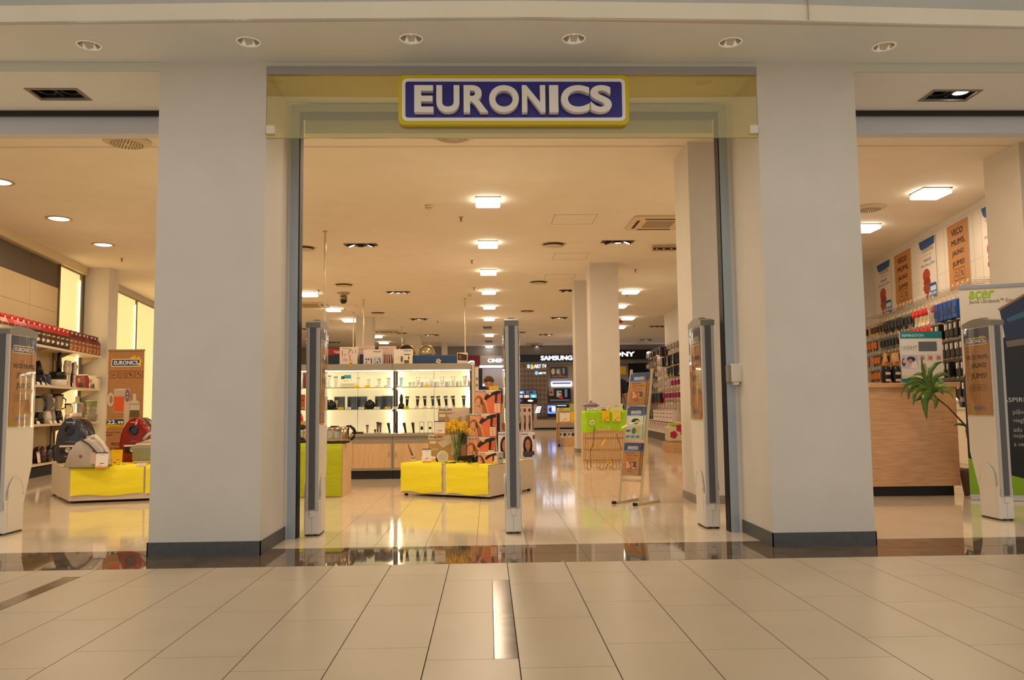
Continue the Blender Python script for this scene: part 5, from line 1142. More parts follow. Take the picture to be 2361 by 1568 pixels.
for k, (x0, x1, y0, y1, cc, lab, Y) in enumerate(((1286, 1315, 940, 980, '#D9CF5C', 'green and yellow box behind the white card on the cart', 22.15), (1318, 1332, 931, 950, '#A8C070', 'pale green box on the cart beside the column', 22.35))):
    a = at(x0, 980, Y=Y); c_ = at(x1, y0, Y=Y); carton('goods_box', lab, 'box', (a.x+c_.x)/2, Y, .642, c_.x-a.x, .3, c_.z-.642, cc)
def dr_wh(b, w, h): b.frect(w*.12, w*.32, h*.3, h*.7, .0006, M('#3A5A7A')); b.fell(w*.72, h*.45, w*.2, h*.3, .0006, M('#3A3434'), 12); b.frect(w*.3, w*.7, h*.85, h*.9, .0006, M('#8A7A70'))
for k, x0 in enumerate((1289, 1308)):
    a = at(x0, 1006, Y=22.05); c_ = at(x0+18, 991, Y=22.05); carton('cart_box', '%s small white box with a blue square on the lower cart level' % ('left' if k == 0 else 'right'), 'box', (a.x+c_.x)/2, 22.05, .242, c_.x-a.x, .3, .17, '#D9CDC2', draw=dr_wh, group='white boxes on the cart')

# ------------------------------------------------------------------ back of the shop: bulkhead, brand boards, screens
YW = 39.5
def wx(px, py, Y=YW): return at(px, py, Y=Y)
c = MB(); a = wx(600, 812); c.box(-14, 9.4, 39.6, 42, 3.12, CEIL, M('#8E8A8A', .6)); struct(c.build('ceiling_bulkhead'))
c = MB(); c.box(-14, 4.6, 40.1, 40.2, 0, 3.12, M('#C2B5A8', .6)); c.box(4.6, 9.4, 40.6, 40.7, 0, 3.12, M('#B9B9C0', .5)); 
for xx in (6.4, 7.4, 8.2): c.box(xx, xx+.02, 40.59, 40.6, 0, 3.12, MGREY)
struct(c.build('wall_back_panel'))
def board(lab, x0, x1, y0, y1, Y, col, texts, name='brand_board', emit=4.0, cat='sign'):
    a, c_, z0, z1 = rect_at(x0, x1, y0, y1, Y); t = thing(name, lab, cat, (a, Y, z0)); w = c_-a; h = z1-z0
    b = MB(); b.box(0, w, 0, .08, 0, h, M(col, .4)); b.build('panel', t)
    for (s, u0, u1, v0, v1, tc, bold) in texts:
        b = MB(); b.text(s, w*u0, w*u1, h*v0, h*v1, .02, M(tc, .4, emit=emit), bold); b.build('lit_lettering', t)
    return t
board('dark navy board with glowing SAMSUNG lettering on the back wall', 1190, 1325, 818, 834, 39.5, '#171A3C', [('SAMSUNG', .425, .955, .22, .82, '#E9EEFF', .05)])
board('black board with two glowing SONY names right of the inner columns', 1424, 1560, 806, 828, 39.5, '#0E0D12', [('SONY', -.14, .29, .3, .78, '#F2F4FF', .03), ('SONY', .49, .92, .3, .78, '#F2F4FF', .03)])
board('dark red board with a glowing LG name left of the middle gate', 1068, 1106, 820, 844, 39.51, '#8A1624', [('LG', .02, .68, -.05, .52, '#FFFFFF', .05)])
board('white board with small blue CINEMA 3D lettering beside the red board', 1107, 1190, 820, 845, 39.51, '#C9C0B8', [('CINEMA 3D', .22, .99, .38, .72, '#DDE8FF', .03)], emit=2.0)
a, c_, z0, z1 = rect_at(1106, 1190, 843, 847, 39.55); b = MB(); b.box(a, c_, 39.5, 39.61, z0, z1, M('#DCE4FF', .4, emit=6)); tag(b.build('light_strip'), 'thin bluish light strip under the cinema board', 'light')
# patterned television wall
a, c_, z0, z1 = rect_at(1190, 1262, 834, 968, 39.7)
HEXA, HEXB = M('#8C7A68', .6), M('#75655A', .6)
b = MB(); b.box(a, c_, 39.75, 39.9, .6, 3.15, M('#A08C76', .6)); nx = 8; ny = 11; w = (c_-a)/nx; h = (3.15-.6)/ny
b.T = Matrix.Translation((a, 39.75, .6))
for i in range(nx):
    for j in range(ny):
        x0 = i*w; zz = j*h; 
        b.fpoly([(x0, zz+h*.25), (x0+w*.5, zz), (x0+w*.5, zz+h*.75), (x0, zz+h)], .003, HEXB); b.fpoly([(x0+w*.5, zz), (x0+w, zz+h*.25), (x0+w, zz+h), (x0+w*.5, zz+h*.75)], .003, HEXA)
tag(b.build('patterned_wall_panel'), 'wall panel with a brown cube pattern under the navy board', 'wall panel')
a, c_, z0, z1 = rect_at(1216, 1260, 838, 851, 39.65); t = thing('smart_tv_sign', 'glowing SMART TV lettering with a coloured cube on the cube-patterned panel', 'sign', (a, 39.735, z0)); w = c_-a; h = z1-z0
b = MB(); b.text('S', 0, w*.11, h*.2, h*.8, .02, M('#EFF3FF', emit=3)); b.text('ART TV', w*.36, w, h*.2, h*.85, .02, M('#EFF3FF', emit=3)); b.build('lit_lettering', t)
b = MB(); 
for q, cc in enumerate(('#E0503A', '#E8C43A', '#3AA85A', '#3A7AD0', '#C8D040', '#E08A3A')): an = q*PI/3; b.fpoly([(w*.24, h*.5), (w*.24+w*.12*math.cos(an), h*.5+h*.5*math.sin(an)), (w*.24+w*.12*math.cos(an+PI/3), h*.5+h*.5*math.sin(an+PI/3))], .03, M(cc, emit=1.5))
b.build('coloured_cube', t)
a, c_, z0, z1 = rect_at(1233, 1259, 855, 865, 39.65); t = thing('led_tv_sign', 'small glowing LED TV lettering with a blue cube below the smart sign', 'sign', (a, 39.735, z0)); w = c_-a; h = z1-z0
b = MB(); b.text('LED TV', w*.36, w, h*.25, h*.7, .02, M('#E6EEFF', emit=2.5)); b.build('lit_lettering', t); b = MB(); b.fell(w*.16, h*.5, w*.15, h*.5, .02, M('#5A9AE0', emit=2), 6); b.build('blue_cube', t)
def screen(lab, x0, x1, y0, y1, Y, draw=None, stand=False, col='#101014', group='televisions on the back wall', cat='television'):
    a, c_, z0, z1 = rect_at(x0, x1, y0, y1, Y); t = thing('television', lab, cat, (a, Y, z0), 0, group); w = c_-a; h = z1-z0
    b = MB(); b.bbox(0, w, 0, .08, 0, h, M(col, .3), .02); b.build('casing', t)
    b = MB(); b.frect(w*.03, w*.97, h*.04, h*.96, .004, M('#15171E', .15)); 
    if draw: draw(b, w, h)
    b.build('display', t)
    back = (39.75 if x1 < 1262 else (40.1 if x1 < 1400 else 40.6))-Y; b = MB(); b.box(w*.4, w*.6, .08, back, h*.3, h*.6, MBLACK); b.build('wall_mount', t)
    return t
def dr_beads(b, w, h):
    random.seed(3)
    for q in range(40): b.frect(w*(.34+.26*random.random()), w*(.34+.26*random.random()), h*(.35+.5*random.random()), h*(.35+.5*random.random()), .006+q*.0002, M(random.choice(('#1A2A24', '#8AA090', '#C8D0C8', '#3A5046')), .4, emit=.4))
    b.fpoly([(w*.4, h*.3), (w*.64, h*.22), (w*.6, h*.45), (w*.46, h*.48)], .02, M('#C43020', .4, emit=.5)); b.frect(w*.04, w*.96, h*.06, h*.2, .02, M('#5E6A78', .3, emit=.3)); b.frect(w*.72, w*.84, h*.35, h*.92, .015, M('#6A7E9C', .3, emit=.4))
screen('upper wall television above the glowing blue plate', 1270, 1308, 847, 871, 40.0, lambda b, w, h: (dr_beads(b, w, h), b.fell(w*.14, h*.6, w*.12, h*.3, .02, M('#D8A878', emit=.3), 10)))
screen('large wall television below the glowing blue plate', 1266, 1316, 895, 927, 39.8, lambda b, w, h: (dr_beads(b, w, h), b.frect(0, w*.22, h*.45, h, .03, M('#C9A890')), b.fell(w*.1, h*.7, w*.07, h*.06, .032, M('#3A3034'), 10)))
a, c_, z0, z1 = rect_at(1274, 1316, 882, 889, 40.04); t = thing('glowing_brand_plate', 'glowing white plate with blue lettering between the two wall televisions', 'sign', (a, 40.04, z0)); w = c_-a; h = z1-z0
b = MB(); b.box(-.06, w+.06, .0, .05, -.04, h+.04, M('#E4E6FF', emit=2.5)); b.build('light_plate', t); b = MB(); b.frect(0, w, h*.55, h, .004, M('#3038A8', emit=.6)); b.text('AQUBOWN', 0, w*.97, 0, h*.45, .004, M('#20246A')); b.build('lettering', t)
tvs = [(1191, 1210, 901, 909, ('#6A8FD0', '#C9D4F0')), (1211, 1238, 900, 909, ('#4A5A80', '#1C2030')), (1190, 1206, 910, 918, ('#9AC4C8', '#D8E8E4')), (1207, 1221, 910, 918, ('#D8A08A', '#E8C8C0')), (1222, 1238, 909, 918, ('#5AC0D0', '#BFE8E8')), (1191, 1207, 919, 928, ('#202838', '#4A6AD0')), (1208, 1238, 919, 929, ('#0C0C14', '#E8E0D0'))]
for k, (x0, x1, y0, y1, (c1, c2)) in enumerate(tvs):
    screen('small lit screen of the screen wall, %s' % ('upper left', 'upper right', 'middle left', 'middle centre with pink picture', 'middle right with cyan picture', 'lower left', 'lower right black one')[k], x0, x1, y0, y1, 39.5, lambda b, w, h: (b.frect(w*.05, w*.95, h*.06, h*.94, .006, M(c1, emit=.9)), b.fell(w*.5, h*.5, w*.22, h*.25, .008, M(c2, emit=1.2), 10)), group='small screens of the screen wall')
screen('floor television with a bright blue picture right of the patterned panel', 1262, 1282, 934, 962, 38.9, lambda b, w, h: (b.frect(w*.04, w*.96, h*.3, h*.97, .006, M('#6E8CE8', emit=1.4)), b.fell(w*.4, h*.62, w*.25, h*.2, .008, M('#3A2A6A', emit=.6), 12), b.frect(w*.5, w*.95, h*.5, h*.9, .009, M('#B9C8FF', emit=1.4))))
screen('wide television with a thin lit top edge behind the cart', 1283, 1312, 933, 960, 39.1, lambda b, w, h: b.frect(w*.05, w*.8, h*.88, h*.96, .006, M('#7AB0F0', emit=1.5)))
screen('large dark television under the black board, behind the brochure stand', 1449, 1498, 837, 870, 38.9)
screen('dark screen behind the staff member near the brochure stand', 1432, 1460, 881, 902, 38.6)
a, c_, z0, z1 = rect_at(1431, 1443, 845, 863, 38.8); b = MB(); b.box(a, c_, 38.8, 38.82, z0, z1, CARDY); tag(b.build('price_sheet'), 'yellow price sheet left of the large dark television', 'price sheet')
t = thing('tv_podium', 'low pale podium under the patterned television wall', 'podium', (1.95, 39.0, 0)); a, c_, z0, z1 = rect_at(1231, 1281, 968, 987, 39.0)
b = MB(); b.box(a-1.95, c_-1.95+.9, 0, .7, .07, z1, M('#C9B294', .5)); b.build('body', t); b = MB(); b.box(a-1.9, c_-1.95+.85, .04, .66, 0, .07, MBLACK); b.build('plinth', t); b = MB(); b.box(a-1.95+.02, a-1.95+.16, .1, .2, z1, z1+.74, M('#C9B294', .5)); b.build('post', t)
a, c_, z0, z1 = rect_at(1234, 1244, 937, 952, 39.05); b = MB(); b.fpoly([(0, 0), (w_ := c_-a, (z1-z0)*.0), (w_*1.4, z1-z0), (w_*.5, z1-z0)], 0, M('#DCE2FF', emit=2)); 
for q in range(3): b.frect(w_*.55+q*.02, w_*.8+q*.02, (z1-z0)*(.15+q*.28), (z1-z0)*(.3+q*.28), .003, M('#4A5AA0'))
o = b.build('info_tablet'); o.location = (a, 39.05, z0); tag(o, 'bright slanted information tablet beside the patterned panel', 'tablet')
a, c_, z0, z1 = rect_at(1098, 1112, 849, 898, 14.5); t = thing('standing_black_panel', 'tall black panel standing right of the lit shelves', 'panel', ((a+c_)/2, 14.6, 0)); b = MB(); b.box(-(c_-a)/2, (c_-a)/2, 0, .06, .9, z1, MBLACK); b.build('panel', t); b = MB(); b.cyl((0, .03, 0), .02, .02, .9, MBLACK, 8); b.lathe([(.16, 0), (.15, .02), (.02, .025)], MBLACK, 16); b.build('stand', t)
a, c_, z0, z1 = rect_at(1112, 1132, 884, 896, 20.0); t = board('glowing blue-white SONY plate behind the staff member', 1112, 1132, 884, 896, 20.0, '#0C0C18', [('SONY', .03, .97, .45, .95, '#BCC8FF', .04)], 'brand_plate', 2.5)
b = MB(); b.box(0, .2, 0, .04, -z0, 0, MBLACK); b.build('stand', t)

# ------------------------------------------------------------------ people (body is one continuous mesh each)
def person(lab, x, y, rz, scale, lean=0.0, head_down=.35, shirt='#1C2238', arm_r=None, arm_l=None, turn=0):
    t = thing('person', lab, 'person', (x, y, 0), rz, 'staff in dark polo shirts')
    t.scale = (scale,)*3
    J = {'pelvis': (0, 0, .95, .13, .10), 'belly': (0, .005-lean*.15, 1.10, .125, .095), 'chest': (0, -lean*.35, 1.28, .15, .105), 'neckb': (0, -lean*.55, 1.44, .07, .065), 'neck': (0, -lean*.62, 1.50, .052, .052)}
    E = [('pelvis', 'belly'), ('belly', 'chest'), ('chest', 'neckb'), ('neckb', 'neck')]
    for s, n_, arm in ((-1, 'l', arm_l), (1, 'r', arm_r)):
        hip, kn, an, to = 'hip'+n_, 'kn'+n_, 'an'+n_, 'to'+n_
        J[hip] = (s*.09, 0, .90, .095, .095); J[kn] = (s*.10, -.02, .50, .06, .06); J[an] = (s*.10, .02, .09, .04, .04); J[to] = (s*.11, -.13, .04, .035, .03)
        E += [('pelvis', hip), (hip, kn), (kn, an), (an, to)]
        sh = (s*.19, -lean*.5, 1.40); el, wr = arm or ((s*.25, .0, 1.12), (s*.24, -.10, .88))
        J['sh'+n_] = (*sh, .058, .058); J['el'+n_] = (*el, .04, .04); J['wr'+n_] = (*wr, .026, .022)
        v = (Vector(wr)-Vector(el)).normalized(); pm = Vector(wr)+v*.06; J['pm'+n_] = (*pm, .036, .018)
        E += [('chest', 'sh'+n_), ('sh'+n_, 'el'+n_), ('el'+n_, 'wr'+n_), ('wr'+n_, 'pm'+n_)]
        side = v.cross(Vector((0, 0, 1))); side = side.normalized() if side.length > .1 else Vector((0, 1, 0))
        for f in range(4):
            b_ = pm+v*.02+side*(f-1.5)*.019; L_ = (.068, .078, .074, .056)[f]
            m_ = b_+v*L_*.5+Vector((0, -.008, 0)); e_ = b_+v*L_+Vector((0, -.026, 0))
            J['f%d0' % f+n_] = (*b_, .009, .009); J['f%d1' % f+n_] = (*m_, .0085, .0085); J['f%d2' % f+n_] = (*e_, .007, .007); E += [('pm'+n_, 'f%d0' % f+n_), ('f%d0' % f+n_, 'f%d1' % f+n_), ('f%d1' % f+n_, 'f%d2' % f+n_)]
        th = Vector(wr)+v*.03-side*.03; th2 = th+v*.045-side*.022; J['t0'+n_] = (*th, .011, .011); J['t1'+n_] = (*th2, .009, .009); E += [('wr'+n_, 't0'+n_), ('t0'+n_, 't1'+n_)]
    names = list(J); me = bpy.data.meshes.new('body'); me.from_pydata([J[k][:3] for k in names], [(names.index(a), names.index(b)) for a, b in E], []); me.update()
    o = bpy.data.objects.new('body', me); COL.objects.link(o); o.parent = t
    sk = o.modifiers.new('skin', 'SKIN'); sk.use_smooth_shade = True; 
    if not me.skin_vertices: 
        bm = bmesh.new(); bm.from_mesh(me); bm.verts.layers.skin.verify(); bm.to_mesh(me); bm.free()
    for i, k in enumerate(names): me.skin_vertices[0].data[i].radius = J[k][3:5]; me.skin_vertices[0].data[i].use_root = (k == 'pelvis')
    o.modifiers.new('sub', 'SUBSURF').levels = 2; o.modifiers['sub'].render_levels = 2
    me.materials.append(SKIN)
    # clothing
    SH_ = noisy('polo_cloth', '#161B2E', '#1F2540', 30, (.8, .9)); YL = M('#D8A81C', .6); TR = M('#141418', .8)
    b = MB(); b.loft([ring(0, .0, .93, .175, .135, 20), ring(0, -lean*.1, 1.08, .165, .13, 20), ring(0, -lean*.3, 1.25, .195, .14, 20), ring(0, -lean*.45, 1.37, .215, .125, 20, .8), ring(0, -lean*.52, 1.43, .15, .10, 20), ring(0, -lean*.58, 1.475, .078, .075, 20)], SH_, True, False); b.build('polo_shirt', t)
    b = MB(); b.loft([ring(0, -lean*.57, 1.465, .08, .078, 16), ring(0, -lean*.60, 1.50, .074, .072, 16), ring(0, -lean*.58, 1.468, .09, .086, 16)], YL, True, False); b.build('collar', t)
    for s, n_ in ((-1, 'l'), (1, 'r')):
        sh = Vector(J['sh'+n_][:3]); el = Vector(J['el'+n_][:3]); d = el-sh
        b = MB(); b.tube([sh+Vector((-s*.05, 0, .015)), sh+Vector((0, 0, .005)), sh+d*.5, sh+d*.78], [.075, .082, .074, .07], SH_, 14); sl = b.build('sleeve', t)
        b = MB(); b.tube([sh+d*.74, sh+d*.82], [.073, .072], YL, 14); b.build('cuff', sl)
        b = MB(); k_ = Vector(J['kn'+n_][:3]); a_ = Vector(J['an'+n_][:3]); h_ = Vector(J['hip'+n_][:3]); b.tube([h_+Vector((0, 0, .06)), h_, (h_+k_)/2, k_, (k_+a_)/2, a_], [.12, .115, .095, .08, .072, .07], TR, 14); b.build('trouser_leg', t)
        b = MB(); b.bbox(s*.11-.05, s*.11+.05, -.20, .07, 0, .075, MBLACK, .03); b.build('shoe', t)
    # head
    hz = Matrix.Translation((0, -lean*.62, 1.50)) @ Matrix.Rotation(turn, 4, 'Z') @ Matrix.Rotation(head_down, 4, 'X')
    b = MB(); b.T = hz; prof = [(-.02, .048, .052, .0), (.02, .055, .06, -.005), (.05, .062, .085, -.02), (.085, .072, .098, -.012), (.12, .077, .102, -.004), (.16, .079, .104, .0), (.20, .072, .095, .004), (.235, .05, .068, .008), (.25, .02, .03, .01)]
    b.loft([ring(0, cy, z, rx, ry, 20) for z, rx, ry, cy in prof], SKIN)
    b.loft([[(-.008, -.102, .125), (.008, -.102, .125), (.006, -.10, .13), (-.006, -.10, .13)], [(-.016, -.128, .085), (.016, -.128, .085), (.008, -.105, .12), (-.008, -.105, .12)], [(-.014, -.10, .075), (.014, -.10, .075), (.01, -.10, .085), (-.01, -.10, .085)]], SKIN)
    hd = b.build('head', t)
    for s in (-1, 1):
        b = MB(); b.T = hz; b.ball((s*.078, .005, .11), .018, SKIN, 10, (.45, .8, 1.6)); b.build('ear', hd)
        b = MB(); b.T = hz; b.ball((s*.03, -.095, .122), .011, M('#E8E4DC', .3), 10, (1.2, .6, .7)); b.ball((s*.03, -.1005, .122), .005, M('#2A1C14', .2), 8); b.build('eye', hd)
        b = MB(); b.T = hz; b.tube([(s*.015, -.104, .14), (s*.032, -.102, .146), (s*.05, -.09, .14)], .004, M('#3A2416', .7), 6); b.build('eyebrow', hd)
    b = MB(); b.T = hz; b.tube([(-.024, -.096, .052), (0, -.106, .05), (.024, -.096, .052)], [.003, .007, .003], M('#9C5446', .5), 8); b.build('mouth', hd)
    b = MB(); b.T = hz; HR = noisy('short_hair', '#3A2414', '#4E3320', 60, (.7, .9), bump=.4)
    b.loft([ring(0, .028, .10, .083, .088, 20), ring(0, .022, .15, .087, .098, 20), ring(0, .004, .19, .085, .108, 20), ring(0, .0, .235, .062, .082, 20), ring(0, .005, .262, .02, .03, 20)], HR); b.build('hair', t)
    return t
pp = at(1141, 868, Y=17.4)
person('person in a dark polo with short brown hair looking down behind the orange boxes', pp.x+.02, 17.5, -.55, 1.0, .28, .55, turn=-.35)
pq = at(1424, 900, Y=17.9)
person('person in a dark yellow-cuffed polo behind the inner column, only one arm showing', pq.x-.10, 17.9, .0, 1.13, 0, .2, arm_r=((.235, .03, 1.13), (.285, -.06, .90)))
# ------------------------------------------------------------------ wall frames
class WF:
    """a vertical wall line P->Q seen from the room: x along it (left to right for the viewer), off = distance out of the wall"""
    def __init__(s, P, Q):
        s.P = Vector((P[0], P[1], 0)); s.d = (Vector((Q[0], Q[1], 0))-s.P); s.L = s.d.length; s.d.normalize(); s.n = Vector((s.d.y, -s.d.x, 0)); s.rz = math.atan2(s.d.y, s.d.x)
    def pt(s, x, off, z): p = s.P+s.d*x+s.n*off; return Vector((p.x, p.y, z))
    def px(s, px, py, off=0.0):
        r = _R2*(px-1180.5)/FPX - _U2*(py-784)/FPX + _F; A = s.P+s.n*off
        det = r.x*(-s.d.y)+s.d.x*r.y; t = (A.x*(-s.d.y)+s.d.x*A.y)/det; q = Vector((r.x*t, r.y*t, 0))-A
        return q.dot(s.d), CAM_H+r.z*t
    def thing(s, name, lab, cat, x, off, z, group=None, kind=None): return thing(name, lab, cat, s.pt(x, off, z), s.rz, group, kind)
LWF = WF(LW0, LW1); RWF = WF(RW1, RW0); CRF = WF(CR1, CR0)

# ------------------------------------------------------------------ left bay: wall panels
LIT = M('#FFDC9A', .5, emit=.75); LTUBE = M('#FFF0C4', .5, emit=9.0)
PCREAM = M('#C9B48C', .5); DBR = noisy('dark_brown_panel', '#4A3A2A', '#524131', 6, (.5, .6))
c_edges = [-4.0, -2.6, -1.32, -.07, 1.18, 2.46]
for k, (u0, u1) in enumerate(zip(c_edges[:-1], c_edges[1:])):
    if k < 2: continue
    t = LWF.thing('wall_cladding', 'dark brown and cream wall cladding of the left bay, %s' % ('cut by the frame edge', 'left of the long seam', 'beside the backlit panel')[k-2], 'wall panel', u0, .03, 0, 'wall cladding panels of the left bay')
    b = MB(); b.box(.004, u1-u0-.004, 0, .03, 3.42, 3.86, DBR); b.build('brown_panel', t)
    for (z0, z1) in ((2.95, 3.415), (2.3, 2.945), (.0, 2.295)):
        b = MB(); b.box(.004, u1-u0-.004, 0, .03, z0, z1, PCREAM); b.build('cream_panel', t)
def litpanel(u0, u1, lab, z1=3.86, z0=.3):
    t = LWF.thing('backlit_wall_panel', lab, 'light panel', u0, .05, 0, 'backlit wall panels'); w = u1-u0
    b = MB(); b.box(.02, w-.02, .02, .045, z0, z1, LIT); b.build('opal_sheet', t)
    for x in (.02, w-.04):
        b = MB(); b.cyl((x+.01, .012, 0), .012, z0+.05, z1-.12, LTUBE, 8); b.build('light_tube', t)
    b = MB(); b.box(0, .02, -.01, .05, z0, z1, M('#8A7A58', .4, .4)); b.box(w-.02, w, -.01, .05, z0, z1, M('#8A7A58', .4, .4)); b.box(0, w, -.01, .05, z1-.01, z1+.02, M('#8A7A58', .4, .4)); b.build('frame', t)
litpanel(2.47, 3.62, 'bright backlit wall panel between the cladding and the inner column'); litpanel(5.9, 7.6, 'bright backlit wall panel just right of the inner column in the left bay'); litpanel(7.65, 9.6, 'backlit wall panel half hidden behind the left pillar'); litpanel(9.7, 11.6, 'farthest backlit wall panel behind the left pillar')
t = LWF.thing('wall_cornice', 'pale cornice strip along the top of the left bay wall', 'cornice', -2.6, .10, 3.88)
b = MB(); b.box(0, 6.4, -.02, .10, 0, .159, M('#D8C8A4', .6)); b.build('strip', t)
p1_, p2_ = LWF.pt(3.0, .9, 3.3), LWF.pt(3.0, .3, 1.2)
# shelves ------------------------------------------------------------------
SHC = M('#D2C3A4', .45, .1)
t = LWF.thing('wall_shelving', 'long grey wall shelving with four levels of appliances in the left bay', 'shelving', -1.6, .06, 0)
S0 = 0; SL = 5.3; OFF = .45
for zz in (2.20, 1.53, .875, .22):
    b = MB(); b.box(S0, S0+SL, -(OFF-.06), 0, zz-.03, zz, SHC); b.box(S0, S0+SL, -(OFF-.05), -(OFF-.06), zz-.035, zz+.004, M('#DDD0B4', .4)); b.build('shelf_board', t)
for k, u in enumerate((0, 1.31, 2.56, 3.8, 5.25)):
    b = MB(); b.box(u, u+.05, -.03, 0, 0, 2.3, M('#6E6552', .5)); b.build('upright', t)
    for zz in (2.17, 1.50, .845):
        b = MB(); b.prism([(-.36, zz), (-.03, zz-.15), (-.03, zz)], u+.015, u+.03, M('#A89878', .5), 'x'); b.build('bracket', t)
b = MB(); b.box(S0, S0+SL, -.34, -.02, 0, .16, MBLACK); b.build('plinth', t)
def L_at(px, lvl, off=.30):
    z = (2.20, 1.53, .875, .22)[lvl]; x, _ = LWF.px(px, {0: 810, 1: 892, 2: 976, 3: 1066}[lvl], off); return x, z
# coffee bags
def bagmesh(kind):
    b = MB(); w, d, h = .19, .10, .31
    main = {0: M('#3A2016', .3), 1: M('#8A4A1E', .3), 2: M('#D8C6A2', .35)}[kind]; top = {0: M('#B01C18', .3), 1: M('#6A1A10', .3), 2: M('#C42A20', .3)}[kind]
    R = [[(-w/2*s, -d/2*q, z), (w/2*s, -d/2*q, z), (w/2*s, d/2*q, z), (-w/2*s, d/2*q, z)] for z, s, q in ((0, .92, .9), (.03, 1, 1), (h*.72, 1, 1))]
    b.loft(R, main, False)
    R = [[(-w/2*s, -d/2*q, z), (w/2*s, -d/2*q, z), (w/2*s, d/2*q, z), (-w/2*s, d/2*q, z)] for z, s, q in ((h*.72, 1, 1), (h*.86, .98, .5), (h*.93, .97, .18), (h*1.12, .95, .10))]
    b.loft(R, top, False)
    b.frect(-w*.46, w*.46, h*.76*.62+.03, h*.72, d/2+.001, M('#1E1410', .3) if kind == 0 else M('#5A2A14', .3)); b.frect(-w*.3, w*.3, h*.52, h*.60, d/2+.003, M('#C9A050', .4))
    cup = M('#E2C79A', .4) if kind != 2 else M('#8A4A24', .4)
    b.fell(0, h*.27, w*.30, h*.10, d/2+.002, cup, 16); b.fpoly([(-w*.30, h*.27), (-w*.2, h*.08), (w*.2, h*.08), (w*.30, h*.27)], d/2+.002, M('#2A1610', .3) if kind == 0 else M('#D89A58', .3)); b.fell(0, h*.27, w*.24, h*.07, d/2+.003, M('#EFD9B0', .4) if kind != 1 else M('#B9703A', .4), 16)
    kind == 1 or b.bbox(-w*.16, w*.16, -.02, .02, h*.98, h*1.10, M('#C0241C' if kind == 0 else '#D8321C', .3), .006); b.frect(w*.26, w*.42, h*.92, h*1.02, .02, M('#E0D8CC', .3)); 
    return b
protos = [bagmesh(k).build('coffee_bag') for k in range(3)]
used_ = [False]*3
def bag(kind, u, off, lab, group, z=2.20, jit=0):
    o = protos[kind]
    if used_[kind]: o = o.copy(); COL.objects.link(o)
    used_[kind] = True
    o.location = LWF.pt(u, off, z); o.rotation_euler = (0, 0, LWF.rz+jit-.35); o.scale = (1.08, 1, 1.12); tag(o, lab, 'coffee bag', group)
u = -1.35; k = 0
while u < 3.62:
    if u < 1.95: bag(0 if u > -.1 else 2, u, .36, 'dark coffee bag with a cup picture, left half of the top shelf' if u > -.1 else 'cream coffee bag with red clip, top shelf above the left gate', 'dark coffee bags' if u > -.1 else 'cream coffee bags', jit=random.uniform(-.12, .12))
    else: bag(1, u, .36, 'orange-brown coffee bag with a tall cup, right half of the top shelf', 'orange-brown coffee bags', jit=random.uniform(-.12, .12))
    u += .215; k += 1
u = -1.3
while u < 1.8:
    bag(2 if k % 2 else 0, u, .18, 'coffee bag in the back row of the top shelf, its top peeping over', 'back row coffee bags', jit=random.uniform(-.1, .1)); u += .24; k += 1
# second shelf: blenders and mixers
def on_left(px, lvl, name, lab, cat, off=.30, group=None):
    x, z = L_at(px, lvl, off); o = LWF.thing(name, lab, cat, x, off, z+.001, group); o.rotation_euler = (0, 0, 0 if name in ('hand_mixer', 'jug_blender', 'slow_juicer') else LWF.rz); return o
APW = M('#DCD3C4', .3); APG = M('#9A938C', .3); APB = M('#17151A', .25); APR = M('#8E1A14', .25); CLR = glassy('clear_plastic', '#E8E6DA', .35, .05, .18); STEEL = M('#BDB6A6', .2, .9)
t = on_left(98, 1, 'slow_juicer', 'dark blue appliance with a slanted black chute behind the left gate', 'juicer'); b = MB(); b.bbox(-.12, .12, -.08, .08, 0, .2, M('#2A3048', .25), .04); b.build('base', t); b = MB(); b.tube([(-.05, 0, .18), (-.12, 0, .42)], [.07, .06], APB, 14); b.build('chute', t); b = MB(); b.tube([(.06, -.09, .05), (.11, -.1, .12), (.06, -.09, .18), (.01, -.09, .12), (.06, -.09, .05)], .008, APG, 8); b.build('dial_ring', t)
t = on_left(132, 1, 'food_chopper_set', 'tall black hand blender standing in a black and white chopper bowl', 'food processor'); b = MB(); b.lathe([(.15, 0), (.16, .02), (.155, .13)], APW, 24); b.box(.02, .03, -.158, -.15, .04, .1, APR); b.build('base', t); b = MB(); b.lathe([(.15, .13), (.14, .24), (.12, .27), (.001, .27)], APB, 24); b.build('bowl', t); b = MB(); b.lathe([(.04, .27), (.045, .4), (.035, .5), (.042, .60), (.02, .63), (.001, .63)], APB, 18, (.06, 0, 0)); b.build('hand_blender', t); b = MB(); b.tube([(.04, -.02, .62), (-.06, -.02, .58), (-.09, -.02, .4), (-.08, -.02, .28)], .006, APB, 6); b.build('cord', t)
for k, (px, col, lab) in enumerate(((151, APW, 'white hand blender left of three on the second shelf'), (158, APW, 'white hand blender with a dark cord, middle of three'), (171, APW, 'white hand blender with a red button, right of three'))):
    t = on_left(px, 1, 'hand_blender', lab, 'hand blender', .28, 'white hand blenders'); b = MB(); b.lathe([(.045, 0), (.035, .03), (.022, .05), (.02, .2), (.028, .24)], col, 16); b.build('shaft', t); b = MB(); b.lathe([(.028, .24), (.045, .32), (.05, .38), (.04, .46), (.035, .5), (.001, .51)], col, 16); bd = b.build('grip', t); b = MB(); b.bbox(-.012, .012, -.052, -.04, .38, .44, APR if k == 2 else APG, .004); b.build('button', bd)
t = on_left(164, 1, 'hand_blender', 'slim black hand blender between the white ones on the second shelf', 'hand blender', .24); b = MB(); b.tube([(.0, 0, .0), (0, 0, .25), (-.02, 0, .48)], [.02, .025, .035], APB, 12); b.build('body', t)
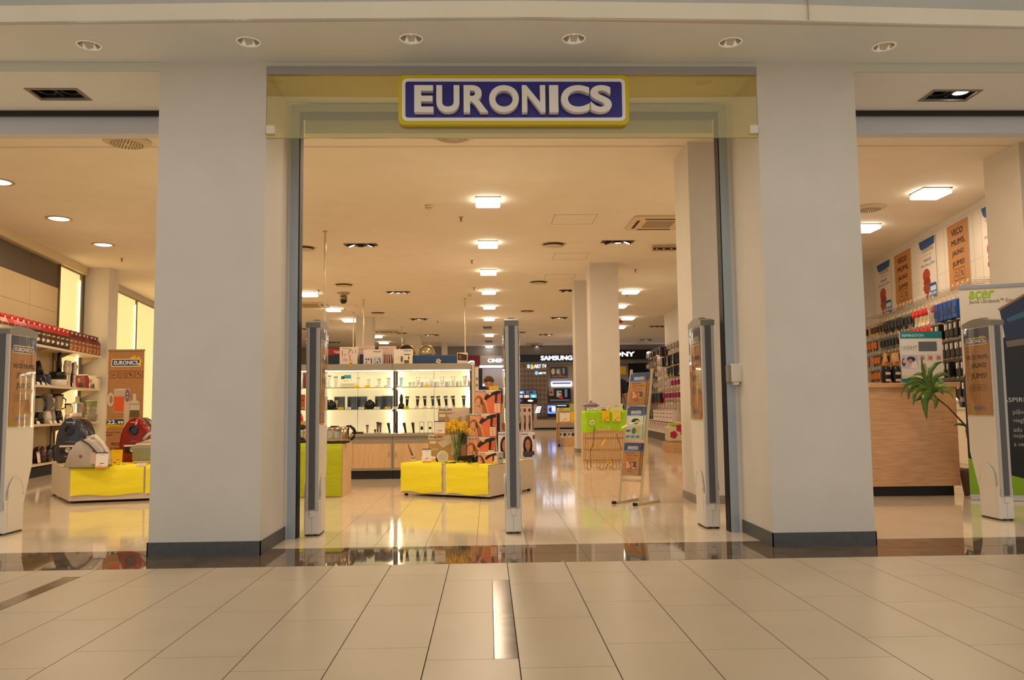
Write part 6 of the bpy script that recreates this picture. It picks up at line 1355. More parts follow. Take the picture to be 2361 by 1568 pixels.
def mixer(px, col, lab):
    t = on_left(px, 1, 'hand_mixer', lab, 'hand mixer', .32, 'hand mixers on the second shelf'); b = MB(); b.prism([(-.12, .0), (-.06, 0), (-.02, .10), (.05, .12), (.07, 0), (.12, 0), (.12, .20), (.08, .25), (-.02, .25), (-.1, .27), (-.17, .24), (-.15, .12)], -.05, .05, col, 'y'); b.build('body', t); b = MB(); b.bbox(-.16, .13, -.055, .055, .245, .275, APW, .012); b.build('top_grip', t); b = MB(); b.bbox(-.05, .0, -.06, -.05, .12, .2, APG, .004); b.build('label_plate', t)
mixer(188, APR, 'dark red and white hand mixer on the second shelf'); mixer(214, APW, 'white hand mixer at the right end of the second shelf')
def pricetag_L(px, lvl, lab, w=.12):
    x, z = L_at(px, lvl, .43); o = MB(); o.prism([(0, 0), (.012, 0), (.03, .05), (.026, .05)], -w/2, w/2, CARDW, 'x'); ob = o.build('price_tag'); ob.location = LWF.pt(x, .42, z+.004); ob.rotation_euler = (0, 0, LWF.rz); tag(ob, lab, 'price tag', 'white price tags of the left shelving')
for px, lvl in ((92, 1), (104, 1), (115, 1), (92, 2), (121, 2), (131, 2), (144, 2), (205, 2)): pricetag_L(px, lvl, 'white price tag on the %s shelf of the left bay' % ('second' if lvl == 1 else 'third'))
# third shelf
def jug_blender(px, base, jug, lid, lab, h=.5, r=.075):
    t = on_left(px, 2, 'jug_blender', lab, 'blender', .28, 'jug blenders on the third shelf'); hb = h*.42
    b = MB(); b.loft([ring(0, 0, 0, r*1.15, r*1.15), ring(0, 0, hb*.5, r*1.05, r*1.05), ring(0, 0, hb, r*.75, r*.75)], base); b.build('motor_base', t)
    b = MB(); b.lathe([(r*.7, hb), (r*.95, hb+(h-hb)*.4), (r*1.05, h*.93)], jug, 20, cap=False); b.build('jug', t)
    b = MB(); b.lathe([(r*1.1, h*.92), (r*1.08, h*.98), (r*.5, h), (.001, h)], lid, 20); b.build('lid', t)
    b = MB(); b.tube([(r*.9, 0, hb+.03), (r*1.6, 0, hb+.06), (r*1.65, 0, h*.8), (r*1.0, 0, h*.88)], .012, base, 8); b.build('handle', t)
    b = MB(); b.T = Matrix.Translation((0, -r*1.0, hb*.4)) @ Matrix.Rotation(PI/2, 4, 'X'); b.lathe([(.022, 0), (.02, .012), (.001, .014)], STEEL, 12); b.build('dial', t)
jug_blender(89, APB, CLR, APB, 'black-lidded jug blender behind the left gate', .48); jug_blender(107, APW, glassy('grey_jug', '#9A9AA8', .3, .05, .5), APG, 'white blender with a bluish jug and pink-grey lid', .52); jug_blender(119, APG, CLR, APB, 'grey blender between the white one and the black one', .5, .06)
jug_blender(131, APB, glassy('steel_jug', '#C9C0A8', .5, .1, .35), APB, 'large black blender with a shining glass jug', .53, .09); jug_blender(155, APW, CLR, APB, 'small white and black mini blender with black lid', .36, .055)
t = on_left(176, 2, 'food_processor', 'clear-bowled food processor with a round red sticker and red base', 'food processor'); b = MB(); b.lathe([(.13, 0), (.13, .08), (.11, .1)], APR, 22); b.build('base', t); b = MB(); b.lathe([(.10, .1), (.09, .17), (.09, .18)], APW, 22); b.build('hub', t); b = MB(); b.lathe([(.10, .18), (.12, .36)], CLR, 22, cap=False); bo = b.build('bowl', t); b = MB(); b.T = Matrix.Translation((0, -.125, .27)) @ Matrix.Rotation(PI/2, 4, 'X'); b.lathe([(.04, 0), (.04, .003), (.001, .003)], M('#D8442C', .4), 18); b.build('sticker', bo); b = MB(); b.lathe([(.12, .36), (.04, .39), (.035, .5), (.001, .5)], M('#D9D2C6', .3), 18); b.build('feed_tube', t)
t = on_left(211, 2, 'food_steamer', 'three-tier clear food steamer with a green band and white lid, right end of third shelf', 'steamer', .26)
b = MB(); b.loft([ring(0, 0, 0, .16, .12, 20), ring(0, 0, .11, .2, .14, 20), ring(0, 0, .14, .21, .15, 20)], APG); b.build('base', t)
for z0 in (.14, .23, .32): 
    b = MB(); b.loft([ring(0, 0, z0, .165, .12, 20), ring(0, 0, z0+.085, .175, .125, 20)], CLR, True, False); b.loft([ring(0, 0, z0+.08, .18, .13, 20), ring(0, 0, z0+.09, .18, .13, 20)], APG); ti = b.build('tier', t)
    if z0 > .3: b = MB(); b.loft([ring(0, 0, z0+.02, .172, .128, 20), ring(0, 0, z0+.065, .176, .131, 20)], M('#7FA03A', .4), True, False); b.build('green_band', ti)
b = MB(); b.loft([ring(0, 0, .41, .20, .14, 20), ring(0, 0, .44, .15, .1, 20), ring(0, 0, .46, .03, .02, 20)], APW); ld = b.build('lid', t); b = MB(); b.bbox(-.025, .025, -.015, .015, .46, .49, APB, .006); b.build('knob', ld)
# dark vacuum cleaners on the lowest level
def floor_vac(px, lab, col, off=.30, lvl=3):
    t = on_left(px, lvl, 'canister_vacuum', lab, 'vacuum cleaner', off, 'dark vacuum cleaners on the lowest shelf')
    b = MB(); b.loft([ring(-.22, 0, .12, .03, .06), ring(0, 0, .02, .21, .13, 16, .8), ring(0, 0, .10, .23, .14, 16, .8), ring(.02, 0, .20, .18, .12), ring(.04, 0, .27, .08, .06)], col); b.build('body', t)
    for s in (-1, 1):
        b = MB(); b.T = Matrix.Translation((.12, s*.135, .11)) @ Matrix.Rotation(PI/2, 4, 'X'); b.lathe([(.11, -.015), (.115, 0), (.11, .015), (.04, .018)], M('#2C2826', .25), 20); b.build('wheel', t)
    b = MB(); b.tube([(-.1, -.03, .22), (.0, -.03, .29), (.1, -.03, .27)], .012, APG, 8); b.build('handle', t)
floor_vac(88, 'dark maroon vacuum cleaner behind the left gate on the lowest shelf', M('#3A1418', .2)); floor_vac(116, 'black vacuum cleaner in the middle of the lowest shelf', M('#121210', .15)); floor_vac(146, 'black vacuum cleaner with a big silver wheel left of the yellow podium', M('#15130F', .2), .34)
for px, lab in ((94, 'white price card with orange foot before the maroon vacuum'), (122, 'white price card with orange foot before the black vacuum')):
    x, z = L_at(px, 3, .44); card(lab, *LWF.pt(x, .42, z+.002), .12, .20, LWF.rz, 'w', None, .15)
# ------------------------------------------------------------------ kraft roll-up banner 22.99
YBN = 12.0
def bx(px): return at(px, 930, Y=YBN).x
def bz(py): return at(290, py, Y=YBN).z
X0, X1, Z1 = bx(247), bx(330), bz(809)
t = thing('kraft_banner', 'kraft brown roll-up banner showing a blender set and the price 22.99', 'banner', (X0, YBN, 0))
w = X1-X0
b = MB(); b.box(0, w, 0, .006, .08, Z1, KRAFT)
b.T = Matrix.Translation((-X0, 0, 0))
logo(b, bx(254), bx(323), bz(846), bz(827), .002); KD = M('#4A2814', .6)
T0 = b.T; icons(b, bx(252), bz(872), bx(269)-bx(252), bx(271.5)-bx(269), .002, KD)
JW = M('#D8C8B4', .4); JO = M('#E2601C', .4)
b.fpoly([(bx(262), bz(898)), (bx(290), bz(897)), (bx(288), bz(952)), (bx(262), bz(950))], .002, M('#CDB49A', .3)); b.fpoly([(bx(262), bz(914)), (bx(288), bz(914)), (bx(286), bz(950)), (bx(263), bz(948))], .003, JO)
b.fell(bx(255), bz(921), bx(262)-bx(254), bz(905)-bz(921), .0015, M('#D9CCB9', .3), 16); b.fell(bx(256), bz(921), (bx(262)-bx(254))*.5, (bz(905)-bz(921))*.6, .0018, KRAFT, 14); b.fell(bx(276), bz(898), bx(276)-bx(262), .012, .0025, M('#DDD2C0', .3), 16)
b.fpoly([(bx(288), bz(896)), (bx(299), bz(896)), (bx(300), bz(940)), (bx(296), bz(992)), (bx(286), bz(992)), (bx(286), bz(940))], .004, M('#D9BBA2', .4)); b.fell(bx(293.5), bz(912), bx(299)-bx(293.5), bz(900)-bz(915), .005, M('#7A6A86', .4), 16); b.fell(bx(293.5), bz(908), .012, .012, .006, JW, 10); b.fell(bx(293.5), bz(916), .012, .012, .006, JW, 10)
b.fpoly([(bx(300), bz(926)), (bx(306), bz(922)), (bx(306), bz(908)), (bx(314), bz(908)), (bx(314), bz(922)), (bx(322), bz(928)), (bx(323), bz(952)), (bx(299), bz(952))], .004, JW); b.frect(bx(300), bx(322), bz(962), bz(946), .005, M('#6A5A2A', .5)); b.frect(bx(299), bx(323), bz(934), bz(930), .005, M('#B9A48C', .5))
b.frr(bx(245.5), bx(287.5), bz(986), bz(965), .008, .006, M('#E2B81C', .5)); b.frr(bx(247.5), bx(287), bz(979), bz(966.5), .006, .0066, M('#1E3A5C', .5)); b.text('22.', bx(249), bx(271), bz(978), bz(968), .0072, LETW, .03); b.text('99', bx(273), bx(286), bz(978), bz(970.5), .0072, LETW, .03)
b.text('Parastā cena 29.99', bx(253), bx(286), bz(985), bz(981), .0072, M('#8A6A10')); b.text('Blenderis Philips', bx(246), bx(280), bz(999), bz(995), .003, KD, 0); b.frect(bx(246), bx(262), bz(1003.5), bz(1002), .003, KD)
for sx, sy, sr in ((307, 824, 5), (318, 825, 4), (322, 833, 4.5), (319, 843, 3.5), (287, 966, 4)): b.star(bx(sx), bz(sy), px2m(sr, YBN), .0055, M('#F2D324', .5), .2)
b.text('VECO', bx(258), bx(279), bz(1027), bz(1020), .003, KD, .01); b.text('JAUNO', bx(249), bx(284), bz(1040), bz(1031), .003, KD, .01); b.text('JUMS!', bx(249), bx(284), bz(1053), bz(1044), .003, KD, .01)
b.build('banner_sheet', t)
b = MB(); b.box(-.005, w+.005, -.012, .016, Z1-.005, Z1+.02, M('#A08A70', .4, .5)); b.build('top_rail', t); b = MB(); b.bbox(-.02, w+.02, -.07, .09, 0, .08, M('#9A9A98', .3, .7), .01); b.build('base_cassette', t)
# shelving right of the banner (boxes between banner and pillar)
t = thing('lit_side_rack', 'lit rack of boxes seen between the kraft banner and the left pillar', 'shelving', (bx(331)-.1, 15.5, 0))
b = MB(); b.box(0, 1.1, .42, .46, 0, 2.1, M('#F3DC9E', .5, emit=.5)); b.build('back_panel', t)
for zz in (2.02, 1.62, 1.25, .88, .5):
    b = MB(); b.box(0, 1.1, 0, .42, zz-.02, zz, SHC); b.build('shelf_board', t)
b = MB(); b.cyl((.12, .0, 0), .01, 0, 2.0, M('#4A4030', .4), 6); b.build('post', t)
for k, (zz, cc, hh, lab) in enumerate(((2.02, '#D9CDB8', .28, 'white box with a dark red appliance picture at the top of the side rack'), (1.62, '#4A4A3C', .28, 'dark grey boxes on the second level of the side rack'), (1.25, '#5C6048', .27, 'olive grey box on the third level of the side rack'), (.88, '#8A8A6C', .30, 'pale olive box on the fourth level of the side rack'), (.5, '#3E4A50', .26, 'blue-grey box on the lowest visible level of the side rack'))):
    X_ = bx(331)-.1; carton('rack_box', lab, 'box', X_+.42, 15.55, zz, .62, .3, hh, cc, draw=(lambda b, w, h: (b.fell(w*.35, h*.55, w*.12, h*.3, .001, M('#6A1418')), b.frect(0, w, h*.9, h, .001, M('#3A1418')))) if k == 0 else (lambda b, w, h: (b.frect(w*.1, w*.25, h*.1, h*.9, .001, M('#2A2A28')), b.frect(w*.35, w*.5, h*.15, h*.8, .001, M('#6A7050')))))

# ------------------------------------------------------------------ left yellow podium with steam irons and vacuums
P0, P1 = Vector((-4.939, 9.852, 0)), Vector((-4.113, 10.059, 0)); ang = math.atan2(P1.y-P0.y, P1.x-P0.x)
podium('low white podium with a yellow crepe cloth in the left bay', (P0.x, P0.y, 0), ang, 1.7, 1.25, .415, [(.015, .81), (.83, 1.68)], .085, 0, .49)
ZL = .425
def lp(px, py, z=ZL): return at(px, py, Z=z)
def tall_vac(lab, px, col, plate, Y=10.75):
    a = at(px, 1010, Y=Y); t = thing('bagged_vacuum', lab, 'vacuum cleaner', (a.x, Y, ZL), 0, 'vacuums standing on the left podium')
    W_ = px2m(69, Y)/2; Ht = at(px, 963, Y=Y).z-ZL
    prof = [(.0, .80), (.06, .98), (.25, 1.0), (.45, .97), (.62, .9), (.76, .76), (.88, .56), (.96, .32), (1.0, .06)]
    n = 24
    def outl(s, y): return [(W_*s*q, y, Ht*h_) for h_, q in prof]+[(-W_*s*q, y, Ht*h_) for h_, q in reversed(prof)]
    b = MB(); b.loft([outl(.80, -.17), outl(.96, -.145), outl(1.0, -.08), outl(1.0, .06), outl(.9, .16)], col); b.build('body', t)
    b = MB(); b.loft([outl(1.05, -.02), outl(1.06, .02), outl(1.04, .14), outl(.9, .2)], APB); b.build('rear_shell', t)
    b = MB(); b.T = Matrix.Translation((0, -.165, Ht*.72)) @ Matrix.Rotation(PI/2, 4, 'X'); b.lathe([(.062, 0), (.066, .012), (.060, .03), (.05, .034), (.045, .02), (.042, .004)], M('#2A2428', .2), 26, cap=False); ho = b.build('hose_socket', t)
    b = MB(); b.T = Matrix.Translation((0, -.165, Ht*.72)) @ Matrix.Rotation(PI/2, 4, 'X'); b.lathe([(.001, .006), (.046, .006)], M('#2E3848', .2), 20, cap=False); b.build('socket_cover', ho)
    b = MB(); b.bbox(-W_*.56, W_*.56, -.188, -.14, Ht*.20, Ht*.34, MBLACK, .012); b.bbox(-W_*.6, W_*.6, -.19, -.14, Ht*.34, Ht*.385, plate, .01); b.build('control_panel', t)
    b = MB(); b.T = Matrix.Translation((0, -.195, Ht*.28)) @ Matrix.Rotation(PI/2, 4, 'X'); b.lathe([(.035, 0), (.034, .01), (.026, .012), (.024, .006), (.001, .008)], STEEL, 20); b.build('dial', t)
    b = MB(); b.text('PHILIPS', -.045, .045, Ht*.885, Ht*.91, .172, LETW, .01); b.tube([(-.05, -.173, Ht*.45), (.0, -.173, Ht*.47), (.07, -.173, Ht*.46)], .003, APG, 5); b.build('lettering', t)
    return t
tall_vac('dark grey dome-shaped vacuum cleaner standing on the left podium', 175, M('#3A3C4C', .22, .3), APW, 10.95); tall_vac('dark red dome-shaped vacuum cleaner beside the left pillar', 321, M('#86180F', .18, .2), APW, 10.95)
b = MB(); t = thing('handheld_cleaner', 'beige rounded appliance behind the steam iron on the left podium', 'appliance', (at(224, 1030, Y=11.0).x, 11.0, ZL)); 
b.loft([ring(0, 0, 0, .12, .10), ring(0, 0, .12, .115, .095), ring(0, 0, .20, .07, .06), ring(0, 0, .235, .02, .02)], M('#B9985C', .25)); b.build('body', t); b = MB(); b.T = Matrix.Translation((.01, -.075, .16)) @ Matrix.Rotation(PI/2, 4, 'X'); b.lathe([(.035, 0), (.03, .01), (.001, .004)], M('#7A5A2C', .3), 16); b.build('dial', t); b = MB(); b.tube([(.09, -.02, .17), (.15, -.05, .12), (.17, -.08, .05), (.16, -.1, .01)], .014, APB, 8); b.build('hose', t)
# steam generator left
p = lp(190, 1078); t = thing('steam_iron_station', 'large pale translucent steam iron station at the left of the podium', 'steam iron', (p.x+.02, p.y+.12, ZL), .0)
PG = M('#B9AEA2', .15); PL_ = M('#C9BCBC', .2)
def side_loft(mb, pts, ys, m):  # outline in x-z scaled over y
    mb.loft([[(x*s+cx, y, z*s2) for x, z in pts] for (y, s, cx, s2) in ys], m)
ol = [(-.26, .0), (.22, .0), (.24, .05), (.20, .22), (.10, .33), (-.0, .345), (-.12, .30), (-.21, .17)]
b = MB(); side_loft(b, ol, ((-.11, .88, 0, .9), (-.085, .98, 0, .98), (.0, 1, 0, 1), (.085, .98, 0, .98), (.11, .86, 0, .9)), PG); b.build('water_tank', t)
b = MB(); b.box(-.25, .23, -.10, .10, .0, .012, M('#6A645C', .4)); b.build('base_plate', t)
b = MB(); b.tube([(-.02, -.02, .34), (.08, -.04, .36), (.17, -.06, .28), (.24, -.06, .17), (.25, -.05, .08)], [.022, .028, .026, .02, .02], M('#D8CFC2', .2), 12); b.build('iron_handle', t)
b = MB(); b.tube([(-.06, -.10, .33), (.05, -.13, .27), (.14, -.14, .18), (.19, -.14, .10)], .010, M('#3A302C', .4), 8); b.build('cord', t)
for (x, z, r_) in ((-.05, .13, .022), (.10, .19, .016), (-.23, .13, .01)):
    b = MB(); b.T = Matrix.Translation((x, -.105, z)) @ Matrix.Rotation(PI/2, 4, 'X'); b.lathe([(r_, 0), (r_*.9, .008), (.001, .01)], M('#96507A', .3), 16); b.build('button', t)
b = MB(); b.bbox(.06, .20, -.112, -.10, .03, .18, M('#D9B9AE', .3), .01); b.build('label_panel', t)
p = lp(330, 1068); t = thing('steam_iron_station', 'grey-green steam iron station cut off by the left pillar', 'steam iron', (p.x+.05, p.y+.12, ZL), .0)
b = MB(); b.bbox(-.20, .20, -.12, .12, .02, .22, M('#8C8C78', .35), .03); b.build('water_tank', t); b = MB(); b.bbox(-.19, .19, -.11, .11, 0, .03, M('#C9BFA8', .4), .01); b.build('foot', t)
b = MB(); b.loft([[(-.18, -.10, .22), (.2, -.10, .22), (.2, .10, .22), (-.18, .10, .22)], [(-.15, -.09, .25), (.2, -.09, .25), (.2, .09, .25), (-.15, .09, .25)]], M('#D8B9A0', .4), False); b.build('tray', t)
b = MB(); side_loft(b, [(-.16, .25), (.2, .25), (.2, .29), (.14, .31), (.0, .30), (-.1, .27)], ((-.06, .9, 0, 1), (0, 1, 0, 1), (.06, .9, 0, 1)), M('#C9B9B0', .3)); b.build('iron_body', t); b = MB(); b.tube([(-.1, 0, .29), (-.04, 0, .36), (.06, 0, .385), (.18, 0, .37)], .02, M('#B9C4BC', .3), 10); b.build('iron_handle', t)
def orange_disc(px, py, rx, ry, lab):
    p = lp(px, py); Y = p.y+.05; c_ = at(px, py-ry, Y=Y); r = px2m(1, Y); t = thing('round_promo_tag', lab, 'tag', (c_.x, Y, ZL), 0, 'round orange tags')
    b = MB(); b.T = Matrix.Translation((0, 0, c_.z-ZL)); b.prism([(rx*r*math.cos(2*PI*k/24), ry*r*math.sin(2*PI*k/24)) for k in range(24)], 0, .003, M('#E2941C', .5), 'y'); b.fell(0, 0, rx*r*.78, ry*r*.82, .001, M('#D8BFA0', .5)); b.fell(0, ry*r*.4, rx*r*.16, ry*r*.12, .0016, M('#7A6A60')); b.fell(-rx*r*.1, -ry*r*.5, rx*r*.18, ry*r*.12, .0016, M('#5A4060')); b.build('disc', t)
    b = MB(); b.box(-.004, .004, .0, .003, 0, c_.z-ZL-ry*r*.9, ACRYL); b.build('stick', t)
orange_disc(172, 1058, 14, 18, 'round orange-edged tag left of the steam iron station'); orange_disc(288, 1054, 12, 15, 'round orange-edged tag before the red vacuum')
def lcard(lab, x0, x1, y0, y1, col): 
    p = lp((x0+x1)/2, y1); card(lab, p.x, p.y, ZL, px2m(x1-x0, p.y), px2m(y1-y0, p.y), .05, col, None, .12)
lcard('white price card with orange foot at the middle of the left podium', 220, 247, 1044, 1080, 'w'); lcard('yellow price card between the white card and the red vacuum', 254, 280, 1038, 1071, 'y'); lcard('narrow yellow price card left of the steam iron station', 161, 175, 1042, 1070, 'y'); lcard('low cream price card before the right steam iron station', 315, 335, 1067, 1076, 'w')
p = lp(280, 1073); b = MB()
for s in (-1, 1): b.add([(0, 0, .004), (s*.03, -.015, .012), (s*.075, 0, .006), (s*.03, .015, .012)], [(0, 1, 2, 3)], M('#7A9A1C', .5))
b.ball((0, 0, .012), .016, M('#EFE2C0', .5), 8, (1, .8, .6)); o = b.build('paper_flower'); o.location = (p.x, p.y, ZL+.002); tag(o, 'small white flower with two green leaves lying on the left cloth', 'flower')
b = MB()
for k in range(5): a_ = k*1.25; b.add([(0, 0, 0), (.02*math.cos(a_), .02*math.sin(a_), .03), (.035*math.cos(a_+.4), .03*math.sin(a_+.4), .05), (.01, .01, .03)], [(0, 1, 2, 3)], M('#8CA81C', .5))
o = b.build('leaf_bunch'); p = lp(216, 1078); o.location = (p.x, p.y-.01, ZL+.002); tag(o, 'small green leaf bunch beside the white card on the left podium', 'leaves')

# ------------------------------------------------------------------ right bay: counter, display board, bags
t = thing('service_counter', 'beech service counter with dark plinth in the right bay', 'counter', (4.0, 9.40, 0), -.02)
WDH = wood('beech_counter', '#C4936A', '#D8AE86')
b = MB(); b.box(0, 1.455, 0, .7, .115, 1.255, WDH); b.build('front_panel', t); b = MB(); b.bbox(-.02, 1.50, -.03, .75, 1.255, 1.31, WDH, .006); b.build('worktop', t); b = MB(); b.box(0, 1.40, .05, .68, 0, .115, MBLACK); b.build('plinth', t)
ZC = 1.31
def cx(px, Y=9.5): return at(px, 880, Y=Y).x
def cz(py, Y=9.5): return at(2120, py, Y=Y).z
x0, x1, zt = cx(2080), cx(2177), cz(764); t = thing('counter_display_board', 'white and teal standing board lettered Remington and i-LIGHT on the counter', 'display board', (x0, 9.5, ZC), 0)
w = x1-x0; h = zt-ZC; TEAL = M('#1E7A86', .4); b = MB(); b.box(0, w, 0, .02, 0, h, M('#D9D6D2', .45)); b.frect(0, w, h*.86, h, .001, TEAL); b.frect(0, w, 0, h*.085, .001, TEAL); b.frect(0, w, h*.085, h*.15, .001, M('#D8C8AC', .5))
b.text('REMINGTON', w*.05, w*.56, h*.895, h*.945, .002, M('#CFE8E8'), .005); b.text('i-LIGHT', w*.02, w*.40, h*.66, h*.72, .001, M('#6A6E72'), .005); b.frect(w*.03, w*.38, h*.635, h*.64, .001, MGREY); b.frr(w*.43, w*.87, h*.61, h*.80, .008, .001, M('#5C646E', .4))
b.frect(w*.02, w*.41, h*.28, h*.54, .001, M('#B9B4C4')); b.fell(w*.24, h*.46, w*.10, h*.05, .002, M('#2A2226'), 14); b.fell(w*.22, h*.42, w*.055, h*.045, .0025, M('#B98470'), 12); b.fpoly([(w*.2, h*.28), (w*.40, h*.28), (w*.36, h*.42), (w*.26, h*.39)], .002, M('#E2D6D2')); b.fell(w*.06, h*.40, w*.045, h*.08, .002, M('#4A2E34'), 12); b.fell(w*.07, h*.42, w*.03, h*.04, .003, M('#D8B0A8'), 10)
for q, xx in enumerate((.43, .62, .82)): b.frect(w*xx, w*(xx+.15), h*.43, h*.55, .001, M('#CDB9BE')); b.fell(w*(xx+.08), h*.48, w*.05, h*.04, .002, M('#B9705A'), 10)
b.fpoly([(w*.5, h*.2), (w*.62, h*.2), (w*.58, h*.38), (w*.54, h*.38)], .001, M('#A89060')); b.build('printed_front', t)
b = MB(); b.prism([(.02, 0), (.14, 0), (.02, h*.4)], w*.4, w*.6, M('#BDB9B4'), 'x'); b.build('rear_support', t)
for k, (px, lab) in enumerate(((2043, 'dark bag with a narrow kraft top, left one on the counter'), (2066, 'dark bag with a wide kraft top and red label, beside the white board'))):
    Y = 9.55; X_ = cx(px, Y); t = thing('gift_bag', lab, 'bag', (X_, Y, ZC), 0, 'two dark gift bags on the counter'); DK = M('#17110E', .25)
    b = MB(); b.loft([ring(0, 0, 0, .048, .045, 16), ring(0, 0, .05, .056, .05, 16), ring(0, 0, .15, .058, .052, 16), ring(0, 0, .2, .05, .045, 16)], DK); b.build('lower_body', t)
    b = MB(); b.loft([ring(0, 0, .195, .05, .045, 16), ring(0, 0, .26, .03 if k == 0 else .05, .03, 16), ring(0, 0, .36, .010 if k == 0 else .04, .008, 16)], M('#B98A58', .45)); b.build('kraft_top', t)
    b = MB(); b.frect(-.03, .03, .10, .13, .058, M('#C9B9A8')); b.frect(-.03, .03, .02, .05, .054, M('#C9B9A8')); b.frect(-.022, .022, .235, .255, .052, M('#B0301C')); b.build('label', t)
# plant
def cyp(px, py, Y=9.14): return at(px, py, Y=Y)
t = thing('dracaena_plant', 'leaning dracaena with long drooping green leaves before the counter', 'plant', (5.62, 9.36, 0))
base = Vector((5.62, 9.36, 0)); BK = noisy('bark', '#4A3218', '#5E4426', 30, (.7, .9))
b = MB(); b.lathe([(.12, 0), (.16, .28), (.165, .3), (.15, .3), (.14, .25), (.001, .25)], M('#5A4A3A', .6), 24); b.build('pot', t)
b = MB(); st = [Vector((0, 0, .25)), Vector((.0, -.03, .5))]+[cyp(x, y, Y_)-base for x, y, Y_ in ((2243, 1022, 9.22), (2236, 1000, 9.18), (2226, 982, 9.16), (2208, 962, 9.15), (2185, 938, 9.14), (2160, 918, 9.13), (2150, 905, 9.12))]
b.tube(st, [.02, .018, .012, .011, .011, .010, .009, .009, .008], BK, 8); b.build('stem', t)
b = MB(); b.tube([st[2]+Vector((.0, 0, -.05)), cyp(2235, 1022)-base, cyp(2230, 1008)-base, cyp(2227, 990)-base], .007, BK, 6); b.build('side_stem', t)
LEAF = noisy('dracaena_leaf', '#2C4A10', '#55741E', 12, (.25, .35), (1, 1, 6)); LEAF2 = noisy('dracaena_leaf_light', '#4F7020', '#86A048', 12, (.25, .35))
def leaf(pts, wmax, Y0, Y1, m=None, nm='leaf'):
    P = [cyp(x, y, Y0+(Y1-Y0)*i/(len(pts)-1))-base for i, (x, y) in enumerate(pts)]
    # smooth
    Q = []
    for i in range(len(P)-1):
        p0 = P[max(i-1, 0)]; p1 = P[i]; p2 = P[i+1]; p3 = P[min(i+2, len(P)-1)]
        for j in range(4): u = j/4; Q.append(.5*((2*p1)+(p2-p0)*u+(2*p0-5*p1+4*p2-p3)*u*u+(3*p1-p0-3*p2+p3)*u**3))
    Q.append(P[-1]); n = len(Q); vs = []; fs = []
    for i, q in enumerate(Q):
        tdir = (Q[min(i+1, n-1)]-Q[max(i-1, 0)]).normalized(); sd = tdir.cross(Vector((0, -1, .25)).normalized()); sd = sd.normalized() if sd.length > .01 else Vector((1, 0, 0))
        wd = 1.4*wmax*math.sin(PI*min(1, (.12+.88*i/(n-1))))**.95*.5 if i < n-1 else .0005
        vs += [q-sd*wd, q+Vector((0, -.004, 0)), q+sd*wd]
    for i in range(n-1):
        a = i*3; fs += [(a, a+1, a+4, a+3), (a+1, a+2, a+5, a+4)]
    b = MB(); b.add(vs, fs, m or LEAF, True); o = b.build(nm, t); sol = o.modifiers.new('thick', 'SOLIDIFY'); sol.thickness = .0015
C0 = (2150, 904)
for pts, wd, y1 in (([C0, (2136, 880), (2128, 850), (2124, 823)], .035, 9.10), ([C0, (2142, 866), (2158, 840), (2176, 834)], .035, 9.18), ([C0, (2156, 872), (2176, 862), (2192, 870)], .035, 9.05), ([C0, (2130, 882), (2108, 872), (2090, 874)], .035, 9.2),
                  ([C0, (2120, 878), (2095, 884), (2082, 895), (2078, 917)], .028, 9.0), ([C0, (2118, 886), (2098, 896), (2094, 924)], .045, 9.0), ([C0, (2128, 894), (2110, 906), (2106, 937)], .04, 8.95), ([C0, (2140, 908), (2132, 925), (2137, 968)], .075, 8.95),
                  ([C0, (2150, 915), (2158, 925), (2155, 945)], .05, 9.0), ([C0, (2162, 892), (2182, 890), (2198, 903)], .03, 9.05), ([C0, (2170, 900), (2190, 905), (2199, 921)], .03, 9.1), ([C0, (2160, 898), (2168, 900), (2175, 911)], .05, 9.02),
                  ([C0, (2128, 900), (2112, 898), (2100, 905)], .03, 9.25), ([C0, (2148, 880), (2146, 860), (2138, 845)], .03, 9.2), ([C0, (2135, 905), (2120, 918), (2108, 925)], .035, 9.1), ([C0, (2130, 868), (2118, 862), (2104, 866)], .03, 9.15), ([C0, (2166, 884), (2172, 878), (2160, 871)], .03, 9.22)):
    leaf(pts, wd, 9.12, y1, LEAF2 if wd == .03 else None)
leaf([(2226, 982), (2212, 978), (2198, 981)], .02, 9.15, 9.1); leaf([(2226, 982), (2234, 972), (2240, 968)], .02, 9.15, 9.17)
# laptop roll-up banner
AP, AQ = Vector((5.366, 8.987, 0)), Vector((5.813, 8.805, 0)); ABF = WF(AP, AQ)
def ax(px, py): q = ABF.px(px, py); return q
t = thing('laptop_banner', 'tall roll-up banner with green acer lettering and a dark laptop picture', 'banner', (AP.x, AP.y, 0), ABF.rz)
AH = 2.36; AWd = 1.0
b = MB(); b.box(-.03, AWd, 0, .006, .03, AH, M('#D2CBC0', .4))
def A(*pts): return [ax(x, y) for x, y in pts]
DKB = M('#141318', .12)
q0 = ax(2226, 800)[1]; b.fpoly([(-.03, .06), (AWd, .06), (AWd, q0+.35), (.55, q0+.32), (.42, q0+.12), (.0, q0-.25), (-.03, q0-.35)], .001, DKB)
zt_ = AH-.03; xi = .36+(zt_-q0-.40)/.594; b.fpoly([(.36, q0+.40), (xi, zt_), (AWd, zt_), (AWd, q0+.15), (.40, q0+.06)], .002, M('#1E2C4C', .1)); b.fpoly([(.34, q0+.41), (xi-.04, zt_), (xi, zt_), (.36, q0+.395)], .0025, M('#8A6A54', .3)); b.fpoly([(.42, q0+.3), (AWd, q0+.55), (AWd, q0+.45), (.44, q0+.26)], .003, M('#2E5A78', .2))
b.fpoly([(.40, q0+.05), (AWd, q0+.13), (AWd, q0+.06), (.41, q0-.02)], .003, M('#6A6460', .3))
b.fpoly([(-.03, .06), (AWd, .06), (AWd, .10), (.28, .30), (-.03, .46)], .003, M('#7FA81C', .4))
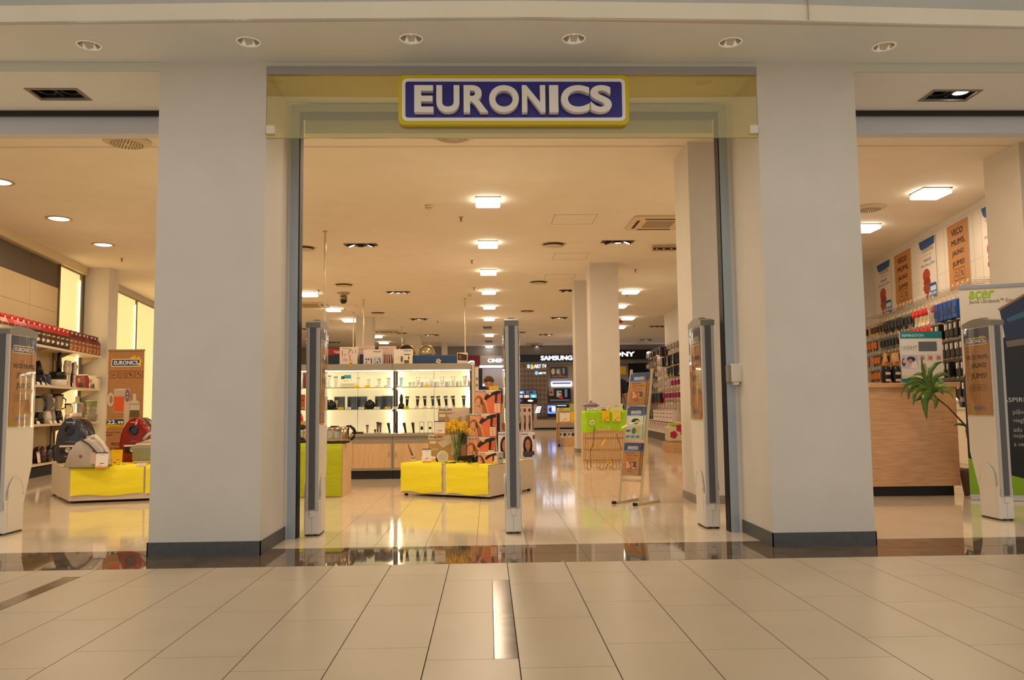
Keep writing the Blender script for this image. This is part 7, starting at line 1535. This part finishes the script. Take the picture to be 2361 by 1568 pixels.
z0, z1 = ax(2233, 691)[1], ax(2233, 672)[1]; x0, x1 = ax(2233, 680)[0], ax(2293, 680)[0]; b.text('acer', x0, x1, z0+.0, z1, .002, M('#8CB81E'), .02, shear=.25)
z0, z1 = ax(2240, 703)[1], ax(2240, 691)[1]; x0, x1 = ax(2234, 697)[0], ax(2338, 697)[0]; b.text('Jaunā Ultrabook™ līnija', x0, x1, z0, z1, .002, M('#6A5448'), 0)
for (s_, xa, xb, ya, yb, cc) in (('ASPIRE', 2312, 2368, 927, 917, '#C9C9CC'), ('plāns', 2336, 2366, 958, 944, '#A9A9AC'), ('viegls', 2336, 2368, 977, 964, '#A9A9AC'), ('adu', 2337, 2356, 996, 985, '#A9A9AC'), ('nojauta', 2337, 2378, 1012, 1000, '#A9A9AC'), ('a veida', 2338, 2378, 1029, 1019, '#A9A9AC')):
    x0, x1 = ax(xa, ya)[0], ax(xb, ya)[0]; z0, z1 = ax(xa, ya)[1], ax(xa, yb)[1]; b.text(s_, x0, x1, z0, z1, .004, M(cc), 0)
b.build('banner_sheet', t); b = MB(); b.box(-.035, AWd+.01, -.012, .016, AH-.01, AH+.025, M('#9AA0AC', .35, .5)); b.build('top_rail', t); b = MB(); b.bbox(-.04, AWd+.02, -.06, .10, 0, .035, M('#B9BBC0', .3, .6), .008); b.build('base_cassette', t)

# ------------------------------------------------------------------ right wall: posters, base cabinets, hook boards and hanging packs
def icecream(b, w, h):
    CH = M('#8A3A20', .5)
    b.frect(0, w, 0, h, .0006, M('#DCD2C8', .45)); b.fpoly([(w*.02, h), (w*.98, h), (w*.94, h*.9), (w*.2, h*.87), (w*.08, h*.92)], .0012, M('#234F8C')); logo(b, w*.18, w*.88, h*.835, h*.885, .0016)
    b.text('LĪZINGS', w*.25, w*.75, h*.79, h*.81, .0012, MGREY, 0); b.text('MAKSĀ', w*.28, w*.72, h*.715, h*.765, .0012, M('#3A4A80'), .02); b.text('PA-DA-ĻĀM!', w*.12, w*.92, h*.645, h*.695, .0012, M('#3A4A80'), .02)
    b.fell(w*.40, h*.54, w*.22, h*.085, .0012, M('#A8402E')); b.fell(w*.42, h*.45, w*.21, h*.065, .0015, M('#8A3020')); b.fell(w*.38, h*.38, w*.2, h*.055, .0018, M('#9C4428')); b.fpoly([(w*.22, h*.36), (w*.56, h*.36), (w*.42, h*.22), (w*.36, h*.22)], .0013, CH)
    b.frr(w*.55, w*.97, h*.10, h*.42, w*.08, .0022, M('#24569A')); b.frect(w*.6, w*.93, h*.32, h*.38, .0028, M('#C9D8E8')); b.frect(w*.6, w*.93, h*.27, h*.305, .0028, M('#7FB0D8')); b.text('0', w*.58, w*.80, h*.12, h*.26, .0028, LETW, .06); b.text('%', w*.82, w*.95, h*.12, h*.18, .0028, LETW, .02)
def kraftbig(b, w, h):
    b.frect(0, w, 0, h, .0006, KRAFT)
    for k, s_ in enumerate(('VECO', 'MUMS,', 'JAUNO', 'JUMS!')): b.text(s_, w*.2, w*(.78 if k != 1 else .86), h*(.86-.125*k), h*(.935-.125*k), .0012, DARKB, .035)
    icons(b, w*.25, h*.33, w*.24, w*.04, .0012, DARKB, 1); b.frame(w*.53, w*.77, h*.33, h*.33+w*.24, w*.012, .0012, DARKB); b.text('%', w*.59, w*.71, h*.33+w*.06, h*.33+w*.18, .0012, DARKB); logo(b, w*.45, w*.95, h*.2, h*.27, .0012)
for k, (pa, pb, ytop, kind, lab) in enumerate(((2022, 2054, 604, 'i', 'farthest ice-cream poster high on the right bay wall'), (2063, 2101, 588, 'k', 'farther kraft VECO MUMS poster high on the right bay wall'), (2119, 2158, 556, 'i', 'middle ice-cream poster high on the right bay wall'), (2185, 2233, 525, 'k', 'nearer kraft VECO MUMS poster high on the right bay wall'), (2263, 2318, 478, 'i', 'nearest ice-cream poster partly behind the inner column'))):
    xa, _ = RWF.px(pa, ytop+40, .02); xb, _ = RWF.px(pb, ytop+40, .02); w = xb-xa; h = 1.36; b = MB(); b.box(0, w, 0, .012, 0, h, M('#BEB4A8')); (icecream if kind == 'i' else kraftbig)(b, w, h)
    o = b.build('wall_poster'); o.location = RWF.pt(xa, .02, 3.90-h); o.rotation_euler = (0, 0, RWF.rz); tag(o, lab, 'poster', 'posters on the right bay wall')
WPAN = M('#DDD5CA', .45)
for k in range(6):
    x0 = -.1+k*1.12; t = RWF.thing('tall_wall_board', 'tall white wall board, %s, above the right bay hooks' % (('first', 'second', 'third', 'fourth', 'fifth', 'sixth')[k]+' from the far end'), 'wall board', x0, .001, 0, 'white wall boards of the right bay')
    b = MB(); b.box(0, 1.115, -.006, 0, 2.6, 3.93, WPAN); b.build('board', t); b = MB(); 
    for xx in (.28, .56, .84): b.box(xx, xx+.004, -.008, -.006, 2.6, 3.93, M('#B9AC9A', .6))
    b.box(0, 1.115, -.008, -.006, 3.2, 3.205, M('#B9AC9A', .6)); b.build('joints', t)
HOOKM = M('#CFC8BC', .25, .8)
hb = MB(); hb.tube([(0, 0, 0), (0, -.30, .0), (0, -.32, .02)], .004, HOOKM, 5); hb.tube([(0, 0, .035), (0, -.29, .04)], .002, HOOKM, 4); hb.frect(-.018, .018, .02, .05, .30, M('#DAD4CA', .4)); HOOK = hb.build('hook'); HOOK_used = [0]
def hook_copy(parent, x, z):
    o = HOOK if not HOOK_used[0] else HOOK.copy()
    if HOOK_used[0]: COL.objects.link(o)
    HOOK_used[0] = 1; o.parent = parent; o.location = (x, 0, z); return o
def pack(kind):
    b = MB(); w, h = (.10, .20)
    spec = {'orange': ('#D8861C', '#2A1A10'), 'yellow': ('#E0B41C', '#4A3A10'), 'brown': ('#3A2214', '#C9701C'), 'black': ('#18181A', '#2C2E34'), 'grey': ('#5A6064', '#20242A'), 'red': ('#E6DCCF', '#C42A20'), 'blue': ('#1C4A9A', '#103060'), 'white': ('#E6DED4', '#B9A8A0'), 'tag': ('#141416', '#D8CDB8'), 'teal': ('#3A98A8', '#D0E0DC'), 'kraft': ('#9A6A30', '#3A2C18'), 'lime': ('#16171A', '#A8C020'), 'pink': ('#E8D2C8', '#8A2A5A'), 'clear': ('#B9B4AC', '#8A7E74'), 'orred': ('#E0521C', '#1A1C24')}[kind]
    m0, m1 = M(spec[0], .3), M(spec[1], .25)
    if kind == 'red':
        b.box(-.05, .05, -.004, .0, -.24, -.02, m0); b.loft([ring(0, -.018, z, r, .016, 10) for z, r in ((-.10, .04), (-.07, .045), (-.03, .03), (-.005, .015))], m1); b.frect(-.04, .0, -.2, -.14, .005, M('#E0B030'))
    elif kind == 'blue':
        b.bbox(-.05, .05, -.04, 0, -.26, -.01, m0, .01); b.bbox(-.04, .04, -.045, -.03, -.2, -.1, m1, .01)
    elif kind == 'tag':
        b.bbox(-.05, .05, -.035, 0, -.23, -.02, m0, .008); b.frect(-.045, -.01, -.13, -.05, .037, m1); b.frect(.0, .03, -.12, -.05, .037, M('#A8A4B0'))
    elif kind == 'orred':
        b.box(-.07, .07, -.004, 0, -.34, -.02, m0); b.bbox(-.055, .055, -.05, -.004, -.27, -.03, m1, .02)
    elif kind == 'lime':
        b.bbox(-.05, .05, -.03, 0, -.24, -.02, m0, .008); b.frect(-.05, .05, -.24, -.205, .032, m1); b.frect(-.05, .05, -.185, -.172, .032, M('#E0C020'))
    else:
        b.box(-.045, .045, -.003, 0, -.20, -.01, m0); b.bbox(-.032, .032, -.028, -.003, -.16, -.05, m1, .008); b.frect(-.012, .012, -.022, -.012, .004, M('#8A8478'))
    return b.build('hanging_pack')
PK = {k: [pack(k), False] for k in ('orange', 'yellow', 'brown', 'black', 'grey', 'red', 'blue', 'white', 'tag', 'teal', 'kraft', 'lime', 'pink', 'clear', 'orred')}
def hang(kind, F, x, off, z, lab, group, jit=0):
    o = PK[kind][0]
    if PK[kind][1]: o = o.copy(); COL.objects.link(o)
    PK[kind][1] = True; o.location = F.pt(x, off, z); o.rotation_euler = (0, random.uniform(-.06, .06), F.rz+jit); o.scale = (1.35, 1.8, 1.12) if F is RWF else (1.6, 3.4, 1.28); tag(o, lab, 'hanging pack', group)
rows_z = (2.62, 2.32, 2.02, 1.72, 1.42, 1.14)
ordn = ('first', 'second', 'third', 'fourth', 'fifth')
rown = ('top', 'second', 'third', 'fourth', 'fifth', 'lowest')
NB = 5
for k in range(NB):
    x0 = .05+k*1.08; t = RWF.thing('hook_board', 'slatted hook board, %s from the far end of the right bay wall' % ordn[k], 'hook board', x0, .03, 0, 'hook boards of the right bay')
    b = MB(); b.box(0, 1.075, 0, .03, 1.0, 2.85, M('#C9BDAA', .5)); 
    for z in rows_z: b.box(0, 1.075, -.006, 0, z+.01, z+.05, M('#B9B2A6', .3, .5))
    b.build('back_panel', t)
    for r, z in enumerate(rows_z):
        for q in range(6): hook_copy(t, .09+q*.18, z)
    for q in range(6): hook_copy(t, .09+q*.18, 2.80)
def zone(x, r):
    u = x  # 0 far .. 5.4 near
    if r == 0: return 'orange' if u < .45 else ('yellow' if u < 1.0 else ('kraft' if u < 1.4 else ('black' if u < 2.4 else ('grey' if u < 2.9 else ('red' if u < 4.0 else 'blue')))))
    if r == 1: return 'brown' if u < 1.0 else ('grey' if u < 2.3 else ('red' if u < 3.8 else 'tag'))
    if r == 2: return 'brown' if u < 1.1 else ('orange' if u < 1.5 else ('kraft' if u < 2.2 else ('grey' if u < 3.6 else 'tag')))
    if r == 3: return 'brown' if u < 1.5 else ('teal' if u < 2.3 else ('black' if u < 3.7 else 'tag'))
    if r == 4: return 'black' if u < 1.3 else ('white' if u < 2.3 else 'tag')
    return 'white' if u < 1.2 else ('grey' if u < 2.5 else 'black')
cn = {'orange': 'orange and dark', 'yellow': 'yellow', 'brown': 'dark brown and orange', 'black': 'black', 'grey': 'dark grey', 'red': 'red-topped white', 'blue': 'bright blue', 'white': 'pale white', 'tag': 'black white-tagged', 'teal': 'teal and white', 'kraft': 'olive brown', 'lime': 'black and lime', 'pink': 'pale pink', 'clear': 'clear plastic', 'orred': 'orange-backed black'}
for k in range(NB):
    for r, z in enumerate(rows_z):
        for q in range(6):
            x = .05+k*1.08+.09+q*.18; kd = zone(x, r)
            if random.random() < .06: continue
            offs_ = (.33,) if (r > 3 or x < 1.2) else (.33, .24)
            for j, of in enumerate(offs_):
                if j and (q % 2): continue
                hang(kd, RWF, x, of, z-.004, '%s pack%s, %s hook row, right bay wall' % (cn[kd], ' behind another' if j else '', rown[r]), '%s packs on hook row %s' % (cn[kd], rown[r]), random.uniform(-.15, .15))
t = RWF.thing('base_cabinet', 'long white base cabinet with dark plinth below the hooks of the right bay', 'cabinet', .05, .04, 0)
b = MB(); b.box(0, 5.4, -.42, 0, .13, .98, M('#D9CDBC', .45)); b.build('body', t); b = MB(); b.box(0, 5.4, -.45, 0, .98, 1.0, M('#E2D8C8', .4)); b.build('top', t); b = MB(); b.box(0, 5.4, -.40, 0, 0, .13, M('#3A3A40', .5)); b.build('plinth', t)
for k in range(5):
    b = MB(); b.box(.01+k*1.08, 1.07+k*1.08, -.44, -.42, .2, .94, M('#DDD2C2', .4)); b.build('door', t)
for k, (xx, mm, lab, hh) in enumerate(((5.0, CHROME, 'shiny silver can on the base cabinet beside the banner', .24), (4.8, APG, 'grey box on the base cabinet beside the silver can', .2), (5.2, M('#12503C', .3), 'dark green upright pack on the base cabinet near the banner', .3), (4.6, CHROME, 'second silver can on the base cabinet', .2), (4.35, APB, 'black can on the base cabinet', .18))):
    b = MB(); b.lathe([(.05, 0), (.055, .01), (.055, hh), (.04, hh+.01), (.001, hh+.01)], mm, 16) if k != 2 else b.bbox(-.05, .05, -.03, .03, 0, hh, mm, .01); o = b.build('can' if k != 2 else 'upright_pack'); o.location = RWF.pt(xx, .32, 1.0); o.rotation_euler = (0, 0, RWF.rz); tag(o, lab, 'can' if k != 2 else 'pack')
# wall rack right of the columns ------------------------------------------------
CL = CRF.L; XA = -1.6   # extends past the wall end
t = CRF.thing('goods_rack', 'long wall rack of hanging packs and shelves behind the brochure stand', 'rack', XA, .03, 0)
b = MB(); b.box(0, 7.4, 0, .03, .3, 2.95, M('#C9B39A', .5)); b.build('back_panel', t)
for z in (.62, .27):
    b = MB(); b.box(0, 7.4, -.45, 0, z-.03, z, M('#CFC0AE', .4)); b.build('shelf_board', t)
b = MB(); b.box(0, 7.4, -.40, 0, 0, .22, M('#5A524C', .5)); b.build('plinth', t)
crz = (2.90, 2.55, 2.20, 1.85, 1.50, 1.18)
for z in crz:
    for q in range(15): hook_copy(t, .2+q*.49, z)
def zone2(x, r): # x from far end 0..7.4
    if r == 0: return 'clear' if x < 1.0 else ('kraft' if x < 3.4 else ('orred' if x < 3.8 else ('black' if x < 4.6 else 'clear')))
    if r == 1: return 'clear' if x < 2.2 else ('white' if x < 3.2 else 'lime')
    if r == 2: return 'clear' if x < 1.0 else ('black' if x < 1.8 else ('white' if x < 4.4 else 'lime'))
    if r == 3: return 'grey' if x < 1.2 else ('yellow' if x < 1.6 else ('white' if x < 5.0 else 'pink'))
    if r == 4: return 'orred' if x < 3.6 else 'pink'
    return 'clear' if x < 2.5 else 'white'
for r, z in enumerate(crz):
    for q in range(15):
        x = .2+q*.49; 
        for j, xo in enumerate((0, .0)):
            of = .34-.10*j; kd = zone2(x, r)
            if j and q % 3 == 0: continue
            hang(kd, CRF, XA+x, of, z-.004, '%s pack%s, %s hook row, far right rack' % (cn[kd], ' behind another' if j else '', rown[r]), '%s packs of the far rack, %s row' % (cn[kd], rown[r]), random.uniform(-.2, .2))
def dr_pb(b, w, h):
    for zz in (.25, .6): b.frect(w*.35, w*.85, h*zz, h*(zz+.12), .001, M('#8A3A5A'))
    b.frect(w*.2, w*.9, h*.9, h*.95, .001, M('#9A8A80'))
def dr_hd(b, w, h): b.fell(w*.4, h*.75, w*.2, h*.14, .001, M('#9A2A48'), 10); b.fpoly([(w*.45, h*.65), (w*.6, h*.6), (w*.8, h*.15), (w*.65, h*.15), (w*.5, h*.4)], .001, M('#3A2A34'))
for k in range(8):
    x = .3+k*.62; kd = 0 if k < 2 else 1
    p = CRF.pt(XA+x, .40, .621); carton('boxed_goods', '%s on the middle shelf of the far right rack' % ('dark box with yellow marks' if kd == 0 else 'white box with two purple bars'), 'box', p.x, p.y, p.z, .5, .3, .32, '#3A342A' if kd == 0 else '#E4D6CC', CRF.rz, None, 'dark boxes on the far rack shelf' if kd == 0 else 'white boxes on the far rack shelf', (lambda b, w, h: (b.frect(w*.6, w*.85, h*.8, h*.95, .001, M('#D8C020')), b.fell(w*.4, h*.5, w*.25, h*.2, .001, M('#A89A80'), 10))) if kd == 0 else dr_pb)
for k in range(9):
    x = .25+k*.52; p = CRF.pt(XA+x, .41, .271); carton('boxed_goods', 'tall white box with a maroon hair tool on the lowest shelf of the far rack', 'box', p.x, p.y, p.z, .42, .3, .29, '#E6D8D0', CRF.rz, None, 'hair tool boxes on the lowest far shelf', dr_hd)
# flowered bag on a beech plinth
a = at(1541, 1045, Z=0); t = thing('beech_plinth', 'low beech plinth carrying the flowered bag right of the brochure stand', 'display plinth', (a.x, a.y, 0)); YP = a.y
hpl = at(1541, 1020, Y=YP).z; b = MB(); b.prism([(0, .12), (.12, 0), (.9, 0), (.9, .6), (0, .6)], 0, hpl, BEECH, 'z'); b.build('body', t)
t = thing('flowered_bag', 'cream bag printed with crimson flowers on the low beech plinth', 'bag', (a.x+.02, YP+.05, hpl)); w = .62; h = at(1555, 982, Y=YP).z-hpl
b = MB(); b.bbox(0, w, 0, .4, 0, h, M('#D8CDB0', .4), .06, 3)
for cx_, cz_, r_ in ((.14, .45, .11), (.40, .60, .13), (.48, .20, .13), (.30, .85, .10), (.62, .35, .1)): 
    for q in range(5): b.fell(w*cx_/.7+.04*math.cos(q*1.26), h*cz_+.05*math.sin(q*1.26), .05, .04, .002+q*.0004, M('#B81C44', .4), 10)
b.frect(w*.72, w*.86, h*.02, h*.55, .006, M('#D8C8B0')); b.build('printed_body', t)
b = MB(); b.bbox(.08, w, .02, .38, h, h+.05, M('#B9D020', .6), .02); b.build('lime_top', t)
